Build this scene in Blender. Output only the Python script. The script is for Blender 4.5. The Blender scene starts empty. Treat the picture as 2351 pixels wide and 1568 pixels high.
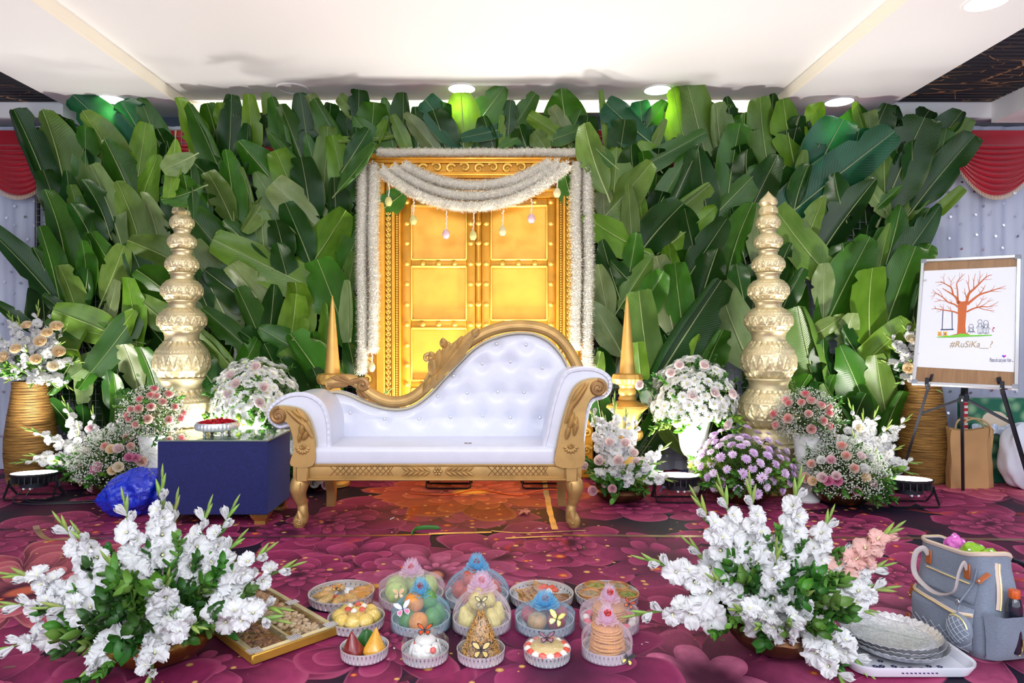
import bpy, bmesh, math, random
import numpy as np
from mathutils import Vector, Matrix, Euler, noise as mnoise
PI = math.pi
S = bpy.context.scene
COL = S.collection
# ---------------------------------------------------------------- camera, world, exposure
F, CX, CY, H = 1567.0, 1150.0, 765.0, 1.06      # focal length in pixels, vanishing point, eye height
cam = bpy.data.objects.new('camera', bpy.data.cameras.new('camera'))
COL.objects.link(cam)
cam.location = (0, 0, H)
cam.rotation_euler = (PI / 2, 0, 0)
cam.data.sensor_width = 36.0
cam.data.lens = 36.0 * F / 2351.0
cam.data.shift_x = (1175.5 - CX) / 2351.0
cam.data.shift_y = -(784.0 - CY) / 2351.0
cam.data.clip_start = 0.05
S.camera = cam
S.view_settings.view_transform = 'Standard'
S.view_settings.look = 'None'
S.view_settings.gamma = 1.0
S.view_settings.use_curve_mapping = False
S.view_settings.exposure = 0.5
S.cycles.adaptive_threshold = 0.02
S.cycles.max_bounces = 8
S.cycles.diffuse_bounces = 4
S.cycles.glossy_bounces = 3
S.cycles.transmission_bounces = 4
S.cycles.transparent_max_bounces = 12
S.cycles.caustics_reflective = False
S.cycles.caustics_refractive = False
S.cycles.sample_clamp_indirect = 6.0
W = bpy.data.worlds.new('hall_light')
S.world = W
W.use_nodes = True
W.node_tree.nodes['Background'].inputs[0].default_value = (0.80, 0.87, 1.0, 1)
W.node_tree.nodes['Background'].inputs[1].default_value = 1.38

def lamp(name, kind, loc, rot, energy, color=(1, 1, 1), size=0.2, size_y=None, spot=None):
    l = bpy.data.lights.new(name, kind)
    l.energy = energy
    l.color = color
    if kind == 'AREA':
        l.shape = 'DISK' if size_y is None else 'RECTANGLE'
        l.size = size
        if size_y: l.size_y = size_y
    else:
        l.shadow_soft_size = size
    if spot: l.spot_size, l.spot_blend = spot
    o = bpy.data.objects.new(name, l)
    COL.objects.link(o)
    o.location = loc
    o.rotation_euler = rot
    return o
# bright hall in front of the stage: its lit ceiling shines on to the stage from the front
lamp('hall_lighting', 'AREA', (0.3, -2.2, 3.3), (math.radians(62), 0, 0), 130, (1.0, 0.97, 0.95), 6.0, 2.4)

# ---------------------------------------------------------------- helpers
def P(px, py, d):
    return Vector(((px - CX) * d / F, d, H - (py - CY) * d / F))
def G(px, py, z=0.0):
    d = F * (H - z) / (py - CY)
    return Vector(((px - CX) * d / F, d, z))
def vec(*a): return Vector(a)
def lerp(a, b, t): return a + (b - a) * t
def qcurve(a, b, c, n):
    return [a * (1 - t) ** 2 + b * (2 * t * (1 - t)) + c * t * t for t in [i / n for i in range(n + 1)]]
def catmull(pts, n=6, closed=False):
    pts = [Vector(p) for p in pts]
    N = len(pts)
    out = []
    rng = range(N if closed else N - 1)
    for i in rng:
        if closed:
            p0, p1, p2, p3 = pts[i - 1], pts[i], pts[(i + 1) % N], pts[(i + 2) % N]
        else:
            p0, p1, p2, p3 = pts[max(i - 1, 0)], pts[i], pts[i + 1], pts[min(i + 2, N - 1)]
        for k in range(n):
            t = k / n
            out.append(0.5 * ((2 * p1) + (p2 - p0) * t + (2 * p0 - 5 * p1 + 4 * p2 - p3) * t * t + (3 * p1 - p0 - 3 * p2 + p3) * t ** 3))
    if not closed: out.append(pts[-1])
    return out

class MB:
    def __init__(s): s.v, s.f, s.m = [], [], []
    def add(s, vs, fs, mi=0):
        o = len(s.v)
        s.v += [tuple(v) for v in vs]
        s.f += [tuple(i + o for i in f) for f in fs]
        s.m += [mi] * len(fs)
        return s
    def box(s, c, size, bev=0.0, rot=None, mi=0, seg=1):
        hx, hy, hz = size[0] / 2, size[1] / 2, size[2] / 2
        if bev <= 0:
            vs = [vec(x, y, z) for x in (-hx, hx) for y in (-hy, hy) for z in (-hz, hz)]
            fs = [(0, 1, 3, 2), (4, 6, 7, 5), (0, 4, 5, 1), (2, 3, 7, 6), (0, 2, 6, 4), (1, 5, 7, 3)]
        else:
            bm = bmesh.new()
            bmesh.ops.create_cube(bm, size=1.0)
            for v in bm.verts: v.co = vec(v.co.x * size[0], v.co.y * size[1], v.co.z * size[2])
            bmesh.ops.bevel(bm, geom=bm.edges[:], offset=bev, segments=seg, affect='EDGES', profile=0.6)
            bm.verts.index_update()
            vs = [v.co.copy() for v in bm.verts]
            fs = [[v.index for v in f.verts] for f in bm.faces]
            bm.free()
        R = rot if rot is not None else Matrix.Identity(3)
        c = Vector(c)
        return s.add([R @ v + c for v in vs], fs, mi)
    def tube(s, path, r, seg=8, mi=0, caps=True, closed=False, flat=None, up=None):
        path = [Vector(p) for p in path]
        n = len(path)
        rs = r if isinstance(r, (list, tuple)) else [r] * n
        T = []
        for i in range(n):
            a = path[(i - 1) % n] if (closed or i > 0) else path[i]
            b = path[(i + 1) % n] if (closed or i < n - 1) else path[i]
            t = b - a
            T.append(t.normalized() if t.length > 1e-9 else vec(0, 0, 1))
        u = up.copy() if up is not None else (vec(0, 0, 1) if abs(T[0].z) < 0.9 else vec(1, 0, 0))
        vs = []
        for i in range(n):
            u = (u - T[i] * u.dot(T[i]))
            u = u.normalized() if u.length > 1e-6 else T[i].orthogonal().normalized()
            w = T[i].cross(u)
            fu, fw = flat if flat else (1, 1)
            for k in range(seg):
                a = 2 * PI * k / seg
                vs.append(path[i] + (u * (math.cos(a) * fu) + w * (math.sin(a) * fw)) * rs[i])
        fs = []
        for i in range(n if closed else n - 1):
            j = (i + 1) % n
            for k in range(seg):
                k2 = (k + 1) % seg
                fs.append((i * seg + k, i * seg + k2, j * seg + k2, j * seg + k))
        if caps and not closed:
            fs.append(tuple(range(seg - 1, -1, -1)))
            fs.append(tuple((n - 1) * seg + k for k in range(seg)))
        return s.add(vs, fs, mi)
    def lathe(s, prof, seg=32, c=(0, 0, 0), mod=None, mi=0, cap0=True, cap1=True, sx=1.0, sy=1.0):
        c = Vector(c)
        vs, fs = [], []
        n = len(prof)
        for i, (r, z) in enumerate(prof):
            for k in range(seg):
                a = 2 * PI * k / seg
                rr = mod(a, i, r, z) if mod else r
                vs.append(c + vec(rr * math.cos(a) * sx, rr * math.sin(a) * sy, z))
        for i in range(n - 1):
            for k in range(seg):
                k2 = (k + 1) % seg
                fs.append((i * seg + k, i * seg + k2, (i + 1) * seg + k2, (i + 1) * seg + k))
        if cap0: fs.append(tuple(range(seg - 1, -1, -1)))
        if cap1: fs.append(tuple((n - 1) * seg + k for k in range(seg)))
        return s.add(vs, fs, mi)
    def grid(s, fn, nu, nv, mi=0, closed_u=False):
        vs, fs = [], []
        cu = nu if closed_u else nu + 1
        for j in range(nv + 1):
            for i in range(cu): vs.append(fn(i / nu, j / nv))
        for j in range(nv):
            for i in range(nu):
                i2 = (i + 1) % cu
                fs.append((j * cu + i, j * cu + i2, (j + 1) * cu + i2, (j + 1) * cu + i))
        return s.add(vs, fs, mi)
    def prism(s, outline, y0, y1, mi=0):
        """outline: list of (x, z); extruded along y"""
        n = len(outline)
        vs = [vec(x, y0, z) for x, z in outline] + [vec(x, y1, z) for x, z in outline]
        fs = [tuple(range(n)), tuple(range(2 * n - 1, n - 1, -1))]
        for i in range(n):
            j = (i + 1) % n
            fs.append((i, i + n, j + n, j))
        return s.add(vs, fs, mi)
    def ell(s, c, r, seg=10, rings=7, rot=None, mi=0):
        if not hasattr(r, '__len__'): r = (r, r, r)
        R = rot if rot is not None else Matrix.Identity(3)
        c = Vector(c)
        vs = [c + R @ vec(0, 0, -r[2])]
        for j in range(1, rings):
            ph = -PI / 2 + PI * j / rings
            for k in range(seg):
                a = 2 * PI * k / seg
                vs.append(c + R @ vec(r[0] * math.cos(ph) * math.cos(a), r[1] * math.cos(ph) * math.sin(a), r[2] * math.sin(ph)))
        vs.append(c + R @ vec(0, 0, r[2]))
        fs = []
        for k in range(seg):
            k2 = (k + 1) % seg
            fs.append((0, 1 + k2, 1 + k))
            for j in range(rings - 2):
                a = 1 + j * seg
                fs.append((a + k, a + k2, a + seg + k2, a + seg + k))
            a = 1 + (rings - 2) * seg
            fs.append((a + k, a + k2, len(vs) - 1))
        return s.add(vs, fs, mi)
    def xf(s, M):
        s.v = [tuple(M @ Vector(v)) for v in s.v]
        return s
    def mesh(s, name, mats, smooth=True, sharp=None):
        me = bpy.data.meshes.new(name)
        me.from_pydata(s.v, [], s.f)
        if mats is not None and not isinstance(mats, (list, tuple)): mats = [mats]
        for m in mats or []: me.materials.append(m)
        if len(s.f):
            me.polygons.foreach_set('material_index', s.m)
            if smooth: me.polygons.foreach_set('use_smooth', [True] * len(s.f))
        me.update()
        if smooth and sharp: me.set_sharp_from_angle(angle=math.radians(sharp))
        return me
    def build(s, name, mats, parent=None, local=False, smooth=True, sharp=40, **kw):
        if not local and parent is not None:
            w = wloc(parent)
            s.v = [(v[0] - w[0], v[1] - w[1], v[2] - w[2]) for v in s.v]
        return put(name, s.mesh(name, mats, smooth, sharp), parent, **kw)

def wloc(o):
    v = vec(0, 0, 0)
    while o is not None:
        v = v + o.location
        o = o.parent
    return v
def tag(o, label=None, cat=None, group=None, kind=None):
    if label: o['label'] = label
    if cat: o['category'] = cat
    if group: o['group'] = group
    if kind: o['kind'] = kind
    return o
def put(name, me, parent=None, loc=None, M=None, color=None, label=None, cat=None, group=None, kind=None, world=False):
    o = bpy.data.objects.new(name, me)
    COL.objects.link(o)
    if parent is not None: o.parent = parent
    if M is not None:
        M = M.copy()
        if world and parent is not None: M.translation = M.translation - wloc(parent)
        o.matrix_basis = M
    if loc is not None:
        o.location = Vector(loc) - (wloc(parent) if (world and parent is not None) else vec(0, 0, 0))
    if color is not None: o.color = (*color, 1)
    return tag(o, label, cat, group, kind)
def thing(name, loc, label, cat, group=None, rz=0.0):
    o = bpy.data.objects.new(name, None)
    COL.objects.link(o)
    o.empty_display_size = 0.05
    o.location = loc
    o.rotation_euler = (0, 0, rz)
    return tag(o, label, cat, group)
def copy_tree(o, parent=None):
    c = o.copy()
    COL.objects.link(c)
    if parent is not None: c.parent = parent
    for ch in list(o.children): copy_tree(ch, c)
    return c
def frame(z, hint=(0, 0, 1)):
    """rotation whose local z points along z"""
    z = Vector(z).normalized()
    h = Vector(hint)
    if abs(h.normalized().dot(z)) > 0.95: h = vec(1, 0, 0) if abs(z.x) < 0.9 else vec(0, 1, 0)
    x = h.cross(z).normalized()
    y = z.cross(x)
    return Matrix((x, y, z)).transposed()
def TRS(loc, R3, sc):
    if not hasattr(sc, '__len__'): sc = (sc, sc, sc)
    return Matrix.Translation(loc) @ R3.to_4x4() @ Matrix.Diagonal((*sc, 1))

# ---------------------------------------------------------------- materials
def srgb(r, g, b):
    f = lambda c: (c / 255) / 12.92 if c / 255 <= 0.04045 else ((c / 255 + 0.055) / 1.055) ** 2.4
    return (f(r), f(g), f(b))
class NT:
    def __init__(s, name):
        s.m = bpy.data.materials.new(name)
        s.m.use_nodes = True
        s.t = s.m.node_tree
        s.b = s.t.nodes['Principled BSDF']
        s.out = s.t.nodes['Material Output']
    def n(s, typ, **kw):
        nd = s.t.nodes.new(typ)
        for k, v in kw.items():
            if k.startswith('i_'):
                nd.inputs[k[2:].replace('_', ' ')].default_value = v
            else: setattr(nd, k, v)
        return nd
    def l(s, a, b): s.t.links.new(a, b)
    def val(s, sock, v):
        if hasattr(v, 'links') or isinstance(v, bpy.types.NodeSocket): s.l(v, sock)
        else: sock.default_value = v
    def math(s, op, a, b=0.0, c=None, clamp=False):
        nd = s.t.nodes.new('ShaderNodeMath')
        nd.operation = op
        nd.use_clamp = clamp
        s.val(nd.inputs[0], a)
        s.val(nd.inputs[1], b)
        if c is not None: s.val(nd.inputs[2], c)
        return nd.outputs[0]
    def mix(s, fac, a, b, blend='MIX'):
        nd = s.t.nodes.new('ShaderNodeMix')
        nd.data_type = 'RGBA'
        nd.blend_type = blend
        s.val(nd.inputs[0], fac)
        s.val(nd.inputs[6], (*a, 1) if isinstance(a, tuple) and len(a) == 3 else a)
        s.val(nd.inputs[7], (*b, 1) if isinstance(b, tuple) and len(b) == 3 else b)
        return nd.outputs[2]
    def ss(s, v, lo, hi):
        nd = s.t.nodes.new('ShaderNodeMapRange')
        nd.interpolation_type = 'SMOOTHSTEP'
        s.val(nd.inputs[0], v)
        nd.inputs[1].default_value, nd.inputs[2].default_value = lo, hi
        return nd.outputs[0]
    def noise(s, vecsock=None, scale=5, detail=2, rough=0.5, dist=0.0):
        nd = s.n('ShaderNodeTexNoise')
        nd.inputs['Scale'].default_value = scale
        nd.inputs['Detail'].default_value = detail
        nd.inputs['Roughness'].default_value = rough
        nd.inputs['Distortion'].default_value = dist
        if vecsock is not None: s.l(vecsock, nd.inputs['Vector'])
        return nd
    def obj(s): return s.n('ShaderNodeTexCoord').outputs['Object']
    def pos(s): return s.n('ShaderNodeNewGeometry').outputs['Position']
    def bump(s, h, strength=0.3, dist=0.01):
        nd = s.n('ShaderNodeBump')
        nd.inputs['Strength'].default_value = strength
        nd.inputs['Distance'].default_value = dist
        s.l(h, nd.inputs['Height'])
        s.l(nd.outputs[0], s.b.inputs['Normal'])
    def set(s, **kw):
        for k, v in kw.items(): s.b.inputs[k.replace('_', ' ')].default_value = v
        return s
    def color(s, c): s.val(s.b.inputs['Base Color'], (*c, 1) if isinstance(c, tuple) and len(c) == 3 else c)

MC = {}
def mat(name, c, rough=0.5, metal=0.0, var=0.0, vs=8.0, bump=0.0, bs=40.0, sheen=0.0, coat=0.0, emit=None, es=0.0, trans=0.0, spec=None, sub=0.0):
    """plain procedural material; var mottles the colour with noise, bump gives fine relief, trans lets light through"""
    if name in MC: return MC[name]
    t = NT(name)
    t.set(Roughness=rough, Metallic=metal)
    if spec is not None: t.b.inputs['Specular IOR Level'].default_value = spec
    if var > 0:
        nz = t.noise(t.obj(), vs, 3)
        lo = tuple(x * (1 - var) for x in c)
        hi = tuple(min(1, x * (1 + var)) for x in c)
        t.color(t.mix(t.ss(nz.outputs[0], 0.3, 0.7), lo, hi))
    else: t.color(c)
    if bump > 0: t.bump(t.noise(t.obj(), bs, 2).outputs[0], bump, 0.005)
    if sheen: t.b.inputs['Sheen Weight'].default_value = sheen
    if coat:
        t.b.inputs['Coat Weight'].default_value = coat
        t.b.inputs['Coat Roughness'].default_value = 0.15
    if emit:
        t.b.inputs['Emission Color'].default_value = (*emit, 1)
        t.b.inputs['Emission Strength'].default_value = es
    if trans > 0: add_trans(t, c, trans)
    MC[name] = t.m
    return t.m
def add_trans(t, c, fac):
    tr = t.n('ShaderNodeBsdfTranslucent')
    t.val(tr.inputs[0], (*c, 1) if isinstance(c, tuple) else c)
    mx = t.n('ShaderNodeMixShader')
    mx.inputs[0].default_value = fac
    t.l(t.b.outputs[0], mx.inputs[1])
    t.l(tr.outputs[0], mx.inputs[2])
    t.l(mx.outputs[0], t.out.inputs[0])
def tinted(name, rough=0.5, trans=0.0, var=0.15, tipmix=None, **kw):
    """takes the colour set on the object itself (each petal, leaf or fruit has its own)"""
    if name in MC: return MC[name]
    t = NT(name)
    t.set(Roughness=rough, **kw)
    oi = t.n('ShaderNodeObjectInfo')
    nz = t.noise(t.obj(), 2.5, 2)
    c = t.mix(t.ss(nz.outputs[0], 0.3, 0.7), oi.outputs['Color'], t.mix(1.0, oi.outputs['Color'], (1 - var,) * 3, 'MULTIPLY'))
    if tipmix:
        sep = t.n('ShaderNodeSeparateXYZ')
        t.l(t.obj(), sep.inputs[0])
        c = t.mix(t.ss(sep.outputs[2], tipmix[1], tipmix[2]), tipmix[0], c)
    t.color(c)
    if trans: add_trans(t, c, trans)
    MC[name] = t.m
    return t.m
def see_through(name, c, opacity, rough=0.25, gloss=0.0, rough_g=0.05, fold=0.0):
    """thin film or net: part of the light passes straight on, part is scattered or mirrored by the sheet"""
    if name in MC: return MC[name]
    t = NT(name)
    tp = t.n('ShaderNodeBsdfTransparent')
    if gloss:
        gl = t.n('ShaderNodeBsdfGlossy')
        gl.inputs['Color'].default_value = (*c, 1)
        gl.inputs['Roughness'].default_value = rough_g
        if fold:
            bn = t.n('ShaderNodeBump')
            bn.inputs['Strength'].default_value = 0.6
            bn.inputs['Distance'].default_value = 0.015
            t.l(t.noise(t.obj(), fold, 2, 0.5, 0.6).outputs[0], bn.inputs['Height'])
            t.l(bn.outputs[0], gl.inputs['Normal'])
        sh = gl.outputs[0]
    else:
        d = t.n('ShaderNodeBsdfDiffuse')
        d.inputs[0].default_value = (*c, 1)
        tr = t.n('ShaderNodeBsdfTranslucent')
        tr.inputs[0].default_value = (*c, 1)
        m2 = t.n('ShaderNodeMixShader')
        m2.inputs[0].default_value = 0.5
        t.l(d.outputs[0], m2.inputs[1])
        t.l(tr.outputs[0], m2.inputs[2])
        sh = m2.outputs[0]
    mx = t.n('ShaderNodeMixShader')
    if gloss:
        lw = t.n('ShaderNodeLayerWeight')
        lw.inputs[0].default_value = 0.35
        t.val(mx.inputs[0], t.math('MULTIPLY_ADD', lw.outputs[1], gloss, opacity, clamp=True))
    else:
        lw = t.n('ShaderNodeLayerWeight')
        lw.inputs[0].default_value = 0.4
        t.val(mx.inputs[0], t.math('MULTIPLY_ADD', lw.outputs[1], 0.42, opacity, clamp=True))
    t.l(tp.outputs[0], mx.inputs[1])
    t.l(sh, mx.inputs[2])
    t.l(mx.outputs[0], t.out.inputs[0])
    MC[name] = t.m
    return t.m

def gold(name, c, rough=0.35, metal=0.75, dirt=0.35):
    if name in MC: return MC[name]
    t = NT(name)
    t.set(Roughness=rough, Metallic=metal)
    n1 = t.noise(t.obj(), 9, 4)
    n2 = t.noise(t.obj(), 60, 2)
    col = t.mix(t.ss(n1.outputs[0], 0.35, 0.75), c, tuple(x * (1 - dirt) for x in c))
    t.color(col)
    t.val(t.b.inputs['Roughness'], t.math('MULTIPLY_ADD', n1.outputs[0], 0.25, rough - 0.1))
    t.bump(n2.outputs[0], 0.08, 0.004)
    MC[name] = t.m
    return t.m
# ================================================================ THE SETTING
def carpet_material():
    t = NT('printed_carpet')
    pos = t.pos()
    wob = t.noise(pos, 1.5, 2)
    wv = t.n('ShaderNodeVectorMath', operation='SUBTRACT')
    t.l(wob.outputs['Color'], wv.inputs[0]); wv.inputs[1].default_value = (0.5, 0.5, 0.5)
    ws = t.n('ShaderNodeVectorMath', operation='SCALE')
    t.l(wv.outputs[0], ws.inputs[0]); ws.inputs['Scale'].default_value = 0.34
    wp = t.n('ShaderNodeVectorMath', operation='ADD')
    t.l(pos, wp.inputs[0]); t.l(ws.outputs[0], wp.inputs[1])
    p = wp.outputs[0]
    sep = t.n('ShaderNodeSeparateXYZ'); t.l(p, sep.inputs[0])
    X, Y = sep.outputs[0], sep.outputs[1]
    streak = t.noise(p, 14, 3, 0.6, 1.5).outputs[0]
    big = t.noise(pos, 0.9, 2).outputs[0]
    navy, plum = srgb(26, 14, 40), srgb(74, 12, 50)
    def flower(col, lx, ly, R, rings, dark, mid, light, edge, rnd=None):
        r = t.math('SQRT', t.math('ADD', t.math('MULTIPLY', lx, lx), t.math('MULTIPLY', ly, ly)))
        th = t.math('ARCTAN2', ly, lx)
        for i, (f, n, ro) in enumerate(rings):
            a = t.math('MULTIPLY_ADD', th, n / (2 * PI), ro + 20.0)
            if rnd is not None: a = t.math('ADD', a, rnd)
            u = t.math('ABSOLUTE', t.math('MULTIPLY_ADD', t.math('FRACT', a), 2.0, -1.0))
            idn = t.math('FRACT', t.math('MULTIPLY', t.math('SINE', t.math('MULTIPLY_ADD', t.math('FLOOR', a), 12.9, i * 3.7)), 43.7))
            sh = t.math('MULTIPLY_ADD', t.math('POWER', u, 2.6), -0.42, 1.0)
            b = t.math('MULTIPLY', t.math('MULTIPLY_ADD', idn, 0.3 * f, 0.85 * f), sh)
            if isinstance(R, float): b = t.math('MULTIPLY', b, R)
            else: b = t.math('MULTIPLY', b, R)
            q = t.math('DIVIDE', r, b)
            m = t.math('SUBTRACT', 1.0, t.ss(q, 0.985, 1.0))
            lum = t.math('MULTIPLY', t.ss(q, 0.25, 0.95), t.math('MULTIPLY_ADD', t.ss(u, 0.35, 1.0), -0.75, 1.0))
            lum = t.math('MULTIPLY', lum, t.math('MULTIPLY_ADD', streak, 0.9, 0.5))
            k = i / max(1, len(rings) - 1)
            c = t.mix(lum, dark, tuple(lerp(a_, b_, 0.35 + 0.65 * k) for a_, b_ in zip(mid, light)))
            c = t.mix(t.math('MULTIPLY', t.ss(q, 0.90, 0.99), 0.45), c, edge)
            col = t.mix(m, col, c)
        return col, r
    # printed ground: dark plum and navy
    col = t.mix(t.ss(t.noise(p, 1.6, 3).outputs[0], 0.40, 0.6), navy, plum)
    D, M_, L_, E_ = srgb(70, 10, 46), srgb(146, 28, 84), srgb(196, 74, 122), srgb(216, 104, 140)
    rings = [(1.0, 7, 0.0), (0.70, 8, 0.4), (0.44, 9, 0.1), (0.22, 8, 0.6)]
    for k, (scale, off) in enumerate([(0.95, 3.3), (1.35, 11.7)]):
        v2 = t.n('ShaderNodeVectorMath', operation='ADD'); t.l(p, v2.inputs[0]); v2.inputs[1].default_value = (off, off * 0.7, 0)
        sx = t.n('ShaderNodeSeparateXYZ'); t.l(v2.outputs[0], sx.inputs[0])
        fl = t.n('ShaderNodeCombineXYZ'); t.l(sx.outputs[0], fl.inputs[0]); t.l(sx.outputs[1], fl.inputs[1])
        vo = t.n('ShaderNodeTexVoronoi', voronoi_dimensions='2D')
        vo.inputs['Scale'].default_value = scale
        vo.inputs['Randomness'].default_value = 0.85
        t.l(fl.outputs[0], vo.inputs['Vector'])
        df = t.n('ShaderNodeVectorMath', operation='SUBTRACT'); t.l(fl.outputs[0], df.inputs[0]); t.l(vo.outputs['Position'], df.inputs[1])
        ds = t.n('ShaderNodeSeparateXYZ'); t.l(df.outputs[0], ds.inputs[0])
        rs = t.n('ShaderNodeSeparateColor'); t.l(vo.outputs['Color'], rs.inputs[0])
        R = t.math('MULTIPLY_ADD', rs.outputs[0], 0.25 / scale, (0.48, 0.34)[k] / scale)
        col, _ = flower(col, ds.outputs[0], ds.outputs[1], R, rings, D, M_, L_, E_, t.math('MULTIPLY', rs.outputs[1], 7.0))
    def at(px, py, R, rg, cols, core=None, squash=1.0):
        nonlocal col
        g = G(px, py)
        lx, ly = t.math('SUBTRACT', X, g.x), t.math('MULTIPLY', t.math('SUBTRACT', Y, g.y), squash)
        col, r = flower(col, lx, ly, R, rg, *cols)
        if core: col = t.mix(t.math('SUBTRACT', 1.0, t.ss(r, core[1] * 0.4, core[1])), col, core[0])
    pinks = (D, M_, srgb(222, 120, 156), E_)
    deep = (srgb(80, 14, 56), srgb(140, 32, 88), srgb(176, 60, 112), srgb(196, 84, 130))
    warm = (srgb(100, 20, 36), srgb(164, 50, 56), srgb(206, 104, 84), srgb(226, 140, 90))
    hot = (srgb(130, 22, 70), srgb(206, 62, 110), srgb(244, 130, 150), srgb(250, 160, 170))
    many = [(1.0, 11, 0.0), (0.8, 13, 0.3), (0.58, 12, 0.7), (0.38, 13, 0.2), (0.2, 11, 0.5)]
    at(1000, 1320, 0.40, many[:4], pinks, (srgb(226, 150, 120), 0.05))
    at(650, 1222, 0.20, [(1.0, 9, 0), (0.6, 8, .4)], deep)
    at(60, 1345, 0.62, many[:4], (D, srgb(176, 44, 84), srgb(226, 120, 130), srgb(240, 170, 150)), (srgb(220, 110, 80), 0.07))
    at(1515, 1275, 0.36, [(1.0, 9, 0.2), (0.55, 8, 0)], deep)
    at(1640, 1560, 0.42, [(1.0, 8, 0.2), (0.6, 7, 0.6)], pinks)
    at(1290, 1535, 0.36, [(1.0, 9, 0.6), (0.6, 8, 0.2)], deep)
    at(2120, 1420, 0.5, [(1.0, 12, 0), (0.7, 11, .5), (0.4, 9, 0.1)], pinks)
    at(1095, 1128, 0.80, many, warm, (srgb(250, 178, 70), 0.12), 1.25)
    at(2225, 1105, 0.62, many, hot, (srgb(250, 150, 70), 0.10))
    at(1720, 1150, 0.48, many[:4], (D, srgb(150, 36, 88), srgb(190, 70, 116), E_))
    # printed orange glow patches, orange beads and gold flecks
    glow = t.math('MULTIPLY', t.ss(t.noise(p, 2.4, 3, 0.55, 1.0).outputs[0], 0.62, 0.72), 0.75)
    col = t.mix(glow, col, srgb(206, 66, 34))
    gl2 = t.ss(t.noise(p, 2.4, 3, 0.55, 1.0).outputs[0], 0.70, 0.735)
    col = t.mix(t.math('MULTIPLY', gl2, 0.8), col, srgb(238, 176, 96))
    for scale, th, c1, c2 in ((7.0, 0.26, srgb(214, 64, 30), srgb(245, 170, 96)), (13.0, 0.24, srgb(232, 168, 84), srgb(244, 206, 140))):
        vo = t.n('ShaderNodeTexVoronoi', voronoi_dimensions='2D'); vo.inputs['Scale'].default_value = scale
        t.l(pos, vo.inputs['Vector'])
        rs = t.n('ShaderNodeSeparateColor'); t.l(vo.outputs['Color'], rs.inputs[0])
        lim = t.math('MULTIPLY', t.math('SUBTRACT', rs.outputs[0], 0.62), th / 0.38)
        lim = t.math('MULTIPLY', lim, t.ss(big, 0.42, 0.52))
        dd = t.math('DIVIDE', vo.outputs['Distance'], t.math('MAXIMUM', lim, 0.001))
        inn = t.math('MULTIPLY', t.math('SUBTRACT', 1.0, t.ss(dd, 0.65, 1.0)), t.math('GREATER_THAN', lim, 0.004))
        core = t.math('SUBTRACT', 1.0, t.ss(dd, 0.15, 0.7))
        col = t.mix(inn, col, t.mix(core, c1, c2))
    col = t.mix(1.0, col, (0.76, 0.74, 0.78), 'MULTIPLY')
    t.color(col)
    t.set(Roughness=0.62)
    t.b.inputs['Specular IOR Level'].default_value = 0.25
    t.bump(t.noise(pos, 420, 2).outputs[0], 0.25, 0.003)
    return t.m
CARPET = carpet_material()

def floor():
    mb = MB()
    def fn(u, v):
        x, y = lerp(-6.5, 6.5, u), lerp(-0.6, 5.7, v)
        z = 0.0
        if y < 3.4 and abs(x) < 3.2:
            z = -0.004 - 0.004 * mnoise.noise((x * 2.2, y * 3.0, 0))     # slack cloth: gentle ripples
        if 3.4 <= y: z = 0.0
        return vec(x, y, min(z, 0))
    mb.grid(fn, 150, 90)
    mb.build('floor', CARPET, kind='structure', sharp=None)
floor()

white = mat('white_plaster', (0.86, 0.86, 0.86), 0.7, bump=0.03, bs=20)
cream = mat('cream_cove_paint', srgb(252, 244, 226), 0.6)
greywall = mat('grey_blue_wall', srgb(84, 92, 118), 0.8, var=0.08, vs=1.5)
def sbox(name, x0, x1, y0, y1, z0, z1, m, parent=None, kind='structure', bev=0.0):
    mb = MB().box(((x0 + x1) / 2, (y0 + y1) / 2, (z0 + z1) / 2), (x1 - x0, y1 - y0, z1 - z0), bev)
    return mb.build(name, m, parent, smooth=False, kind=kind)
XL, XR, XDL, XDR, ZC, ZR, YB = -2.43, 2.105, -3.33, 2.98, 2.80, 2.87, 5.37
sbox('ceiling', XL - 0.02, XR + 0.02, 0.7, YB, ZR, ZR + 0.06, white)
sbox('ceiling_soffit', XDL, XL - 0.02, 0.7, 5.5, ZC, ZC + 0.1, white)
sbox('ceiling_soffit', XR + 0.02, XDR, 0.7, 5.5, ZC, ZC + 0.1, white)
sbox('ceiling_soffit', XL - 0.02, XR + 0.02, YB + 0.02, 5.5, ZC, ZC + 0.1, white)
sbox('trim_1', XL - 0.02, XL, 0.7, YB, ZC - 0.004, ZR, cream)
sbox('trim_2', XR, XR + 0.02, 0.7, YB, ZC - 0.004, ZR, cream)
sbox('trim_3', XL - 0.02, XR + 0.02, YB, YB + 0.02, ZC - 0.004, ZR, cream)
lamp('cove_strip_light', 'AREA', ((XL + XR) / 2, YB - 0.07, ZR - 0.012), (math.radians(80), 0, 0), 3, (1.0, 0.93, 0.78), XR - XL - 0.1, 0.02)
sbox('wall_back', -6, 6, 5.5, 5.6, 0, 3.0, greywall)
sbox('trim_4', -6, XDL, 5.19, 5.5, 2.70, 2.83, white)
sbox('trim_5', XDR, 6, 5.19, 5.5, 2.70, 2.83, white)
sbox('trim_6', 3.73, 4.3, 0.7, 5.19, 2.66, 2.83, white)
sbox('wall_left', -6.2, -6.0, -0.6, 5.6, 0, 3.0, greywall)
sbox('wall_right', 6.0, 6.2, -0.6, 5.6, 0, 3.0, greywall)

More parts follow.
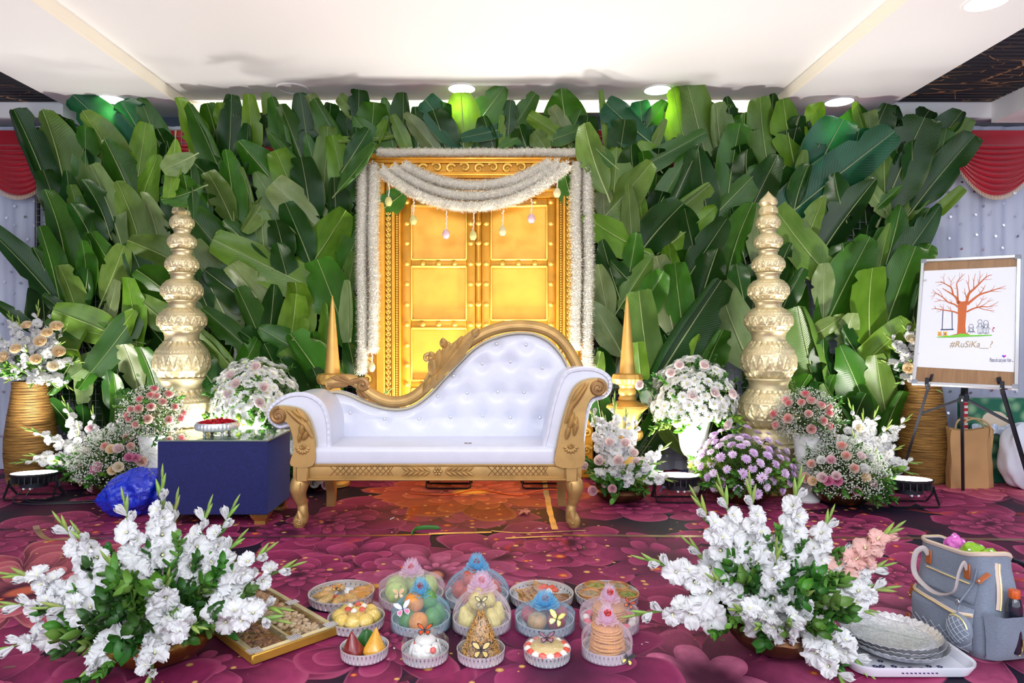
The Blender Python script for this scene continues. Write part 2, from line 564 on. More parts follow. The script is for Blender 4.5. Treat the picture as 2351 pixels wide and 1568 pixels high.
def slat_material():
    t = NT('black_slat_with_gold_veins')
    pos = t.pos()
    mp = t.n('ShaderNodeMapping'); t.l(pos, mp.inputs[0])
    mp.inputs['Rotation'].default_value = (0, 0, 0.42); mp.inputs['Scale'].default_value = (1.1, 4.2, 0)
    col = srgb(24, 24, 32)
    tot = None
    for sc, w in ((0.9, 0.010), (2.1, 0.008)):
        vo = t.n('ShaderNodeTexVoronoi', feature='DISTANCE_TO_EDGE'); vo.inputs['Scale'].default_value = sc
        t.l(mp.outputs[0], vo.inputs['Vector'])
        m = t.math('LESS_THAN', vo.outputs['Distance'], w)
        tot = m if tot is None else t.math('MAXIMUM', tot, m)
    t.color(t.mix(t.math('MULTIPLY', tot, t.ss(t.noise(pos, 2.5).outputs[0], 0.4, 0.6)), col, srgb(190, 140, 90)))
    t.set(Roughness=0.6)
    return t.m
SLAT = slat_material()
def slatted(x0, x1):
    bk = sbox('ceiling', x0, x1, 0.7, 5.19, ZC + 0.045, ZC + 0.09, mat('black_backing', (0.006, 0.006, 0.01), 0.7))
    me = MB().box((0, 0, 0), (x1 - x0, 0.046, 0.03), 0.006).mesh('slat', SLAT, False)
    y, k = 5.165, 0
    while y > 2.6:
        put('slat', me, bk, loc=((x0 + x1) / 2, y, ZC + 0.03))
        y -= 0.058
slatted(-5.2, XDL)
slatted(XDR, 3.73)

# recessed round ceiling lights
LM = mat('lit_lamp_panel', (1, 1, 1), 0.4, emit=(0.93, 0.97, 1.0), es=9.0)
def downlight(px, py, z, label, on=True):
    d = F * (z - H) / (CY - py)
    x = (px - CX) * d / F
    t = thing('ceiling_light', (x, d, z), label, 'ceiling light', 'recessed round ceiling lights')
    mb = MB().lathe([(0.098, 0.0), (0.098, -0.006), (0.112, -0.006), (0.118, 0.0)], 40, (0, 0, 0), cap0=False, cap1=False)
    mb.build('trim_ring', white, t, local=True)
    MB().lathe([(0.0005, -0.003), (0.098, -0.003)], 40, cap0=False, cap1=False).build('diffuser', LM if on else mat('unlit_lamp_panel', (0.8, 0.8, 0.8), 0.5), t, local=True)
    if on:
        l = lamp('downlight_beam', 'SPOT', (x, d, z - 0.02), (0, 0, 0), 22, (0.78, 0.92, 1.0), 0.10, spot=(math.radians(130), 0.7))
downlight(258, 228, ZC, 'lit round ceiling light half hidden by leaves, beyond the one dark lamp')
downlight(672, 203, ZR, 'round recessed ceiling light that is switched off, above the leaf wall', False)
downlight(1060, 203, ZR, 'lit round ceiling light above the leaves over the golden door')
downlight(1510, 206, ZR, 'lit round ceiling light beside the tall bright banana leaf')
downlight(1927, 233, ZC, 'lit round ceiling light just above the huge teal-lit banana leaves')
downlight(2265, 4, ZC, 'lit round ceiling light cut off by the top edge of the photo')

# mirrored curtain
def curtain_material():
    t = NT('pale_satin_curtain')
    n = t.noise(t.pos(), 3, 2)
    t.color(t.mix(n.outputs[0], srgb(184, 194, 220), srgb(214, 220, 238)))
    t.set(Roughness=0.45)
    t.b.inputs['Sheen Weight'].default_value = 0.3
    add_trans(t, srgb(190, 196, 214), 0.2)
    return t.m
CURT = curtain_material()
SEQ = mat('mirror_sequin', (0.85, 0.88, 0.93), 0.3, .9)
def curtain(x0, x1, label, seed):
    rng = random.Random(seed)
    t = thing('sequin_curtain', ((x0 + x1) / 2, 5.28, 0.0), label, 'curtain', 'sequinned curtains behind the stage')
    fold = lambda x: 0.018 * math.sin(x * 34) + 0.012 * math.sin(x * 13 + 1) + 0.01 * math.sin(x * 71)
    mb = MB().grid(lambda u, v: vec(lerp(x0, x1, u), 5.28 + fold(lerp(x0, x1, u)) * (0.4 + 0.6 * (1 - v)), lerp(0.005, 2.66, v)), int((x1 - x0) * 60), 12)
    mb.build('cloth', CURT, t)
    mb = MB()
    z = 0.1
    row = 0
    while z < 2.6:
        x = x0 + 0.05 + (row % 2) * 0.085
        while x < x1:
            xx, zz = x + rng.uniform(-.03, .03), z + rng.uniform(-.02, .02)
            R = Euler((PI / 2 + rng.uniform(-.5, .5), rng.uniform(-.5, .5), 0)).to_matrix()
            c = vec(xx, 5.28 + fold(xx) - 0.016, zz)
            vs = [c + R @ vec(0.0105 * math.cos(a), 0.0105 * math.sin(a), 0) for a in [2 * PI * i / 10 for i in range(10)]]
            mb.add(vs, [tuple(range(10))])
            x += 0.17
        z += 0.085
        row += 1
    mb.build('sequins', SEQ, t, smooth=False, kind='stuff')
curtain(-5.6, -1.2, 'pale blue curtain with mirror sequins behind the rope-wound vase by the blue bag', 1)
curtain(1.2, 5.6, 'pale blue curtain with mirror sequins behind the easel', 2)
CRIM = NT('crimson_satin')
CRIM.color(CRIM.mix(CRIM.noise(CRIM.obj(), 6).outputs[0], srgb(150, 16, 34), srgb(184, 26, 46))); CRIM.set(Roughness=0.32); CRIM.b.inputs['Sheen Weight'].default_value = 0.3
CRIM = CRIM.m
FRINGE = mat('fringe_thread', srgb(214, 190, 160), 0.6)
def swag(xc, label, w=0.74, ztop=2.57):
    t = thing('valance_swag', (xc, 5.2, ztop), label, 'swag', 'crimson swags along the top of the curtain')
    MB().box((0, 0.0, -0.03), (w, 0.02, 0.13), 0.004).build('heading_band', CRIM, t, local=True)
    drop = 0.34
    def fn(u, v):
        s = u * 2 - 1
        z = -0.08 - v * (0.05 + drop * (1 - abs(s) ** 2.2))
        y = -0.02 - 0.030 * abs(math.sin(v * PI * 9 + 0.6 * s * s)) * (1 - 0.5 * abs(s)) - 0.02 * math.sin(v * PI)
        return vec(s * w * 0.5 * (1 - 0.12 * v * (1 - abs(s))), y, z)
    MB().grid(fn, 36, 54).build('draped_folds', CRIM, t, local=True, sharp=None)
    mb = MB()
    for i in range(61):
        p = fn(i / 60, 1.0)
        mb.tube([p + vec(0, -.004, 0.006), p + vec(0, -.006, -0.028)], [0.003, 0.0042], 4)
    mb.build('fringe', FRINGE, t, local=True, kind='stuff')
for k in range(11):
    x = -3.66 + 0.742 * k
    if k == 0: lb = 'crimson draped swag with fringe above the rope-wound vase of peach roses'
    elif k == 10: lb = 'crimson draped swag with fringe above the easel'
    else: lb = 'crimson swag almost hidden behind the banana leaves'
    swag(x, lb)

# floor floodlights
BLK = mat('black_powder_coat', (0.018, 0.018, 0.022), 0.45)
GREYM = mat('grey_cast_metal', srgb(60, 64, 74), 0.4, 0.5)
FLM = mat('lit_floodlight_lens', (1, 1, 1), 0.4, emit=(1.0, 0.95, 0.84), es=14.0)
def floodlight(x, y, label, rz=0.0, power=40, tilt=4, cord=None):
    t = thing('floodlight', (x, y, 0), label, 'floodlight', 'round floodlights standing on the stage floor', rz)
    Rm = Euler((math.radians(-tilt), 0, 0)).to_matrix().to_4x4()      # lens turned up towards the leaves
    zc = 0.115
    T = Matrix.Translation((0, 0, zc)) @ Rm
    MB().lathe([(0.128, 0.03), (0.135, 0.034), (0.137, 0.045), (0.128, 0.047)], 36, cap0=False, cap1=False).xf(T).build('lens_ring', BLK, t, local=True)
    MB().lathe([(0.001, 0.046), (0.128, 0.046)], 36, cap0=False, cap1=False).xf(T).build('lens', FLM, t, local=True)
    MB().lathe([(0.06, -0.045), (0.075, -0.043), (0.082, -0.01), (0.1, 0.0), (0.128, 0.032)], 36, cap1=False).xf(T).build('housing', GREYM, t, local=True)
    mb = MB()
    for k in range(22):
        a = 2 * PI * k / 22
        R = Euler((0, 0, a)).to_matrix()
        mb.box(R @ vec(0.103, 0, 0.008), (0.045, 0.006, 0.045), rot=R)
    mb.xf(T).build('cooling_fins', BLK, t, local=True, smooth=False, kind='stuff')
    path = [vec(-.15, 0, zc), vec(-.15, 0.005, .07), vec(-.15, .07, .008), vec(-.13, .075, .006), vec(.13, .075, .006), vec(.15, .07, .008), vec(.15, .005, .07), vec(.15, 0, zc)]
    MB().tube(path, 0.009, 4, flat=(1.3, 0.5)).build('bracket', BLK, t, local=True, smooth=False)
    path = [vec(-.15, 0, zc - .01), vec(-.152, -.06, .01), vec(-.13, -.085, .006), vec(.13, -.085, .006), vec(.152, -.06, .01), vec(.15, 0, zc - .01)]
    MB().tube(path, 0.009, 4, flat=(1.3, 0.5)).build('bracket', BLK, t, local=True, smooth=False)
    for sx in (-0.02, 0.02):
        MB().tube([vec(sx, -.05, .075), vec(sx, -.075, .072)], [.009, .007], 8).build('cable_gland', mat('white_plastic', (.8, .8, .82), .4), t, local=True)
    l = lamp('floodlight_beam', 'SPOT', (x, y + 0.01, zc + 0.06), (PI - math.radians(tilt) * -1, 0, 0), power * 1.45, (1.0, 0.95, 0.87), 0.11, spot=(math.radians(150), 0.5))
    return t
FLOODS = [(-3.01, 4.40, 'black floodlight standing alone in front of the rope-wound vase by the blue bag', 0.05, 60),
          (1.125, 4.33, 'black floodlight between the white pedestal urn and the gladioli beside the sofa', 0.0, 55),
          (2.52, 4.22, 'black floodlight by the foot of the easel', -0.03, 60),
          (-0.36, 4.72, 'floodlight glimpsed beneath the sofa, the one nearer the blue table', 0.0, 60),
          (0.30, 4.72, 'floodlight glimpsed beneath the sofa, close to the gold tape', 0.0, 60)]
for x, y, lb, rz, pw in FLOODS: floodlight(x, y, lb, rz, pw)
# the lamp behind the blue table that lights the white pedestal urn
floodlight(-1.75, 4.42, 'floodlight behind the blue velvet table', 0.0, 60)
def cord(name, pts, r, m, label, cat='cable', n=10):
    MB().tube(catmull(pts, n), r, 6).build(name, m, label=label, cat=cat)
cord('power_cord', [(-3.03, 4.33, .07), (-3.05, 4.27, .01), (-2.9, 4.21, .006), (-2.6, 4.24, .006), (-2.35, 4.30, .006), (-2.1, 4.26, .006), (-1.7, 4.3, .006)], 0.004, BLK, 'black cable running from the lone floodlight to the blue table')
cord('power_cord', [(-2.99, 4.33, .07), (-2.98, 4.29, .01), (-2.8, 4.25, .006), (-2.5, 4.32, .006), (-2.25, 4.36, .006)], 0.0035, BLK, 'thin black cable looping behind the blue refuse bag')
OR = mat('orange_cable', srgb(214, 84, 30), .5)
cord('power_cord', [(-.6, 4.5, .006), (-.35, 4.45, .006), (-.15, 4.6, .006), (.1, 4.44, .006), (.3, 4.5, .03), (.5, 4.55, .006)], 0.004, OR, 'orange cable lying in loops beneath the sofa')
cord('power_cord', [(1.1, 4.62, .006), (1.2, 4.72, .09), (1.4, 4.75, .1), (1.5, 4.7, .03), (1.45, 4.6, .006), (1.15, 4.6, .05), (1.05, 4.52, .006)], 0.003, mat('blue_cable', srgb(40, 120, 190), .5), 'thin blue cable looping behind the floodlight by the pedestal urn')
# ================================================================ BANANA LEAF WALLS
def leaf_material():
    t = NT('banana_leaf')
    oi = t.n('ShaderNodeObjectInfo')
    o = t.obj()
    sep = t.n('ShaderNodeSeparateXYZ'); t.l(o, sep.inputs[0])
    ax = t.math('ABSOLUTE', sep.outputs[0])
    # side veins run outward and a little towards the tip
    ph = t.math('SUBTRACT', t.math('MULTIPLY', sep.outputs[2], 300.0), t.math('MULTIPLY', ax, 110.0))
    ph = t.math('ADD', ph, t.math('MULTIPLY', t.noise(o, 3).outputs[0], 14.0))
    vein = t.math('MULTIPLY_ADD', t.math('SINE', ph), 0.5, 0.5)
    n = t.noise(o, 3.5, 3)
    c = oi.outputs['Color']
    c = t.mix(t.ss(n.outputs[0], 0.35, 0.7), c, t.mix(1.0, c, (0.72, 0.78, 0.6), 'MULTIPLY'))
    c = t.mix(t.math('MULTIPLY', vein, 0.34), c, t.mix(1.0, c, (0.45, 0.52, 0.4), 'MULTIPLY'))
    c = t.mix(t.math('MULTIPLY', t.ss(ax, 0.42, 0.5), 0.25), c, (0.32, 0.36, 0.08))
    t.color(c)
    t.set(Roughness=0.32)
    t.b.inputs['Specular IOR Level'].default_value = 0.45
    t.bump(vein, 0.12, 0.004)
    add_trans(t, t.mix(1.0, c, (1.5, 1.35, 0.5), 'MULTIPLY'), 0.28)
    return t.m
LEAF = leaf_material()
RIB = NT('banana_midrib')
_oi = RIB.n('ShaderNodeObjectInfo')
RIB.color(RIB.mix(0.55, _oi.outputs['Color'], (0.40, 0.46, 0.20))); RIB.set(Roughness=0.45)
RIB = RIB.m
def leaf_mesh(seed, tip=0.35, base=0.25, fold=0.5, bend=0.12, wave=0.05, curl=0.0, tears=1, peak=0.45):
    rng = random.Random(seed)
    nx, nz = 10, 22
    ph = rng.uniform(0, 6)
    tz = [(rng.uniform(0.3, 0.9), rng.choice((-1, 1))) for _ in range(tears)]
    def width(z):
        if z < peak: w = base + (1 - base) * math.sin(PI / 2 * (z / peak)) ** 0.85
        else:
            k = (z - peak) / (1 - peak)
            w = tip + (1 - tip) * math.cos(PI / 2 * k) ** 0.75
            if k > 0.93: w *= 1 - 0.5 * ((k - 0.93) / 0.07) ** 2 * (0.5 if tip > 0.3 else 1)
        return w
    def fn(u, v):
        s = u * 2 - 1
        w = width(v)
        a = abs(s)
        for zz, sd in tz:
            if s * sd > 0.3 and abs(v - zz) < 0.026: a *= 0.72
        x = math.copysign(a, s) * 0.5 * w
        y = fold * 0.24 * a * w - 0.05 * a * a * w - bend * (v - 0.35) ** 2 * 4
        y += wave * math.sin(v * 9 + ph + s) * a * a + 0.02 * math.sin(v * 23 + ph * 2 + 3 * s) * a ** 3
        if curl and s * curl > 0.25:
            k = (a - 0.25) / 0.75 * abs(curl)
            x *= 1 - 0.75 * k * k
            y -= 0.22 * k * w
        z = v + 0.06 * a * (0.6 if v < 0.97 else 0.1) - (0.012 * a * rng.random() if v > 0.985 else 0)
        return vec(x, y, z)
    mb = MB().grid(fn, nx, nz)
    path = [vec(0, fn(0.5, max(0, v)).y - 0.012, v if v >= 0 else v) for v in [-0.12, -0.06] + [i / 10 for i in range(11)]]
    mb.tube(path, [0.06, 0.055] + [0.05 * (1 - 0.8 * i / 10) for i in range(11)], 5, mi=1, flat=(0.55, 0.55))
    return mb.mesh('banana_leaf', [LEAF, RIB], True, None)
LEAVES = [leaf_mesh(1), leaf_mesh(2, tip=0.1, fold=0.7, bend=0.2), leaf_mesh(3, tip=0.5, wave=0.09), leaf_mesh(4, tip=0.3, curl=1.0, fold=0.3),
          leaf_mesh(5, tip=0.05, bend=-0.08, wave=0.07, peak=0.35), leaf_mesh(6, tip=0.42, curl=-1.0), leaf_mesh(7, tip=0.2, fold=0.9, bend=0.28, tears=3),
          leaf_mesh(8, tip=0.55, fold=0.2, wave=0.06, tears=2), leaf_mesh(9, tip=0.03, fold=1.2, peak=0.3), leaf_mesh(10, tip=0.28, fold=0.4, bend=0.05, peak=0.55)]
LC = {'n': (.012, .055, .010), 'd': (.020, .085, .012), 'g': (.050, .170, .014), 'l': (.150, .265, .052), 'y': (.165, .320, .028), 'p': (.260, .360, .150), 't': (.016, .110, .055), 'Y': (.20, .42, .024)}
LR = random.Random(77)
def add_leaf(root, bx, by, tx, ty, w, c, front=0.0, depth=None):
    yc = (by + ty) / 2
    d = 5.09 - 0.15 * min(1, max(0, (yc - 230) / 560)) - front if depth is None else depth
    d += LR.uniform(-.02, .02)
    L = math.hypot(bx - tx, by - ty)
    ext = 0.42 if depth is None else 0.2                     # the stalk end goes on behind the leaves below
    bx, by = bx + (bx - tx) * ext, by + (by - ty) * ext
    k = min(1.0, L / 110)
    A, B = P(bx, by, d + 0.06 * k), P(tx, ty, d - 0.06 * k)
    z = B - A
    ln = z.length
    z.normalize()
    x = vec(0, 1, 0).cross(z)
    x = -x if x.dot(z.cross(vec(0, 1, 0))) < 0 else x
    x = z.cross(vec(0, -1, 0)).normalized()
    y = z.cross(x)
    if y.y < 0: x, y = -x, -y
    tw = LR.uniform(-.26, .26)
    x, y = x * math.cos(tw) + y * math.sin(tw), y * math.cos(tw) - x * math.sin(tw)
    R = Matrix((x, y, z)).transposed()
    ww = w * d / F * 1.24
    me = LEAVES[LR.randrange(len(LEAVES))] if c != 't' else LEAVES[LR.choice((0, 2, 7))]
    base = LC[c]
    v = LR.uniform(0.82, 1.2)
    col = tuple(min(1, q * v * LR.uniform(0.93, 1.07)) for q in base)
    put('banana_leaf', me, root, M=TRS(A, R, (ww, ww * 0.9, ln * 1.04)), color=col, world=True)

WIRE = mat('galvanised_wire', srgb(170, 172, 178), 0.4, 0.6)
NETB = mat('grey_net_cloth', srgb(120, 124, 134), 0.9)
def leaf_panel(name, x0, x1, z0, z1, label):
    t = thing(name, ((x0 + x1) / 2, 5.16, 0), label, 'leaf screen', 'banana leaf screens')
    mb = MB()
    x = x0
    while x <= x1 + 1e-6:
        mb.tube([vec(x, 5.17, z0), vec(x, 5.17, z1)], 0.0022, 4, caps=False); x += 0.05
    z = z0
    while z <= z1 + 1e-6:
        mb.tube([vec(x0, 5.166, z), vec(x1, 5.166, z)], 0.0022, 4, caps=False); z += 0.05
    mb.build('wire_grid', WIRE, t, kind='stuff')
    mb = MB()
    for xx in (x0, (x0 + x1) / 2, x1): mb.box((xx, 5.185, z1 / 2), (0.03, 0.02, z1))
    mb.build('support_frame', mat('black_tube', (.02, .02, .02), .5), t, smooth=False)
    return t
LL = """110 430 48 262 72 d;152 455 128 268 98 l;150 330 158 275 60 d;300 352 186 226 80 t;318 300 288 236 78 t;368 340 322 228 55 g;268 392 212 264 78 l;302 450 250 328 76 g;
318 402 336 288 52 y;195 424 200 298 50 g;268 524 220 386 62 p;318 545 283 422 60 l;366 565 345 446 46 p;322 470 356 360 58 y;450 345 430 232 60 y;432 382 378 368 38 p;445 505 402 400 85 d;
165 520 158 398 54 d;152 610 132 446 72 g;232 645 180 460 44 g;190 545 168 430 38 l;132 695 -25 505 58 d;138 692 106 528 64 g;172 702 145 612 56 l;188 708 210 620 68 d;200 655 197 556 48 g;272 642 218 538 42 g;
250 655 286 568 54 l;300 662 276 598 32 g;404 602 310 552 66 l;402 692 333 618 82 g;244 738 270 648 32 p;312 765 300 642 48 y;378 737 306 678 54 l;246 762 134 714 66 y;254 772 116 744 42 g;258 785 302 716 54 y;
142 712 102 678 26 d;62 748 -2 698 26 d;138 800 218 804 98 y;298 742 218 850 58 g;226 822 188 892 38 g;218 826 168 864 44 p;162 836 122 905 80 g;190 866 194 924 38 p;262 922 243 848 38 d;264 955 272 858 38 g;
312 872 290 792 48 p;358 895 332 798 64 g;312 955 280 898 44 d;166 985 120 916 48 d;190 990 196 928 44 d;130 480 105 395 50 d;240 500 205 415 48 d;420 520 385 430 55 d;330 640 300 560 50 d;110 640 85 570 46 d;215 560 180 470 60 d;
505 392 447 248 66 g;526 358 536 226 54 d;512 285 508 238 36 y;580 345 574 224 40 y;632 318 612 218 32 l;662 355 634 230 58 g;688 355 650 248 48 g;708 335 690 220 46 d;748 335 715 224 46 p;788 345 728 234 54 g;
500 425 450 380 60 d;537 490 529 352 56 g;630 420 556 330 76 g;580 485 560 388 36 l;642 484 588 398 50 l;684 465 638 352 62 y;732 444 630 314 46 g;722 376 702 310 32 g;744 425 754 298 48 l;792 445 768 318 50 y;
744 536 634 428 74 p;712 485 698 368 66 d;772 505 768 412 56 d;524 485 484 398 50 l;604 465 562 532 46 l;538 615 442 498 82 g;574 565 518 508 44 g;606 562 598 488 60 p;652 585 640 508 56 d;
722 664 505 560 74 y;712 612 798 488 78 y;798 595 846 488 54 g;518 725 438 568 82 p;564 690 472 624 66 d;602 702 538 610 66 p;592 764 550 664 56 g;620 760 632 656 56 d;692 764 684 652 60 y;668 785 682 678 56 y;
785 745 736 602 82 g;800 765 802 648 38 p;800 652 816 578 34 l;564 794 472 714 46 g;534 845 456 748 66 l;684 804 598 754 60 g;604 802 558 758 54 d;558 838 598 778 50 g;748 885 676 768 82 g;758 834 682 774 44 p;
692 862 652 806 32 l;702 925 648 828 66 d;726 802 720 762 24 g;748 805 752 700 34 y;816 865 804 788 44 d;492 885 428 798 64 d;752 925 722 848 54 d;470 690 440 620 44 d;700 570 660 470 60 d;815 420 820 300 50 d;
830 300 826 215 40 g;780 470 800 380 50 g;600 640 560 560 60 d;640 860 610 790 60 d;560 930 520 850 60 d;640 950 620 870 60 d;780 560 770 480 44 d;430 700 400 640 50 d;560 380 575 290 50 d;660 640 640 560 50 d"""
RL = """1378 412 1338 288 58 l;1502 335 1390 248 82 t;1476 302 1468 236 48 t;1478 302 1522 236 38 d;1576 338 1538 213 64 Y;1628 388 1576 193 80 l;1455 394 1610 310 42 g;1656 342 1640 243 66 p;1682 302 1667 226 42 d;
1712 322 1704 263 50 g;1756 342 1740 231 56 l;1673 434 1692 293 64 g;1776 302 1770 220 54 d;1408 458 1416 343 82 y;1382 504 1492 388 70 l;1518 462 1578 358 44 g;1542 474 1602 343 72 d;1532 504 1624 428 56 l;
1652 484 1748 384 72 g;1718 494 1778 368 66 d;1450 545 1443 428 34 l;1472 492 1464 428 32 y;1386 482 1383 433 40 p;1622 482 1600 350 62 d;1502 372 1468 328 46 y;1488 362 1526 278 20 y;1422 374 1430 280 62 d;
1452 564 1338 503 66 Y;1492 550 1560 468 80 d;1558 545 1642 478 56 y;1588 624 1662 508 58 d;1672 624 1706 473 66 g;1742 594 1735 473 44 p;1422 684 1378 558 64 d;1444 634 1462 538 42 g;1392 708 1373 610 46 p;1443 674 1498 588 44 l;
1538 724 1508 593 66 p;1548 624 1528 563 38 y;1468 714 1524 628 64 g;1562 714 1548 608 58 g;1608 694 1642 576 92 d;1525 845 1645 655 100 d;1702 795 1644 658 92 p;1494 875 1462 678 72 l;1412 784 1362 698 58 p;1702 664 1690 608 42 d;
1618 854 1652 758 72 g;1588 824 1602 768 26 y;1382 862 1368 798 66 d;1362 884 1378 808 34 l;1472 874 1462 788 36 y;1558 1015 1508 942 46 l;1508 920 1478 880 50 d;1380 960 1365 880 50 d;1440 640 1400 600 40 d;1600 930 1560 850 60 d;
1818 354 1794 235 66 y;1876 312 1869 241 44 Y;1868 414 1920 283 100 t;1796 505 2028 316 96 t;1986 314 1962 238 28 y;2002 324 1989 260 44 p;1963 354 1969 298 56 t;2008 304 2032 243 60 d;2048 434 2112 283 94 d;2136 354 2198 262 72 d;
2106 454 2213 283 48 y;2132 434 2225 318 62 d;2078 334 2092 268 56 d;2030 424 2027 308 54 l;1834 424 1846 348 24 y;1858 534 1887 453 46 l;1896 564 1993 418 86 d;2028 478 1982 416 36 p;2028 464 2067 428 22 g;2028 624 2073 478 76 g;
2082 558 2202 438 30 y;2036 644 2158 478 66 d;1884 614 1778 488 72 l;1906 724 1988 553 84 g;1996 774 1988 623 84 y;1890 694 1891 608 42 p;2032 754 2093 576 74 g;2013 644 2037 518 36 l;1798 704 1837 618 52 d;2118 592 2137 563 40 g;
1876 764 1938 726 36 l;1868 864 1826 708 104 l;1944 804 1951 718 46 p;1976 844 2078 742 58 y;1962 804 1928 753 46 d;1992 944 1936 803 82 g;2032 940 2008 818 56 l;2032 992 2063 898 66 g;1828 914 1852 858 56 g;1868 934 1882 878 42 d;
1934 974 1888 883 32 l;1898 914 1906 858 30 g;2084 804 2102 658 56 d;1830 450 1850 380 50 d;1900 850 1880 780 60 d;2100 560 2120 480 50 d;1950 640 1930 560 60 d;1780 640 1810 560 44 d;2060 880 2080 790 60 d;1960 970 1980 900 60 d;
2090 960 2095 880 50 d;1700 560 1680 480 50 d;1460 420 1440 340 60 d;1720 430 1700 350 60 d;1590 560 1570 480 50 d;1640 960 1670 880 60 d;1930 470 1910 400 50 d;2000 720 2020 640 50 d;2150 400 2170 300 50 g;2100 420 2085 330 50 d"""
HL = """820 294 828 212 50 d;832 274 780 226 32 l;852 322 858 240 66 g;892 313 783 326 30 l;926 304 925 218 54 d;1062 334 978 238 60 t;1064 314 1060 218 68 y;1083 304 1154 202 72 g;992 334 934 263 36 p;1148 298 1062 318 30 t;
1172 304 1227 220 40 g;1168 294 1172 233 30 d;1147 338 1151 268 20 y;1300 294 1288 210 90 g;1238 288 1150 336 34 g;1322 334 1218 268 34 y;1302 314 1268 248 36 p;1392 324 1380 213 14 y;937 344 903 268 28 l;1022 334 998 258 66 d;
898 314 882 228 36 g;1298 334 1334 258 40 g;870 345 815 270 50 g;1205 330 1190 290 50 d;1130 330 1110 270 50 d;960 330 955 250 50 d;1250 338 1225 305 40 l;1340 340 1350 270 50 d;860 335 890 280 34 y;1000 320 1020 240 44 d;1270 320 1330 300 34 g"""
LW = leaf_panel('banana_leaf_screen', -3.52, -1.08, 0.1, 2.62, 'wall of overlapping green banana leaves behind the blue velvet table')
RW = leaf_panel('banana_leaf_screen', 0.72, 3.16, 0.1, 2.62, 'wall of overlapping green banana leaves behind the white pedestal urn and lilac flowers')
HW = leaf_panel('banana_leaf_border', -1.05, 0.70, 2.36, 2.56, 'row of banana leaves standing up along the top of the golden door')
def rows(txt): return [r.split() for r in txt.replace('\n', '').split(';') if r.strip()]
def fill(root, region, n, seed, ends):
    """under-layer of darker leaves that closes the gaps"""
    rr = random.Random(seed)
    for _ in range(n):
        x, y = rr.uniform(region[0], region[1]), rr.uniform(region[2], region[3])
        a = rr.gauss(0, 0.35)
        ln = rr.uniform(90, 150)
        add_leaf(root, x, y + ln / 2, x + math.sin(a) * ln, y - ln / 2, rr.uniform(46, 74), rr.choice('nnnnddg'), depth=5.17 - 0.03 * rr.random())  # shade of the gaps is put into these dark leaf colours
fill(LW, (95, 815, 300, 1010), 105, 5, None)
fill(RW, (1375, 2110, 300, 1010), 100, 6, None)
for root, txt in ((LW, LL), (RW, RL)):
    for r in rows(txt): add_leaf(root, *map(float, r[:5]), r[5])
for r in rows(HL): add_leaf(HW, *map(float, r[:5]), r[5], front=0.04)
# a folded leaf hangs over the tip of the golden pot tower
for r in ('452 436 376 464 46 g', '436 362 376 392 44 p', '432 470 428 402 40 g', '402 340 392 452 34 y', '438 385 446 500 26 d'):
    r = r.split()
    add_leaf(LW, *map(float, r[:5]), r[5], depth=4.50)
# two cut leaves tucked under the garland at the corners of the door
for b, t_, w in (((870, 486), (925, 445), 46), ((1318, 470), (1290, 395), 44)):
    add_leaf(HW, *b, *t_, w, 'g', depth=4.95)
for r in ('790 425 862 338 44 g', '1382 420 1336 292 58 l', '1400 372 1346 322 40 g', '800 372 846 300 40 d'):
    r = r.split()
    add_leaf(HW, *map(float, r[:5]), r[5], depth=4.84)
# ================================================================ GOLDEN DOOR, GARLANDS
GD = gold('door_gold_paint', srgb(222, 158, 44), 0.42, 0.30, 0.18)
GDP = gold('door_panel_gold', srgb(232, 166, 50), 0.36, 0.30, 0.10)
GDL = gold('door_relief_gold', srgb(246, 200, 92), 0.30, 0.45, 0.12)
DD = 5.04
door = thing('decorative_door', P(1098, 1000, DD) * 1.0, 'golden double door prop with studs and carved frame behind the sofa', 'door')
door.location.z = 0
def dx(px): return (px - CX) * DD / F
def dz(py): return H - (py - CY) * DD / F
def dbox(mb, x0, x1, y0, y1, front, thick=0.03, bev=0.004):
    X0, X1, Z0, Z1 = dx(x0), dx(x1), dz(y1), dz(y0)
    return mb.box(((X0 + X1) / 2, DD - front + thick / 2, (Z0 + Z1) / 2), (X1 - X0, thick, Z1 - Z0), bev)
FLOORY = CY + F * H / DD
# jambs and cornice
for s, edges in (('l', (824, 868, 888, 902, 910, 917, 923)), ('r', (1360, 1326, 1312, 1297, 1290, 1283, 1275))):
    mb = MB()
    for k, (a, b, fr) in enumerate(zip(edges[:-1], edges[1:], (0.05, 0.09, 0.055, 0.075, 0.045, 0.06))):
        dbox(mb, min(a, b), max(a, b), 405, FLOORY, fr, 0.06 + fr, 0.006)
    mb.build('jamb', GD, door)
mb = MB()
dbox(mb, 834, 1366, 360, 372, 0.10, 0.14, 0.008)
dbox(mb, 842, 1352, 371, 379, 0.075, 0.12, 0.006)
dbox(mb, 846, 1346, 378, 400, 0.04, 0.08)
dbox(mb, 842, 1352, 399, 407, 0.075, 0.12, 0.006)
dbox(mb, 850, 1346, 407, 412, 0.055, 0.1, 0.004)
mb.build('cornice', GD, door)
mb = MB()
dbox(mb, 868, 1326, 412, 436, 0.03, 0.06)
dbox(mb, 905, 1292, 434, 443, 0.065, 0.1, 0.006)
dbox(mb, 917, 1283, 443, 456, 0.045, 0.07, 0.004)
mb.build('lintel', GD, door)
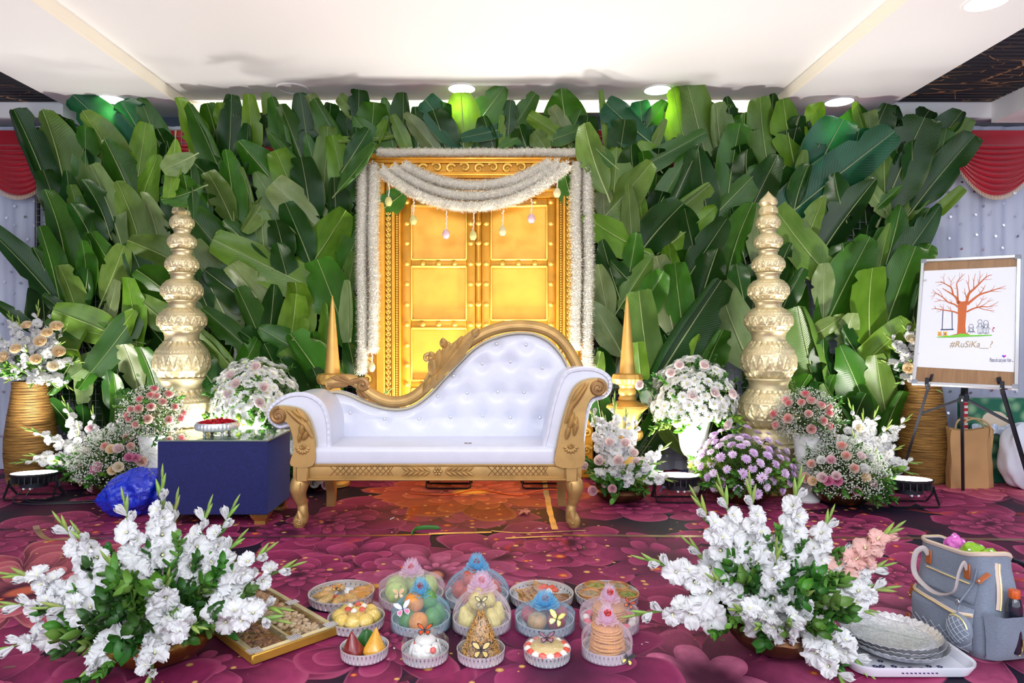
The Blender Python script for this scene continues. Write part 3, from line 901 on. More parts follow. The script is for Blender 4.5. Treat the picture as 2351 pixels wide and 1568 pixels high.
# scrolled frieze: ten comma-shaped scrolls, each its own raised piece
def comma(c, r, flip, yf):
    pts, rad = [], []
    for i in range(26):
        t = i / 25
        a = t * 3.9 * PI / 1.6 + 0.4
        rr = r * (1 - 0.78 * t)
        pts.append(vec(c.x + flip * rr * math.cos(a) , yf, c.z + rr * math.sin(a) * 0.95))
        rad.append(r * (0.30 * (1 - t) + 0.10))
    mb = MB().tube(pts, rad, 6)
    mb.ell(pts[-1], r * 0.2, 8, 6)
    for k in range(5): mb.ell(pts[2 + 3 * k] + vec(0, -r * 0.26, 0), (r * .09, r * .06, r * .05), 6, 4)
    return mb
for k in range(15):
    px = 876 + 32 * k
    c = vec(dx(px), 0, dz(389 + (1.5 if k % 2 else -1.5)))
    comma(c, 0.037, 1 if k % 2 else -1, DD - 0.045).build('frieze_scroll', GDL, door)
# carved scroll column, egg and leaf moulding and pearl beads on both jambs
def repeat_mesh(name, mb, m, spots):
    me = mb.mesh(name, m)
    for x, z, fr in spots: put(name, me, door, loc=vec(x, DD - fr, z) - wloc(door))
egg = MB().ell((0, 0, 0), (0.018, 0.016, 0.020), 8, 6)
for sx in (-1, 1): egg.tube([vec(0, -.012, -.022), vec(sx * .014, -.014, -.010), vec(sx * .019, -.010, .010)], [.003, .006, .003], 5)
zs = []
z = 0.06
while z < dz(448):
    zs.append(z); z += 0.040
repeat_mesh('leaf_moulding', egg, GDL, [(dx(895), z, 0.058) for z in zs] + [(dx(1304.5), z, 0.058) for z in zs])
for px in (913.5, 1286.5):
    mb = MB()
    z = 0.06
    while z < dz(440):
        mb.ell((dx(px), DD - 0.05, z), 0.0085, 7, 5); z += 0.0175
    mb.build('pearl_beads', GDL, door, kind='stuff')
mb = MB()
x = dx(912)
while x < dx(1288):
    mb.ell((x, DD - 0.068, dz(438.5)), 0.007, 6, 4); x += 0.0155
mb.build('pearl_beads', GDL, door, kind='stuff')
for sx, px in ((1, 846), (-1, 1345)):
    for k, py in enumerate(range(470, 1100, 40)):
        c = vec(dx(px), 0, dz(py))
        comma(c, 0.036, sx if k % 2 else -sx, DD - 0.065).build('column_scroll', GDL, door)
# two leaves, each with stiles, sunk panels, bright mouldings and studs
stud = MB().lathe([(0.020, 0.0), (0.021, 0.004), (0.016, 0.006), (0.014, 0.012), (0.008, 0.019), (0.002, 0.022)], 10, mod=lambda a, i, r, z: r * (1 + 0.10 * math.cos(8 * a)) if i < 2 else r)
stud.xf(Euler((PI / 2, 0, 0)).to_matrix().to_4x4())
stud_me = stud.mesh('stud', GDL)
ROWS = [(474, 597), (613, 735), (754, 873), (892, 1010)]
for (x0, x1, pa, pb, cols) in ((923, 1092, 945, 1072, (935, 1081)), (1106, 1275, 1127, 1256, (1116.5, 1264.5))):
    lf = put('door_leaf', None, door)
    mb = MB()
    dbox(mb, x0, pa, 456, FLOORY, 0.03); dbox(mb, pb, x1, 456, FLOORY, 0.03)
    last = 456
    for y0, y1 in ROWS:
        dbox(mb, pa, pb, last, y0, 0.03); last = y1
    dbox(mb, pa, pb, last, FLOORY, 0.03)
    mb.v = [tuple(Vector(v) - wloc(door)) for v in mb.v]
    lf.data and None
    bpy.data.objects.remove(lf)
    lf = put('door_leaf', mb.mesh('door_leaf', GD), door)
    for y0, y1 in ROWS:
        mb = MB(); dbox(mb, pa, pb, y0, y1, 0.004, 0.02); mb.build('panel', GDP, lf)
        mb = MB()
        for a, b, c, d in ((pa, pb, y0 - 3, y0 + 3), (pa, pb, y1 - 3, y1 + 2), (pa - 1, pa + 3, y0, y1), (pb - 3, pb + 1, y0, y1)): dbox(mb, a, b, c, d, 0.038, 0.03, 0.005)
        mb.build('panel_moulding', GDL, lf)
    st = []
    for yy in (465, 514, 559, 606, 652, 699, 745, 792, 838, 882, 930, 980):
        for c in cols: st.append((c, yy))
    for yy in (465, 606, 745, 882):
        for k in range(1, 4): st.append((lerp(cols[0], cols[1], k / 4), yy))
    for a, b in st: put('stud', stud_me, lf, loc=vec(dx(a), DD - 0.03, dz(b)) - wloc(lf))
mb = MB(); dbox(mb, 1092, 1106, 456, FLOORY, 0.02); dbox(mb, 1094, 1104, 456, FLOORY, 0.042, 0.05, 0.01)
cp = mb.build('centre_post', GD, door)
for yy in (514, 559, 606, 652, 699, 745, 792, 838, 882): put('stud', stud_me, cp, loc=vec(dx(1099), DD - 0.04, dz(yy)) - wloc(cp))

# ---- garlands of tuberose petals
def petal_mat():
    t = NT('tuberose_petal')
    n = t.noise(t.obj(), 30, 2)
    t.color(t.mix(n.outputs[0], srgb(255, 252, 242), srgb(255, 255, 252)))
    t.set(Roughness=0.6)
    add_trans(t, srgb(255, 252, 240), 0.55)
    return t.m
TUBE = petal_mat()
STRING = mat('twisted_string', srgb(196, 170, 130), 0.8)
def garland(path, r, label, group, seed, dens=300, ringn=22):
    rng = np.random.default_rng(seed)
    path = [Vector(p) for p in path]
    seg = [0.0]
    for a, b in zip(path[:-1], path[1:]): seg.append(seg[-1] + (b - a).length)
    L = seg[-1]
    n = int(L * dens)
    pa = np.array([tuple(p) for p in path]); sg = np.array(seg)
    s = np.repeat(np.linspace(0, L, n), ringn) + rng.uniform(-1, 1, n * ringn) * L / n * 2
    s = np.clip(s, 0, L)
    c = np.stack([np.interp(s, sg, pa[:, k]) for k in range(3)], 1)
    ca = np.stack([np.interp(np.clip(s + .01, 0, L), sg, pa[:, k]) for k in range(3)], 1) - np.stack([np.interp(np.clip(s - .01, 0, L), sg, pa[:, k]) for k in range(3)], 1)
    T = ca / (np.linalg.norm(ca, axis=1, keepdims=True) + 1e-9)
    up = np.tile(np.array([[0, 1.0, 0]]), (len(s), 1))
    U = np.cross(up, T); U /= np.linalg.norm(U, axis=1, keepdims=True) + 1e-9
    V = np.cross(T, U)
    th = rng.uniform(0, 2 * PI, len(s))
    band = 0.86 + 0.14 * np.sin(s * 120 + seed)                        # petals are strung in bunches
    D = U * np.cos(th)[:, None] + V * np.sin(th)[:, None]
    D = D + T * rng.normal(0.0, 0.4, len(s))[:, None]
    D /= np.linalg.norm(D, axis=1, keepdims=True)
    ln = r * band * rng.uniform(0.88, 1.14, len(s))
    B = np.cross(D, T); B /= np.linalg.norm(B, axis=1, keepdims=True) + 1e-9
    w = rng.uniform(0.0034, 0.0056, len(s))[:, None]
    ln = ln[:, None]
    p0 = c + D * ln * 0.48 - B * w * .5; p1 = c + D * ln * 0.48 + B * w * .5
    p2 = c + D * ln * 0.80 - B * w; p3 = c + D * ln * 0.80 + B * w
    p4 = c + D * ln + T * ln * 0.08
    vs = np.stack([p0, p1, p3, p2, p4], 1).reshape(-1, 3)
    o = path[0]
    t = thing('flower_garland', o, label, 'garland', group)
    me = bpy.data.meshes.new('petals')
    k = np.arange(len(s)) * 5
    fq = np.stack([k, k + 1, k + 2, k + 3], 1)
    ft = np.stack([k + 3, k + 2, k + 4], 1)
    me.from_pydata((vs - np.array(tuple(o))).tolist(), [], fq.tolist() + ft.tolist())
    me.materials.append(TUBE)
    put('petals', me, t, kind='stuff')
    MB().tube(path, r * 0.60, 12).build('string', TUBE, t)
    return t
GDp = 4.90
def gp(*pts): return catmull([P(x, y, GDp) for x, y in pts], 8)
wig = lambda x, y0, y1, ph: [(x + 1.6 * math.sin(k * 1.7 + ph), lerp(y0, y1, k / 6)) for k in range(7)]
VG, SG = 'vertical petal garlands at the sides of the golden door', 'draped petal garlands across the golden door'
garland(gp(*wig(831, 378, 855, 0)), 0.057, 'long white petal garland hanging at the outer edge of the door, nearer the blue table', VG, 1)
garland(gp(*wig(857, 380, 806, 1)), 0.056, 'shorter white petal garland with a lotus bud at its end, behind the low sofa end', VG, 2)
garland(gp(*wig(1323, 374, 800, 2)), 0.056, 'white petal garland over the carved jamb above the high sofa arm, inner of its pair', VG, 3)
garland(gp(*wig(1350, 376, 842, 3)), 0.057, 'white petal garland at the door edge above the high sofa arm, outer of its pair', VG, 4)
garland([P(x, 350 + .8 * math.sin(x * .05), 4.89) for x in range(868, 1342, 12)], 0.042, 'white petal garland lying straight along the top of the golden door', 'petal garland along the door top', 5)
def sag(x0, y0, x1, y1, low, n=24):
    out = []
    for i in range(n + 1):
        t = i / n
        y = lerp(y0, y1, t) + (low - (y0 + y1) / 2) * (1 - abs(2 * t - 1) ** 2.1)
        out.append((lerp(x0, x1, t), y))
    return out
garland([P(x, y, 4.86) for x, y in sag(928, 380, 1262, 374, 426)], 0.054, 'uppermost of the three sagging petal garlands across the golden door', SG, 6)
garland([P(x, y, 4.855) for x, y in sag(903, 386, 1282, 376, 450)], 0.054, 'middle one of the three sagging petal garlands across the golden door', SG, 7)
garland([P(x, y, 4.85) for x, y in sag(876, 390, 1302, 380, 474)], 0.056, 'lowest of the three sagging petal garlands, from which the lotus buds hang', SG, 8)
# lotus buds on strings
BUDM = {k: mat('lotus_' + k, c, 0.5, trans=0.15, var=0.12) for k, c in (('green', srgb(214, 206, 130)), ('pink', srgb(226, 190, 196)), ('cream', srgb(226, 214, 164)))}
def bud(px, py, top, kind, label):
    b = P(px, py, 4.82)
    tp = P(px + 1, top, 4.82)
    t = thing('lotus_bud', b, label, 'flower bud', 'lotus buds hanging on strings')
    mb = MB().tube([tp, (tp + b) / 2 + vec(.003, 0, 0), b + vec(0, 0, 0.02)], 0.0026, 5)
    rr = random.Random(int(px))
    for k in range(9):
        c = tp.lerp(b + vec(0, 0, .02), (k + 0.5) / 9)
        mb.ell(c + vec(rr.uniform(-.006, .006), -.003, 0), (.004, .004, .009), 5, 4, Euler((0, rr.uniform(-.8, .8), 0)).to_matrix())
    mb.build('string', TUBE, t)
    for k in range(6):
        a = k * PI / 3
        pm = MB().grid(lambda u, v: vec((0.006 + 0.021 * math.sin(PI * min(1, v * 0.88 + .06)) ** .8) * math.cos(a + (u - .5) * 1.35), (0.006 + 0.021 * math.sin(PI * min(1, v * .88 + .06)) ** .8) * math.sin(a + (u - .5) * 1.35), 0.030 - 0.066 * v), 4, 6)
        pm.build('petal', BUDM[kind], t, local=True)
for a in ((892, 462, 424, 'green', 'pale green lotus bud hanging over the carved jamb on the side of the blue table'), (949, 505, 458, 'green', 'greenish lotus bud hanging over the stile of the golden door leaf nearer the blue table'),
          (1024, 537, 484, 'pink', 'pinkish white lotus bud on the longest string, over the door panel nearer the blue table'), (1086, 540, 488, 'green', 'green lotus bud hanging beside the seam between the door leaves'),
          (1154, 530, 482, 'cream', 'cream lotus bud hanging over the door panel next to the centre post'), (1220, 501, 456, 'pink', 'pink lotus bud hanging over the door panel near its outer stile'),
          (1279, 442, 410, 'cream', 'cream lotus bud on a short string at the upper door corner by the leaf'), (853, 842, 812, 'cream', 'cream lotus bud ending the shorter garland behind the low end of the sofa')):
    bud(*a)
# ================================================================ SOFA
GS = gold('sofa_antique_gold', srgb(204, 164, 100), 0.40, 0.45, 0.25)
GSD = gold('sofa_dark_gold', srgb(168, 128, 80), 0.42, 0.4, 0.3)
def vinyl():
    t = NT('white_leatherette')
    n = t.noise(t.pos(), 7, 4, 0.6, 0.8)
    t.color(t.mix(n.outputs[0], srgb(212, 215, 230), srgb(228, 230, 240)))
    t.set(Roughness=0.36)
    t.b.inputs['Coat Weight'].default_value = 0.25
    t.bump(n.outputs[0], 0.12, 0.02)
    return t.m
VIN = vinyl()
ROPE = mat('braided_piping', srgb(200, 190, 160), 0.55, bump=0.5, bs=300)
SFD, SBD = 3.72, 4.12                                         # front face and backrest planes
sofa = thing('chaise_sofa', (-0.36, 3.95, 0), 'white button-tufted chaise sofa with a carved gold frame', 'sofa')
def fp(px, py, d=SFD): return P(px, py, d)
# seat
zr0, zr1 = fp(0, 1102).z, fp(0, 1064).z
zs_top = 0.455
xl, xr = fp(722, 0).x, fp(1272, 0).x
def seatfn(u, v):
    s = u * 2 - 1
    return vec(0, 0, 0)
mb = MB().box(((xl + xr) / 2, 3.93, (zr1 + zs_top) / 2 - 0.012), (xr - xl + 0.02, 0.46, zs_top - zr1 + 0.0), 0.03, seg=3)
mb.build('seat_cushion', VIN, sofa)
# back pad, outline along its top
TOP = [(742, 905), (770, 898), (800, 904), (838, 921), (878, 934), (915, 938), (950, 930), (985, 905), (1020, 868), (1055, 831), (1090, 798), (1130, 776), (1180, 764), (1225, 766), (1262, 784), (1290, 815), (1308, 850)]
tops = catmull([fp(x, y, SBD) for x, y in TOP], 6)
tx = np.array([p.x for p in tops]); tz = np.array([p.z for p in tops])
BUT = [(1140, 790), (1208, 792), (1107, 836), (1172, 831), (1246, 846), (1041, 864), (1004, 911), (1072, 903), (1143, 901), (1203, 902), (802, 949), (881, 963), (961, 963), (1034, 959), (1108, 957), (1172, 960), (1240, 960)]
bts = [fp(x, y, SBD - 0.03) for x, y in BUT]
z_lo = 0.40
def padfn(u, v):
    x = lerp(tx[0], tx[-1], u)
    zt = float(np.interp(x, tx, tz))
    z = lerp(z_lo, zt, v)
    e = min(1.0, (zt - z) / 0.06, (x - tx[0]) / 0.08 + .3, (tx[-1] - x) / 0.08 + .3)
    y = SBD + 0.03 - 0.062 * math.sqrt(max(0, min(1, e)))
    for b in bts:
        d2 = (x - b.x) ** 2 + (z - b.z) ** 2
        y += 0.026 * math.exp(-d2 / 0.0016)
        if abs(z - b.z) < .03 and abs(x - b.x) < .12: y += 0.004 * math.exp(-((z - b.z) / .008) ** 2) * (1 - abs(x - b.x) / .12)
    return vec(x, y, z)
mb = MB().grid(padfn, 110, 50)
mb.grid(lambda u, v: vec(lerp(tx[0], tx[-1], u), SBD + 0.07, lerp(z_lo - 0.1, float(np.interp(lerp(tx[0], tx[-1], u), tx, tz)), v)), 60, 2)
mb.build('backrest', VIN, sofa, sharp=None)
bm_ = MB().ell((0, 0, 0), (0.0115, 0.007, 0.0115), 10, 6).mesh('crystal_button', mat('crystal_glass', (.75, .77, .82), 0.08, 0.6))
for b in bts: put('crystal_button', bm_, sofa, loc=vec(b.x, b.y + 0.012 + .012, b.z) - wloc(sofa))
# carved top rail follows the pad
OUT = [(752, 884), (778, 873), (806, 872), (828, 884), (848, 901), (880, 918), (912, 922), (942, 915), (972, 894), (1004, 858), (1042, 818), (1080, 784), (1126, 759), (1180, 748), (1232, 751), (1274, 769), (1304, 802), (1326, 842), (1336, 862)]
rail = catmull([fp(x, y, SBD + 0.005) for x, y in OUT], 6)
mb = MB().tube(rail, 0.036, 12, flat=(0.95, 1.05))
mb.tube([p + vec(0, -.030, -.006) for p in rail], 0.010, 6)
mb.build('back_rail', GS, sofa)
MB().tube([p + vec(0, -.022, -.002) for p in tops], 0.0075, 8).build('piping', ROPE, sofa)
def spiral(c, r, turns, a0, flip, y, rad, n=34, out=None):
    pts, rs = list(out or []), [rad * 0.9] * len(out or [])
    for i in range(n + 1):
        t = i / n
        a = a0 + flip * t * turns * 2 * PI
        rr = r * (1 - 0.86 * t)
        pts.append(vec(c.x + rr * math.cos(a), y - 0.012 * t, c.z + rr * math.sin(a)))
        rs.append(rad * (1 - 0.45 * t))
    return pts, rs
def leaflet(mb, a, b, w, th=0.012, bow=0.0):
    a, b = Vector(a), Vector(b)
    z = (b - a)
    L = z.length
    R = frame(z, (0, 1, 0))
    side = R @ vec(1, 0, 0) if abs((R @ vec(1, 0, 0)).y) < .5 else R @ vec(0, 1, 0)
    def fn(u, v):
        s = u * 2 - 1
        ww = w * math.sin(PI * min(1, v * .93 + .07)) ** .7
        return a + z * v + side * (s * ww + bow * math.sin(PI * v)) + vec(0, -1, 0) * (th * (1 - abs(s)) ** .6 * math.sin(PI * min(1, .15 + v * .85)) + th * .3)
    return mb.grid(fn, 6, 8)
# ornament over the rising rail: acanthus, flower and curl
orn = put('carved_crest', None, sofa)
bpy.data.objects.remove(orn)
mb = MB()
yo = SBD - 0.02
root = fp(1002, 866, yo)
for (ax, ay, bx, by, w) in ((1004, 862, 1092, 760, .030), (1030, 830, 1098, 752, .022), (1012, 850, 1060, 775, .024), (1008, 856, 1034, 786, .022), (1004, 862, 1010, 800, .022), (1000, 872, 994, 812, .024), (1060, 800, 1082, 772, .018), (1046, 812, 1062, 770, .016), (1020, 846, 1066, 800, .02), (1000, 880, 1022, 836, .018), (985, 892, 1010, 850, .02), (974, 900, 996, 862, .018), (1022, 800, 1016, 775, .016), (1080, 775, 1100, 754, .016), (998, 830, 988, 806, .016)):
    leaflet(mb, fp(ax, ay, yo), fp(bx, by, yo - .016), w * 1.6, 0.040)
pts, rs = spiral(fp(983, 822, yo), 0.030, 1.25, -0.3, 1, yo - .01, 0.014, out=[fp(975, 880, yo), fp(988, 855, yo), fp(998, 836, yo)])
mb.tube(pts, rs, 8)
crest = mb.build('carved_crest', GS, sofa)
mb = MB()
fc = fp(1028, 799, yo - 0.026)
for k in range(9):
    a = 2 * PI * k / 9
    mb.ell(fc + vec(.024 * math.cos(a), 0, .024 * math.sin(a)), (.016, .009, .010), 8, 5, Euler((0, -a, 0)).to_matrix())
mb.ell(fc + vec(0, -.008, 0), .010, 8, 6)
mb.build('carved_flower', GS, crest)
mb = MB()
pts, rs = spiral(fp(833, 884, yo), 0.036, 1.4, 2.4, -1, yo - .008, 0.019, out=[fp(752, 884, yo), fp(775, 880, yo), fp(800, 876, yo)])
mb.tube(pts, rs, 8)
mb.ell(fp(834, 882, yo), (.03, .018, .03), 10, 6)
for (ax, ay, bx, by, w) in ((815, 882, 758, 866, .022), (800, 884, 752, 886, .02), (812, 878, 776, 862, .018), (826, 895, 850, 918, .018), (818, 896, 838, 916, .014), (790, 872, 764, 872, .016)):
    leaflet(mb, fp(ax, ay, yo), fp(bx, by, yo), w * .8, .016)
mb.build('carved_scroll', GSD, sofa)
# arms: gold scroll face in front of a rolled white pad
def arm(face, padpts, c, r, flip, leaves, dz0, dback, shell):
    face = [fp(x, y) for x, y in face]
    f2 = [(p.x, p.z) for p in catmull(face, 4, True)]
    pad = [fp(x, y) for x, y in padpts]
    p2 = [(p.x, p.z) for p in catmull(pad, 5, True)]
    mb = MB().prism(p2, SFD + 0.012, SFD + dback)
    # puckered front lip
    lip = catmull([vec(p.x, SFD + 0.014, p.z) for p in pad], 10, True)
    mb.tube([q + vec(0, -.004 * abs(math.sin(i * .9)), 0) for i, q in enumerate(lip)], 0.013, 6, closed=True)
    a = mb.build('armrest', VIN, sofa, sharp=50)
    mb = MB().prism(f2, SFD - 0.035, SFD + 0.03)
    front = mb.build('arm_face', GS, a)
    cc = fp(*c)
    mb = MB()
    pts, rs = spiral(cc, r, 1.6, PI / 2, flip, SFD - 0.038, 0.012)
    mb.tube(pts, rs, 8)
    mb.ell(cc + vec(0, SFD - cc.y - .034, 0), (r * .96, .016, r * .96), 14, 8)
    mb.build('scroll', GSD, a)
    mb = MB()
    for (ax, ay, bx, by, w) in leaves: leaflet(mb, fp(ax, ay, SFD - .036), fp(bx, by, SFD - .036), w * 1.25, .020)
    sc = fp(*shell)
    for k in range(7):
        an = PI + PI * (k + .5) / 7
        q = vec(sc.x + .028 * math.cos(an), SFD - .036, sc.z + .028 * math.sin(an))
        mb.ell(q, (.016, .007, .0085), 8, 5, Euler((0, -an, 0)).to_matrix())
    pts, rs = spiral(vec(sc.x, 0, sc.z), .014, 1.2, 0, 1, SFD - .04, .006)
    mb.tube(pts, rs, 6)
    mb.build('carved_leaves', GS, a)
    edge = catmull([vec(p.x, SFD - 0.002, p.z) for p in face], 6, True)
    MB().tube(edge, 0.006, 6, closed=True).build('piping', ROPE, a)
arm([(672, 1066), (679, 1030), (676, 1000), (668, 975), (656, 965), (642, 972), (627, 962), (623, 946), (634, 934), (655, 932), (688, 938), (708, 955), (720, 985), (726, 1020), (722, 1066)],
    [(700, 1060), (690, 1010), (668, 978), (640, 980), (620, 965), (617, 945), (632, 925), (665, 908), (705, 908), (738, 930), (752, 970), (754, 1010), (750, 1060)],
    (645, 953), 0.043, 1, [(712, 985, 655, 938, .013), (700, 960, 670, 940, .011), (718, 1005, 690, 955, .012), (690, 1000, 697, 965, .014), (696, 1010, 710, 985, .012), (686, 1015, 692, 985, .01), (706, 966, 680, 936, .01)], 0, 0.40, (699, 1024))
arm([(1275, 1066), (1279, 1020), (1287, 980), (1298, 940), (1312, 900), (1330, 878), (1360, 869), (1386, 874), (1393, 892), (1384, 906), (1366, 908), (1352, 918), (1343, 945), (1338, 1000), (1336, 1066)],
    [(1250, 1060), (1258, 990), (1275, 915), (1297, 862), (1330, 848), (1370, 850), (1398, 868), (1400, 893), (1386, 910), (1358, 922), (1346, 960), (1338, 1010), (1330, 1060)],
    (1370, 890), 0.045, -1, [(1302, 950, 1352, 878, .013), (1310, 925, 1345, 876, .012), (1306, 985, 1318, 945, .014), (1318, 1000, 1325, 955, .012), (1298, 972, 1322, 905, .012), (1300, 1008, 1308, 975, .012), (1326, 985, 1316, 962, .012), (1300, 960, 1335, 890, .01)], 0, 0.40, (1309, 1022))
# front rail with mouldings, lattice and flower
zc = (zr0 + zr1) / 2
xa, xb = fp(672, 0).x, fp(1336, 0).x
mb = MB().box(((xa + xb) / 2, SFD + 0.02, zc), (xb - xa, 0.05, zr1 - zr0 - .012), 0.012, seg=2)
mb.box(((xa + xb) / 2, SFD + 0.012, zr1 - .006), (xb - xa - .02, 0.062, 0.014), 0.005)
mb.box(((xa + xb) / 2, SFD + 0.010, zr0 + .006), (xb - xa - .06, 0.066, 0.014), 0.005)
for x in (fp(696, 0).x, fp(1311, 0).x): mb.box((x, SFD + .01, zc - .002), (0.068, 0.075, zr1 - zr0 + .012), 0.008)
fr = mb.build('front_rail', GS, sofa)
MB().tube([fp(722, 1063, SFD - .012), fp(1000, 1064, SFD - .012), fp(1273, 1065, SFD - .012)], .0065, 8).build('piping', ROPE, sofa)
for x0, x1 in ((758, 902), (1120, 1258)):
    mb = MB()
    n = 11
    for k in range(n):
        a, b = lerp(x0, x1, k / n), lerp(x0, x1, (k + 1.6) / n)
        if b > x1: b = x1
        mb.tube([fp(a, 1071, SFD - .006), fp(b, 1092, SFD - .006)], .0022, 4)
        mb.tube([fp(a, 1092, SFD - .006), fp(b, 1071, SFD - .006)], .0022, 4)
    mb.build('carved_lattice', GSD, fr)
mb = MB()
c = fp(1005, 1082, SFD - .01)
for k in range(6):
    a = 2 * PI * k / 6
    mb.ell(c + vec(.016 * math.cos(a), 0, .016 * math.sin(a)), (.011, .009, .008), 8, 5, Euler((0, -a, 0)).to_matrix())
mb.ell(c + vec(0, -.006, 0), .007, 8, 5)
for s in (-1, 1):
    for k in range(5):
        x = 1005 + s * (18 + 12 * k)
        leaflet(mb, fp(x, 1082, SFD - .008), fp(x + s * 17, 1071, SFD - .008), .009, .009)
        leaflet(mb, fp(x, 1082, SFD - .008), fp(x + s * 17, 1093, SFD - .008), .009, .009)
mb.build('carved_flower', GS, fr)
# cabriole front legs, plain splayed back legs
def cab(px):
    x = fp(px, 0).x
    s = -1 if px < 1000 else 1
    prof = [(0.0, zr0 + .01, .044), (0.010, .235, .050), (0.014, .205, .047), (0.010, .165, .036), (0.0, .12, .029), (-.006, .085, .028), (0.0, .055, .036), (0.008, .028, .040), (0.008, .010, .032), (0.004, 0.0, .026)]
    pts = catmull([vec(x + s * a, SFD + .03 - abs(a) * 1.2, z) for a, z, r in prof], 4)
    rs = [float(np.interp(i / 4, range(len(prof)), [p[2] for p in prof])) for i in range(len(pts))]
    mb = MB().tube(pts, rs, 14, up=vec(1, 0, 0))
    lg = mb.build('leg', GS, sofa)
    mb = MB()
    for k in range(4): leaflet(mb, (x + s * (.004 + .012 * k) - s * .01, SFD - .022 + .003 * k, .25), (x + s * (.0 + .012 * k), SFD - .016, .15 + .014 * k), .010, .010)
    leaflet(mb, (x - .01, SFD - .005, .095), (x + .012, SFD - .014, .015), .016, .012)
    pts, rs = spiral(vec(x + s * .004, 0, .038), .018, 1.3, 0, s, SFD - .014, .006)
    mb.tube(pts, rs, 6)
    mb.build('carved_leaves', GS, lg)
cab(690); cab(1314)
for px, s in ((760, -1), (1290, 1)):
    x = P(px, 0, 4.18).x
    pts = catmull([vec(x, 4.13, .30), vec(x, 4.14, .2), vec(x - s * .004, 4.18, .10), vec(x + s * .004, 4.20, 0.0)], 5)
    MB().tube(pts, [lerp(.042, .034, i / (len(pts) - 1)) for i in range(len(pts))], 4, up=vec(1, 1, 0)).build('leg', GS, sofa, smooth=False)
xm = (xa + xb) / 2
MB().box((xm, 4.14, .33), (xb - xa - .08, .04, .1), .006).build('back_beam', GS, sofa)
MB().box((xm, 3.93, zr1 - .03), (xb - xa - .1, .4, .03), .004).build('seat_board', mat('raw_ply', srgb(120, 90, 60), .8), sofa)
# little petals fallen on the seat
SM = mat('wilted_petal', srgb(110, 84, 80), .8)
for px, py in ((1070, 1013), (1079, 1013)):
    g = P(px, py, 3.82); g.z = zs_top
    mb = MB().ell((0, 0, .002), (.012, .006, .002), 8, 4)
    put('fallen_petal', mb.mesh('fallen_petal', SM), loc=(g.x, g.y, zs_top - .012 + .0005), label='dark wilted petal lying on the white sofa seat', cat='petal', group='petals on the sofa seat')

# ================================================================ BLUE TABLE
def velvet():
    t = NT('royal_blue_velvet')
    n = t.noise(t.obj(), 75, 4, 0.65, 1.2)
    t.color(t.mix(t.ss(n.outputs[0], .3, .75), srgb(12, 16, 72), srgb(22, 32, 100)))
    t.set(Roughness=0.8)
    t.b.inputs['Sheen Weight'].default_value = 0.6
    t.b.inputs['Sheen Tint'].default_value = (.25, .35, 1, 1)
    t.bump(n.outputs[0], .1, .01)
    return t.m
TD0, TD1 = 3.76, 4.17
tx0, tx1 = P(361, 0, TD0).x, P(614, 0, TD0).x
tzb, tzt = P(0, 1182, TD0).z, P(0, 1014, TD0).z
tab = thing('side_table', ((tx0 + tx1) / 2, (TD0 + TD1) / 2, 0), 'box-shaped royal blue velvet side table with a glass top', 'table')
MB().box(((tx0 + tx1) / 2, (TD0 + TD1) / 2, (tzb + tzt) / 2), (tx1 - tx0, TD1 - TD0, tzt - tzb), .008, seg=2).build('body', velvet(), tab)
GL = NT('green_edged_glass')
GL.color(srgb(150, 176, 160)); GL.set(Roughness=0.03, Metallic=0.55)
GL.b.inputs['Coat Weight'].default_value = 1.0
MB().box(((tx0 + tx1) / 2, (TD0 + TD1) / 2, tzt + .005), (tx1 - tx0 + .012, TD1 - TD0 + .012, .009), .002).build('glass_top', [GL.m], tab)
for x in (tx0 + .05, tx1 - .05):
    for y in (TD0 + .05, TD1 - .05):
        vs = []
        for z, r in ((tzb, .05), (tzb - .02, .042), (.02, .03), (0, .03)): vs += [vec(x - r, y - r, z), vec(x + r, y - r, z), vec(x + r, y + r, z), vec(x - r, y + r, z)]
        fs = [(0, 3, 2, 1), (12, 13, 14, 15)] + [(4 * k + i, 4 * k + (i + 1) % 4, 4 * k + 4 + (i + 1) % 4, 4 * k + 4 + i) for k in range(3) for i in range(4)]
        MB().add(vs, fs).build('foot', gold('table_foot_gold', srgb(206, 160, 84), .25, .8, .2), tab, smooth=False)
TABZ = tzt + .0095

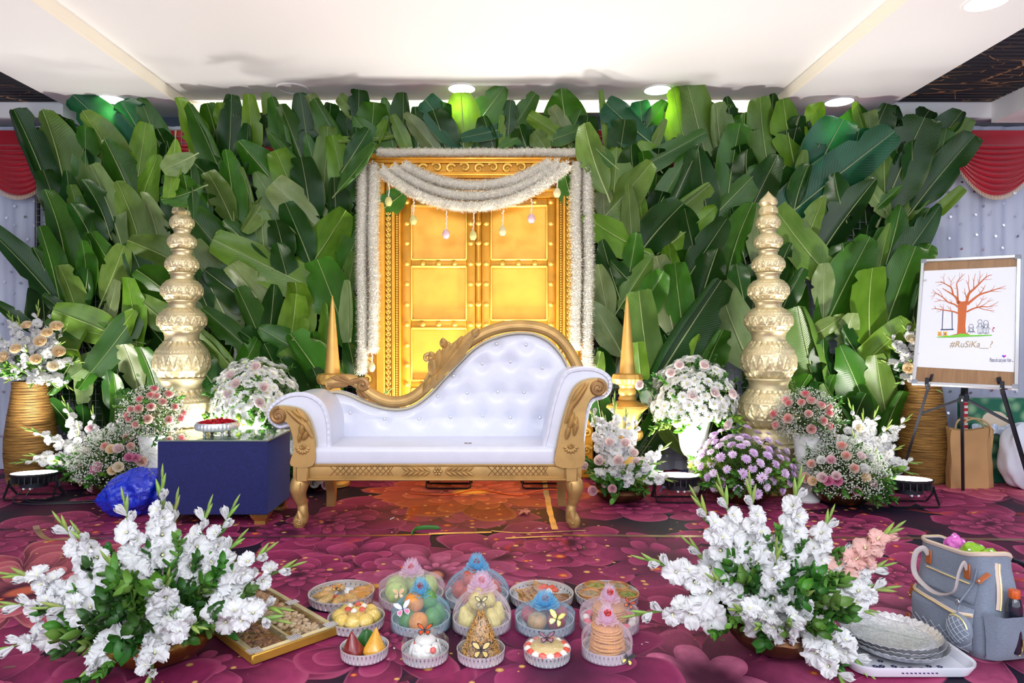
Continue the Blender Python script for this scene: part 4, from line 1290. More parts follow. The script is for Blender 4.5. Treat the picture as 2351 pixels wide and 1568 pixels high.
# ================================================================ STACKED POT TOWERS AND SPIRES
GK = gold('pale_gold_leafing', srgb(232, 216, 170), 0.36, 0.60, 0.14)
def embossed_pot(r, h, neck):
    """belly with bands of raised petals, zigzags and beads, a neck below it"""
    prof = []
    N = 44
    for i in range(N + 1):
        t = i / N
        ph = -PI / 2 + PI * (0.10 + 0.78 * t)
        prof.append((max(neck, r * math.cos(ph) ** .72), h * (0.5 + 0.5 * math.sin(ph) / math.sin(PI * .40))))
    n = 20 if r > .1 else 14
    def mod(a, i, rr, z):
        t = i / N
        k = 0.0
        tri = abs(((a * n / (2 * PI)) % 1) * 2 - 1)
        if .08 < t < .30: k = max(0, math.cos(a * n) ) * math.sin((t - .08) / .22 * PI) * .05      # beaded flowers below
        elif .30 <= t < .36 or .62 < t < .67: k = .022                                             # bands
        elif .36 <= t <= .62: k = .035 * max(0, 1 - abs((t - .36) / .26 - tri) * 5) + .02 * (abs((t - .36) / .26 - tri * .55) < .07)
        elif .70 < t < .78: k = .025 * max(0, 1 - abs((t - .70) / .08 - abs(((a * 2.5 * n / (2 * PI)) % 1) * 2 - 1)) * 2)
        elif t >= .80: k = .05 * abs(math.cos(a * n / 2)) ** .5 * math.sin(min(1, (t - .8) / .2) * PI * .8)
        return rr + r * k * 1.15
    mb = MB().lathe(prof, 168, mod=mod)
    zt = prof[-1][1]
    mb.lathe([(neck, zt - .01), (neck * .96, zt + h * .10), (neck * 1.02, zt + h * .2), (neck * 1.12, zt + h * .24), (neck * 1.12, zt + h * .28), (neck * .9, zt + h * .3)], 40)
    return mb
TWD = 4.62
def tower(px, label):
    x = (px - CX) * TWD / F
    t = thing('pot_tower', (x, TWD, 0), label, 'pot tower', 'golden towers of stacked pots')
    k = TWD / F
    zof = lambda py: H - (py - CY) * k
    MB().box((0, 0, .03), (.42, .42, .06), .01).build('base_board', gold('dark_gold_board', srgb(150, 110, 50), .5, .4, .3), t, local=True)
    zb = zof(1012)
    MB().lathe([(.20, .06), (.205, .08), (.195, .1), (.185, zb - .06), (.2, zb - .045), (.205, zb - .02), (.19, zb)], 96,
               mod=lambda a, i, r, z: r * (1 + .03 * abs(math.cos(16 * a))) if i in (2, 3) else r).build('plinth', GK, t, local=True)
    MB().lathe([(.19, zb - .005), (.2, zb + .01), (.18, zb + .03), (.175, zb + .06), (.16, zof(980))], 64, mod=lambda a, i, r, z: r * (1 + .03 * abs(math.cos(10 * a))) if i in (2, 3) else r).build('collar', GK, t, local=True)
    for (y0, y1, r, nk) in ((985, 892, 67, 44), (876, 782, 60, 38), (766, 706, 52.5, 30), (694, 641, 45, 25), (629, 586, 36, 21), (574, 537, 31, 18), (529, 494, 26.5, 15)):
        z0, h = zof(y0), zof(y1) - zof(y0)
        mb = embossed_pot(r * k, h, nk * k)
        mb.v = [(a, b, c + z0) for a, b, c in mb.v]
        mb.build('pot', GK, t, local=True)
    z0 = zof(494)
    MB().lathe([(.044, z0 - .005), (.062, z0 + .015), (.058, z0 + .04), (.042, z0 + .062), (.03, z0 + .07)], 32, mod=lambda a, i, r, z: r * (1 + .08 * abs(math.cos(4 * a)))).build('lotus_cap', GK, t, local=True)
    z0 = zof(474)
    MB().lathe([(.028, z0 - .012), (.05, z0), (.062, z0 + .022), (.055, z0 + .045), (.03, z0 + .07), (.010, z0 + .092), (.001, z0 + .104)], 28).build('finial', GK, t, local=True)
tower(418, 'golden tower of stacked embossed pots behind the blue velvet table, its tip under a leaf')
tower(1764, 'golden tower of stacked embossed pots behind the lilac flowers, its pointed finial in full view')
# spires on turned pedestals
GY = gold('spire_gold_paint', srgb(206, 164, 86), 0.40, 0.5, 0.15)
SPD = 4.74
def spire(px, label):
    x, k = (px - CX) * SPD / F, SPD / F
    zof = lambda py: H - (py - CY) * k
    t = thing('gold_spire', (x, SPD, 0), label, 'spire', 'gold spires on turned pedestals')
    MB().lathe([(18 * k, zof(858)), (16.5 * k, zof(840)), (9 * k, zof(750)), (4.5 * k, zof(700)), (1.5 * k, zof(681)), (.001, zof(678))], 32).build('cone', GY, t, local=True)
    MB().lathe([(19 * k, zof(884)), (31 * k, zof(880)), (35 * k, zof(869)), (31 * k, zof(859)), (17 * k, zof(856))], 84, mod=lambda a, i, r, z: r * (1 + .05 * abs(math.cos(7 * a))) if 0 < i < 4 else r).build('fluted_collar', GY, t, local=True)
    pr = [(20, 884), (17, 890), (20, 896), (20, 903), (17, 908), (20, 913), (21, 916), (19, 919), (26, 922), (44, 930), (46, 935), (40, 940), (28, 952), (24, 975), (22, 985)]
    MB().lathe([(r * k, zof(y)) for r, y in reversed(pr)], 48, mod=lambda a, i, r, z: r * (1 + (.06 * math.cos(6 * a) if 1 <= i <= 5 else 0))).build('pedestal_cup', GY, t, local=True)
    pr = [(22, 984), (34, 990), (35, 1000), (30, 1008), (18, 1014), (16, 1040), (20, 1050), (30, 1062), (34, 1080), (34, 1100), (40, 1106), (40, 1113)]
    MB().lathe([(r * k, zof(y)) for r, y in reversed(pr)] , 72, mod=lambda a, i, r, z: r * (1 + (.05 * abs(math.cos(8 * a)) if 8 <= i <= 10 else 0))).build('pedestal_foot', GY, t, local=True)
spire(763, 'gold cone spire standing behind the low end of the sofa')
spire(1440, 'gold cone spire with its whole pedestal, beside the high arm of the sofa')

# ================================================================ ROPE-WOUND VASES
def rope_mat():
    t = NT('rope_winding')
    p = t.obj()
    mp = t.n('ShaderNodeMapping'); t.l(p, mp.inputs[0]); mp.inputs['Scale'].default_value = (3, 3, 60)
    n = t.noise(mp.outputs[0], 2.2, 4, .6)
    t.color(t.mix(t.ss(n.outputs[0], .3, .7), srgb(96, 66, 28), srgb(176, 132, 66)))
    t.set(Roughness=.6, Metallic=.15)
    t.bump(n.outputs[0], .5, .01)
    return t.m
ROPEM = rope_mat()
def rope_vase(x, y, label):
    t = thing('rope_vase', (x, y, 0), label, 'vase', 'tall rope-wound vases')
    prof = [(.135, 0), (.148, .08), (.16, .2), (.158, .32), (.14, .46), (.122, .58), (.11, .68), (.112, .72)]
    MB().lathe(prof, 40, cap1=False).build('core', mat('brown_core', srgb(90, 64, 30), .8), t, local=True)
    pts = []
    z = .006
    zz, rr = [p[1] for p in prof], [p[0] for p in prof]
    turns = int(.715 / .0095)
    for i in range(turns * 26):
        z = .006 + .0095 * i / 26
        r = float(np.interp(z, zz, rr)) + .002
        a = 2 * PI * i / 26
        pts.append(vec(r * math.cos(a), r * math.sin(a), z + .0012 * math.sin(i * .37)))
    MB().tube(pts, .0056, 5).build('wound_rope', ROPEM, t, local=True)
    return t
VASE_L = rope_vase(-3.345, 4.86, 'tall rope-wound vase of white gladioli and peach roses beside the lone floodlight')
VASE_R = rope_vase(3.03, 4.90, 'tall rope-wound vase standing behind the easel, with white flowers')
# ================================================================ FLOWERS
PETAL = tinted('gladiolus_petal', 0.5, 0.30, 0.06)
GREEN = tinted('plant_green', 0.45, 0.2, 0.25)
ROSEM = tinted('rose_petal', 0.5, 0.45, 0.06)
ROSET = tinted('two_tone_rose_petal', 0.5, 0.42, 0.05, tipmix=((0.88, 0.84, 0.76, 1), 0.15, 0.62))
MUM = tinted('chrysanthemum_petal', 0.55, 0.25, 0.08)
THROAT = mat('pale_yellow_throat', srgb(238, 240, 190), .6)
def floret_mesh(seed, openness=1.0):
    rr = random.Random(seed)
    mb = MB()
    for k in range(6):
        inner = k % 2
        a0 = k * PI / 3 + rr.uniform(-.1, .1)
        ph, wd = rr.uniform(0, 6), (0.56 if inner else 0.48) * rr.uniform(.9, 1.1)
        ln = rr.uniform(.9, 1.1)
        def fn(u, v):
            s = u * 2 - 1
            w = wd * (0.22 + 0.78 * math.sin(PI / 2 * min(1, v * 1.35)) ** 1.1) * (1 if v < .8 else math.sqrt(max(0, 1 - ((v - .8) / .2) ** 2 * .85)))
            rho = (.08 + .14 * v + .85 * v ** 2.4 * openness) * ln * (1 + .08 * math.sin(11 * s + ph) * v ** 3)
            z = 1.15 * v ** .8 - (.52 * v ** 3.2) * openness + .17 * math.sin(7 * s + ph) * v ** 2 + .10 * math.sin(15 * s + ph * 2) * v ** 3 - .10 * (1 - abs(s)) * v + (.04 if inner else 0)
            tang = s * w
            ca, sa = math.cos(a0), math.sin(a0)
            return vec(rho * ca - tang * sa, rho * sa + tang * ca, z)
        mb.grid(fn, 8, 7)
    mb.lathe([(.10, -.12), (.13, 0), (.1, .25)], 6, cap1=False, mi=1)
    mb.ell((0, 0, .42), (.10, .10, .14), 6, 4, mi=2)
    for k in range(3): mb.tube([vec(0, 0, .3), vec(.06 * k - .06, .08, .8)], .02, 4, mi=2)
    return mb
GTHIN = mat('floret_base_green', srgb(150, 176, 70), .5)
FLO = [floret_mesh(i, o).mesh('floret', [PETAL, GTHIN, THROAT], True, None) for i, o in enumerate((1.0, .9, 1.1, .8, .6))]
HALF = [floret_mesh(30 + i, .12).mesh('half_open_floret', [PETAL, GTHIN, THROAT], True, None) for i in range(2)]
def bud_mesh():
    mb = MB().lathe([(.05, -.1), (.16, .15), (.17, .45), (.10, .8), (.02, 1.0)], 8, mod=lambda a, i, r, z: r * (1 + .15 * math.cos(a)))
    mb.grid(lambda u, v: vec(.20 * math.cos((u - .5) * 2.6) * math.sin(PI * min(1, .15 + v * .8)), .22 * math.sin((u - .5) * 2.6) * math.sin(PI * min(1, .15 + v * .8)), v * .95 - .05), 4, 6)
    return mb
BUDG = bud_mesh().mesh('bud', GREEN)
def sprig_mesh(seed, n=8):
    rr = random.Random(seed)
    mb = MB()
    st = catmull([vec(0, 0, 0), vec(rr.uniform(-.05, .05), rr.uniform(-.05, .05), .5), vec(rr.uniform(-.15, .15), rr.uniform(-.15, .15), 1.0)], 4)
    mb.tube(st, .012, 4)
    for k in range(n):
        t = .25 + .75 * k / (n - 1)
        p = st[min(len(st) - 1, int(t * (len(st) - 1)))]
        for sgn in (-1, 1):
            az = k * 1.9 + (0 if sgn > 0 else PI) + rr.uniform(-.5, .5)
            dr = vec(math.cos(az), math.sin(az), rr.uniform(.1, .9)).normalized()
            R = frame(dr, (0, 0, 1))
            L, w = rr.uniform(.18, .26), rr.uniform(.06, .082)
            def fn(u, v):
                s = u * 2 - 1
                return p + R @ vec(s * w * math.sin(PI * min(1, .04 + v * .96)) ** .7, .05 * abs(s) + .10 * v * v, L * v)
            mb.grid(fn, 2, 4)
    return mb.mesh('leaf_sprig', GREEN, True, None)
SPRIG = [sprig_mesh(i) for i in range(5)]
LEAFG = [(.055, .20, .018), (.09, .27, .03), (.035, .14, .02), (.14, .32, .05)]
LIME = [(.16, .34, .03), (.24, .42, .04), (.09, .26, .02)]
def rose_mesh(seed, m):
    rr = random.Random(seed)
    mb = MB()
    for ring, (n, r0, h, op, off) in enumerate(((3, .20, .80, .02, 0), (4, .38, .78, .12, .5), (5, .60, .68, .30, .2), (5, .80, .52, .48, .6))):
        for k in range(n):
            a0 = 2 * PI * (k + off) / n + rr.uniform(-.12, .12)
            sp = 2 * PI / n * .80
            def fn(u, v):
                s = u * 2 - 1
                a = a0 + s * sp * (1 if ring else 1.3)
                curl = op * v ** 3 * 1.1
                r = r0 * (.35 + .65 * math.sin(PI / 2 * min(1, v * 1.5))) + curl * .5 + .05 * s * (1 if ring < 3 else .5)
                z = -.35 + (h + .35) * v * (1 - .18 * s * s) - op * .35 * max(0, v - .7) * 3 * .5
                return vec(r * math.cos(a), r * math.sin(a), z)
            mb.grid(fn, 5, 5)
    mb.ell((0, 0, .1), (.16, .16, .5), 6, 5)
    return mb.mesh('rose', m, True, None)
ROSE = [rose_mesh(1, ROSEM), rose_mesh(2, ROSEM)]
ROSE2 = [rose_mesh(3, ROSET), rose_mesh(4, ROSET)]
def mum_mesh(seed, layers=((22, 1.0, .10), (20, .84, .24), (16, .62, .38), (11, .42, .46)), ctr=True):
    rr = random.Random(seed)
    mb = MB()
    for n, L, up in layers:
        for k in range(n):
            a = 2 * PI * k / n + rr.uniform(-.1, .1) + L
            l2, u2 = L * rr.uniform(.9, 1.08), up + rr.uniform(-.06, .06)
            c, s_ = math.cos(a), math.sin(a)
            def pt(r, w, z): return vec(c * r - s_ * w, s_ * r + c * w, z)
            mb.add([pt(.1, 0, .05), pt(l2 * .55, -.10, u2 * .8), pt(l2 * .55, .10, u2 * .8), pt(l2 * .92, -.085, u2), pt(l2 * .92, .085, u2), pt(l2, 0, u2 + .02)], [(0, 1, 2), (1, 3, 4, 2), (3, 5, 4)])
    if ctr: mb.ell((0, 0, .30), (.15, .15, .12), 8, 4, mi=1)
    mb.lathe([(.03, -.6), (.04, -.1), (.18, .06)], 6, mi=2, cap1=False)
    return mb.mesh('chrysanthemum', [MUM, mat('mum_centre', srgb(206, 214, 110), .7), GTHIN], True, 50)
MUMS = [mum_mesh(1), mum_mesh(2)]
MUML = [mum_mesh(3, ((18, 1.0, .10), (16, .82, .28), (14, .6, .42), (9, .36, .5)), False)]
def gladiolus(root, base, tip, rr, size=.038, bend=None, tint=(.90, .90, .90), t0=.22, crowd=1.0):
    base, tip = Vector(base), Vector(tip)
    ax = tip - base
    L = ax.length
    if bend is None: bend = vec(rr.uniform(-.02, .02), rr.uniform(-.02, .02), .10 * L * abs(ax.normalized().x) + .02)
    path = qcurve(base, (base + tip) / 2 + bend, tip, 16)
    at = lambda t: path[min(15, int(t * 16))].lerp(path[min(15, int(t * 16)) + 1], t * 16 - min(15, int(t * 16)))
    g = rr.choice(((.16, .30, .05), (.22, .36, .08), (.12, .26, .04)))
    st = MB().tube(path, [lerp(.0075, .0042, i / 16) for i in range(17)], 6).build('gladiolus', GREEN, root, color=g)
    n = max(6, int(L * (1 - t0) / (size * .66) * crowd))
    fd = vec(rr.uniform(-.35, .35), -1, .55)
    for k in range(n):
        t = t0 + (1 - t0) * (k + .3) / n
        p = at(min(t, .995))
        tg = (at(min(1, t + .04)) - at(max(0, t - .04))).normalized()
        f = (fd - tg * fd.dot(tg)).normalized()
        sd = tg.cross(f)
        q = (t - t0) / (1 - t0)
        sg = 1 if k % 2 else -1
        if q < .66:
            dr = (f * .85 + sd * sg * rr.uniform(.35, .75) + tg * rr.uniform(.15, .55)).normalized()
            s = size * lerp(1.08, .72, q / .66) * rr.uniform(.9, 1.12)
            R = frame(dr, tg) @ Euler((0, 0, rr.uniform(0, 6))).to_matrix()
            v = rr.uniform(.94, 1.0)
            put('floret', FLO[rr.randrange(5)], st, M=TRS(p + dr * s * .15, R, s), color=tuple(c * v for c in tint), world=True)
            if rr.random() < .5:
                d2 = (tg + f * .15 - sd * sg * .4).normalized()
                put('bract', BUDG, st, M=TRS(p, frame(d2, f), (.028, .028, .045)), color=tuple(c * rr.uniform(.8, 1.2) for c in g), world=True)
        elif q < .80:
            dr = (f * .55 + sd * sg * .45 + tg * .8).normalized()
            put('half_open_floret', HALF[k % 2], st, M=TRS(p, frame(dr, tg), (size * .55, size * .55, size * .95)), color=tint, world=True)
            put('bract', BUDG, st, M=TRS(p, frame((tg * 1.2 + sd * sg * .4).normalized(), f), (.026, .026, .040)), color=g, world=True)
        else:
            dr = (tg * 1.0 + sd * sg * .26 + f * .12).normalized()
            l = lerp(.064, .040, (q - .8) / .2) * size / .038
            put('bud', BUDG, st, M=TRS(p - tg * l * .3, frame(dr, f), (l * .62, l * .62, l)), color=tuple(c * rr.uniform(.9, 1.25) for c in (.32, .47, .10)), world=True)
    put('bud', BUDG, st, M=TRS(tip, frame((at(1) - at(.9)).normalized(), (0, -1, 0)), (.028, .028, .05)), color=(.32, .46, .10), world=True)
    return st
def sprig(root, p, dr, L, rr, cols=LEAFG):
    R = frame(dr, (0, 0, 1)) @ Euler((0, 0, rr.uniform(0, 6))).to_matrix()
    put('leaf_sprig', SPRIG[rr.randrange(5)], root, M=TRS(p, R, L), color=tuple(c * rr.uniform(.8, 1.25) for c in rr.choice(cols)), world=True)
def greens(root, c, n, L, rr, up=.4, cols=LEAFG, spread=1.0, zmin=.03):
    for k in range(n):
        a = rr.uniform(0, 2 * PI)
        z = rr.uniform(-.25, 1.0) * up + .12
        dr = vec(math.cos(a) * spread, math.sin(a) * spread, z).normalized()
        l = L * rr.uniform(.65, 1.1)
        if c.z + dr.z * l < zmin: dr.z = (zmin - c.z) / l
        sprig(root, c + dr * rr.uniform(0, .04), dr.normalized(), l, rr, cols)
def rose(root, p, dr, r, col, two=False, rr=LR):
    R = frame(dr, (0, 0, 1)) @ Euler((0, 0, rr.uniform(0, 6))).to_matrix()
    ms = ROSE2 if two else ROSE
    put('rose', ms[rr.randrange(2)], root, M=TRS(p, R, (r, r, r * 1.1)), color=col, world=True)
def gyp(root, pts, r=.0042):
    v, f = [], []
    o = np.array([(1, 0, 0), (-1, 0, 0), (0, 1, 0), (0, -1, 0), (0, 0, 1), (0, 0, -1)]) * r
    fo = [(0, 2, 4), (2, 1, 4), (1, 3, 4), (3, 0, 4), (2, 0, 5), (1, 2, 5), (3, 1, 5), (0, 3, 5)]
    w = wloc(root)
    mb = MB()
    for p in pts:
        s = LR.uniform(.6, 1.25)
        mb.add([(p.x - w.x + a * s, p.y - w.y + b * s, p.z - w.z + c * s) for a, b, c in o], fo)
    mb.build('baby_breath', mat('baby_breath_white', (.80, .82, .74), .7, trans=.2), root, local=True, smooth=False, kind='stuff')
    mb = MB()
    c = sum(pts, vec(0, 0, 0)) / len(pts)
    for p in pts[::9]: mb.tube([c + (p - c) * .35, p], .0008, 3, caps=False)
    mb.build('baby_breath_stems', mat('thin_green_stems', srgb(110, 130, 70), .7), root, kind='stuff')
def ball_pts(c, rx, rz, n, rr, lo=-.3, inner=.55):
    out = []
    while len(out) < n:
        d = vec(rr.gauss(0, 1), rr.gauss(0, 1), rr.gauss(0, 1)).normalized()
        if d.z < lo: continue
        k = rr.uniform(inner, 1.05)
        out.append(c + vec(d.x * rx * k, d.y * rx * k, d.z * rz * k))
    return out
def core_leaves(root, c, rx, rz, n, rr, col, lo=-.4, ls=.05):
    mb = MB()
    for p in ball_pts(c, rx * .86, rz * .86, n, rr, lo, .45):
        d = (p - c).normalized() + vec(rr.uniform(-.6, .6), rr.uniform(-.6, .6), rr.uniform(-.6, .6))
        R = frame(d, (0, 0, 1))
        l = ls * rr.uniform(.7, 1.3)
        mb.add([p, p + R @ vec(-l * .3, .1 * l, l * .5), p + R @ vec(0, 0, l), p + R @ vec(l * .3, .1 * l, l * .5)], [(0, 1, 2), (0, 2, 3)])
    mb.build('foliage', GREEN, root, color=col, kind='stuff')
def bowl(root, c, R, h, m, emb=.02):
    prof = [(R * .45, 0), (R * .5, .004), (R * .8, h * .25), (R * .98, h * .6), (R * 1.0, h * .75), (R * .94, h * .9), (R * .96, h), (R * .9, h), (R * .9, h * .9)]
    b = MB().lathe(prof, 72, c, mod=lambda a, i, r, z: r * (1 + (emb * math.sin(a * 18) if i in (3, 4) else 0) + (emb * .8 * math.sin(a * 27 + 1) if i == 2 else 0)))
    b.build('bowl', m, root)
    MB().lathe([(.001, h * .8), (R * .9, h * .8)], 32, c, cap0=False, cap1=False).build('floral_foam', mat('dark_foam', (.02, .04, .015), .9), root)
BRASS = gold('old_brass', srgb(150, 112, 50), .32, .85, .45)
COPPER = gold('dark_copper', srgb(96, 64, 40), .35, .75, .5)

# ---- two big gladiolus bowls in the foreground
def front_bowl(c, R, h, m, label, stems, seed, group, greenc=70, size=.045):
    rr = random.Random(seed)
    root = thing('gladiolus_arrangement', c, label, 'flower arrangement', group)
    bowl(root, (c.x, c.y, 0), R, h, m)
    hub = c + vec(0, 0, h * .9)
    for s in stems:
        tx, ty, dd = s[:3]
        tip = P(tx, ty, c.y + dd)
        dr = (tip - hub)
        off = vec(dr.x, dr.y, 0)
        off = off.normalized() * min(R * .6, off.length * .3) if off.length > 1e-6 else off
        ln = dr.length
        gladiolus(root, hub + off, tip, rr, size, tint=s[3] if len(s) > 3 else (.90, .905, .91), t0=.36 if ln > .3 else .30, crowd=1.0)
    greens(root, hub, greenc, R * 1.3, rr, 1.25, zmin=.13)
    for k in range(greenc // 2):                                    # leaves between the flowering stems
        s = rr.choice(stems)
        tip = P(s[0], s[1], c.y + s[2])
        p = hub.lerp(tip, rr.uniform(.15, .5))
        sprig(root, p, ((tip - hub).normalized() + vec(rr.uniform(-.6, .6), rr.uniform(-.6, .3), rr.uniform(-.3, .5))).normalized(), R * rr.uniform(.6, .95), rr)
    return root
FLS = [(373, 1098, .06), (285, 1150, .02), (535, 1165, .10), (140, 1200, .0), (182, 1222, -.05), (478, 1168, .08), (548, 1238, .05), (612, 1265, .02), (672, 1300, .05), (22, 1318, .0), (8, 1392, -.05), (-5, 1500, -.06), (205, 1545, -.18), (343, 1575, -.27),
       (645, 1398, -.06), (640, 1425, -.14), (405, 1150, .16), (250, 1290, -.08), (385, 1330, -.14), (455, 1440, -.20), (520, 1330, .12), (110, 1395, -.12)]
front_bowl(vec(-1.118, 2.235, 0), .178, .115, BRASS, 'big brass bowl of white gladioli on the carpet beside the gold nut box', FLS, 11, 'large gladiolus bowls in front')
PK = (.90, .56, .50)
FRS = [(1598, 1142, .04), (1655, 1116, .08), (1722, 1110, .05), (1836, 1098, .10), (1906, 1186, .12), (2057, 1212, .10, PK), (2036, 1350, -.02), (2030, 1300, .05), (1480, 1284, .0), (1520, 1292, .10), (1458, 1412, -.08), (1782, 1262, -.12), (1690, 1400, -.20), (1812, 1430, -.24),
       (1948, 1580, -.26), (1985, 1535, -.17), (1585, 1250, .12), (1745, 1190, .17), (1870, 1250, .14), (1960, 1260, .12), (1640, 1330, -.05), (1850, 1360, -.14), (1740, 1440, -.22), (1990, 1400, .06)]
front_bowl(vec(.928, 2.295, 0), .162, .10, COPPER, 'dark copper bowl of white gladioli on the carpet beside the silver trays', FRS, 12, 'large gladiolus bowls in front')

# ---- gladioli and roses further back
PALEPINK, PINK, HOTP, PEACH, WHITE, CREAM, CORAL = srgb(252, 236, 234), srgb(248, 214, 222), srgb(240, 166, 200), srgb(255, 238, 206), (.93, .93, .90), srgb(254, 246, 226), srgb(248, 176, 164)
def mixed(c, hub, stems, roses, label, seed, group=None, size=.043, bowlR=0, m=COPPER, nleaf=38, L=.19, name='gladiolus_arrangement', rose_r=.028, two=False, root=None, dz_=.12, lime=False):
    rr = random.Random(seed)
    if root is None: root = thing(name, c, label, 'flower arrangement', group)
    if bowlR: bowl(root, (c.x, c.y, 0), bowlR, .09, m)
    for s in stems:
        tip = P(s[0], s[1], c.y + s[2])
        gladiolus(root, hub + vec(rr.uniform(-.06, .06), rr.uniform(-.05, .05), 0), tip, rr, size, t0=.34, crowd=.78)
    for s in roses:
        p = P(s[0], s[1], c.y - (s[3] if len(s) > 3 else dz_))
        rose(root, p, (p - hub).normalized() + vec(0, -.9, .2), rose_r * rr.uniform(.9, 1.15), s[2], two, rr)
    greens(root, hub, nleaf, L, rr, .8, LEAFG if not lime else LEAFG + LIME)
    return root
c = vec(-2.83, 4.74, 0)
mixed(c, c + vec(0, 0, .10), [(148, 922, .03), (214, 945, .06), (272, 968, .05), (62, 985, -.05), (38, 1062, -.1), (112, 1000, .0), (316, 1008, .03), (332, 1036, -.05), (290, 950, .08), (70, 1046, -.15), (180, 985, -.1), (240, 1000, -.12), (130, 1060, -.18)],
      [(205, 985, PINK), (202, 1036, CORAL), (264, 1000, PINK), (296, 1009, CORAL), (200, 1056, WHITE), (166, 1030, WHITE)], 'white gladioli with a few pink roses between the lone floodlight and the gypsophila bowl', 21, 'gladiolus arrangements set at the back', bowlR=.16)
c = vec(2.50, 4.68, 0)
mixed(c, c + vec(0, 0, .10), [(1951, 928, .03), (1982, 952, .04), (2012, 946, .02), (2084, 960, .0), (2102, 1062, -.1), (2092, 1086, -.15), (2062, 1028, -.08), (1928, 962, .05), (1898, 985, .0), (2040, 976, -.06), (1960, 1000, -.12), (2010, 1040, -.15)],
      [(1975, 985, CREAM), (1998, 1035, WHITE), (2030, 1050, WHITE), (1945, 1030, CREAM)], 'brightly lit white gladioli beside the easel, behind the floodlight', 22, 'gladiolus arrangements set at the back', bowlR=.15)
c = vec(.76, 4.33, 0)
mixed(c, c + vec(0, 0, .10), [(1346, 925, .02), (1362, 962, -.02), (1386, 958, .03), (1411, 915, .04), (1437, 950, .02), (1466, 962, .0), (1528, 1025, -.03), (1512, 1062, -.1), (1540, 1102, -.1), (1498, 1048, .02), (1380, 1060, -.16), (1440, 1070, -.17), (1360, 1090, -.15), (1470, 1100, -.16)],
      [(1376, 1058, PALEPINK, .17), (1420, 1057, PALEPINK, .18), (1461, 1060, PALEPINK, .16), (1343, 1070, PALEPINK, .1), (1400, 1016, PALEPINK), (1406, 1122, PINK, .2), (1362, 1126, PINK, .18), (1455, 1040, PALEPINK), (1436, 1018, PALEPINK)],
      'bowl of white gladioli and pale pink roses beside the high arm of the sofa', 23, 'gladiolus arrangements set at the back', bowlR=.17)
c = vec(-1.32, 4.62, 0)
mixed(c, c + vec(0, 0, .10), [(660, 1000, .0), (700, 960, .0), (890, 900, .05), (740, 980, .0)], [(735, 1100, PALEPINK), (748, 1112, PINK), (722, 1108, WHITE)], 'flower bowl standing behind the sofa, glimpsed under its low end', 24, bowlR=.16)
# the two rope vases carry gladioli with peach roses
hub = vec(VASE_L.location.x, VASE_L.location.y, .74)
mixed(VASE_L.location, hub, [(88, 702, .02), (22, 722, .05), (-18, 762, .0), (128, 708, .04), (150, 752, -.05), (182, 832, -.08), (160, 890, -.12), (128, 886, -.18), (20, 874, -.15), (-14, 856, -.1), (72, 886, -.22), (-10, 806, .0), (44, 738, -.08), (140, 790, -.1), (60, 800, -.22), (100, 850, -.2), (30, 840, -.2)],
      [(38, 802, PEACH, .22), (93, 785, PEACH, .22), (83, 826, PEACH, .26), (108, 766, PEACH, .15), (135, 808, PEACH, .2), (122, 842, CREAM, .24), (10, 821, PEACH, .18), (62, 748, PEACH, .12), (130, 751, PEACH, .1)], None, 25, root=VASE_L, rose_r=.036, nleaf=26, L=.2, lime=True)
hub = vec(VASE_R.location.x, VASE_R.location.y, .74)
mixed(VASE_R.location, hub, [(2074, 745, -.05), (2038, 772, -.05), (2026, 832, -.08), (2058, 884, -.12), (2048, 800, -.12), (2150, 892, -.1), (2100, 740, .0), (2190, 760, .0), (2210, 840, -.05), (2090, 830, -.15)],
      [(2092, 780, CREAM, .12), (2086, 846, PEACH, .14)], None, 26, root=VASE_R, rose_r=.036, nleaf=18, L=.2)

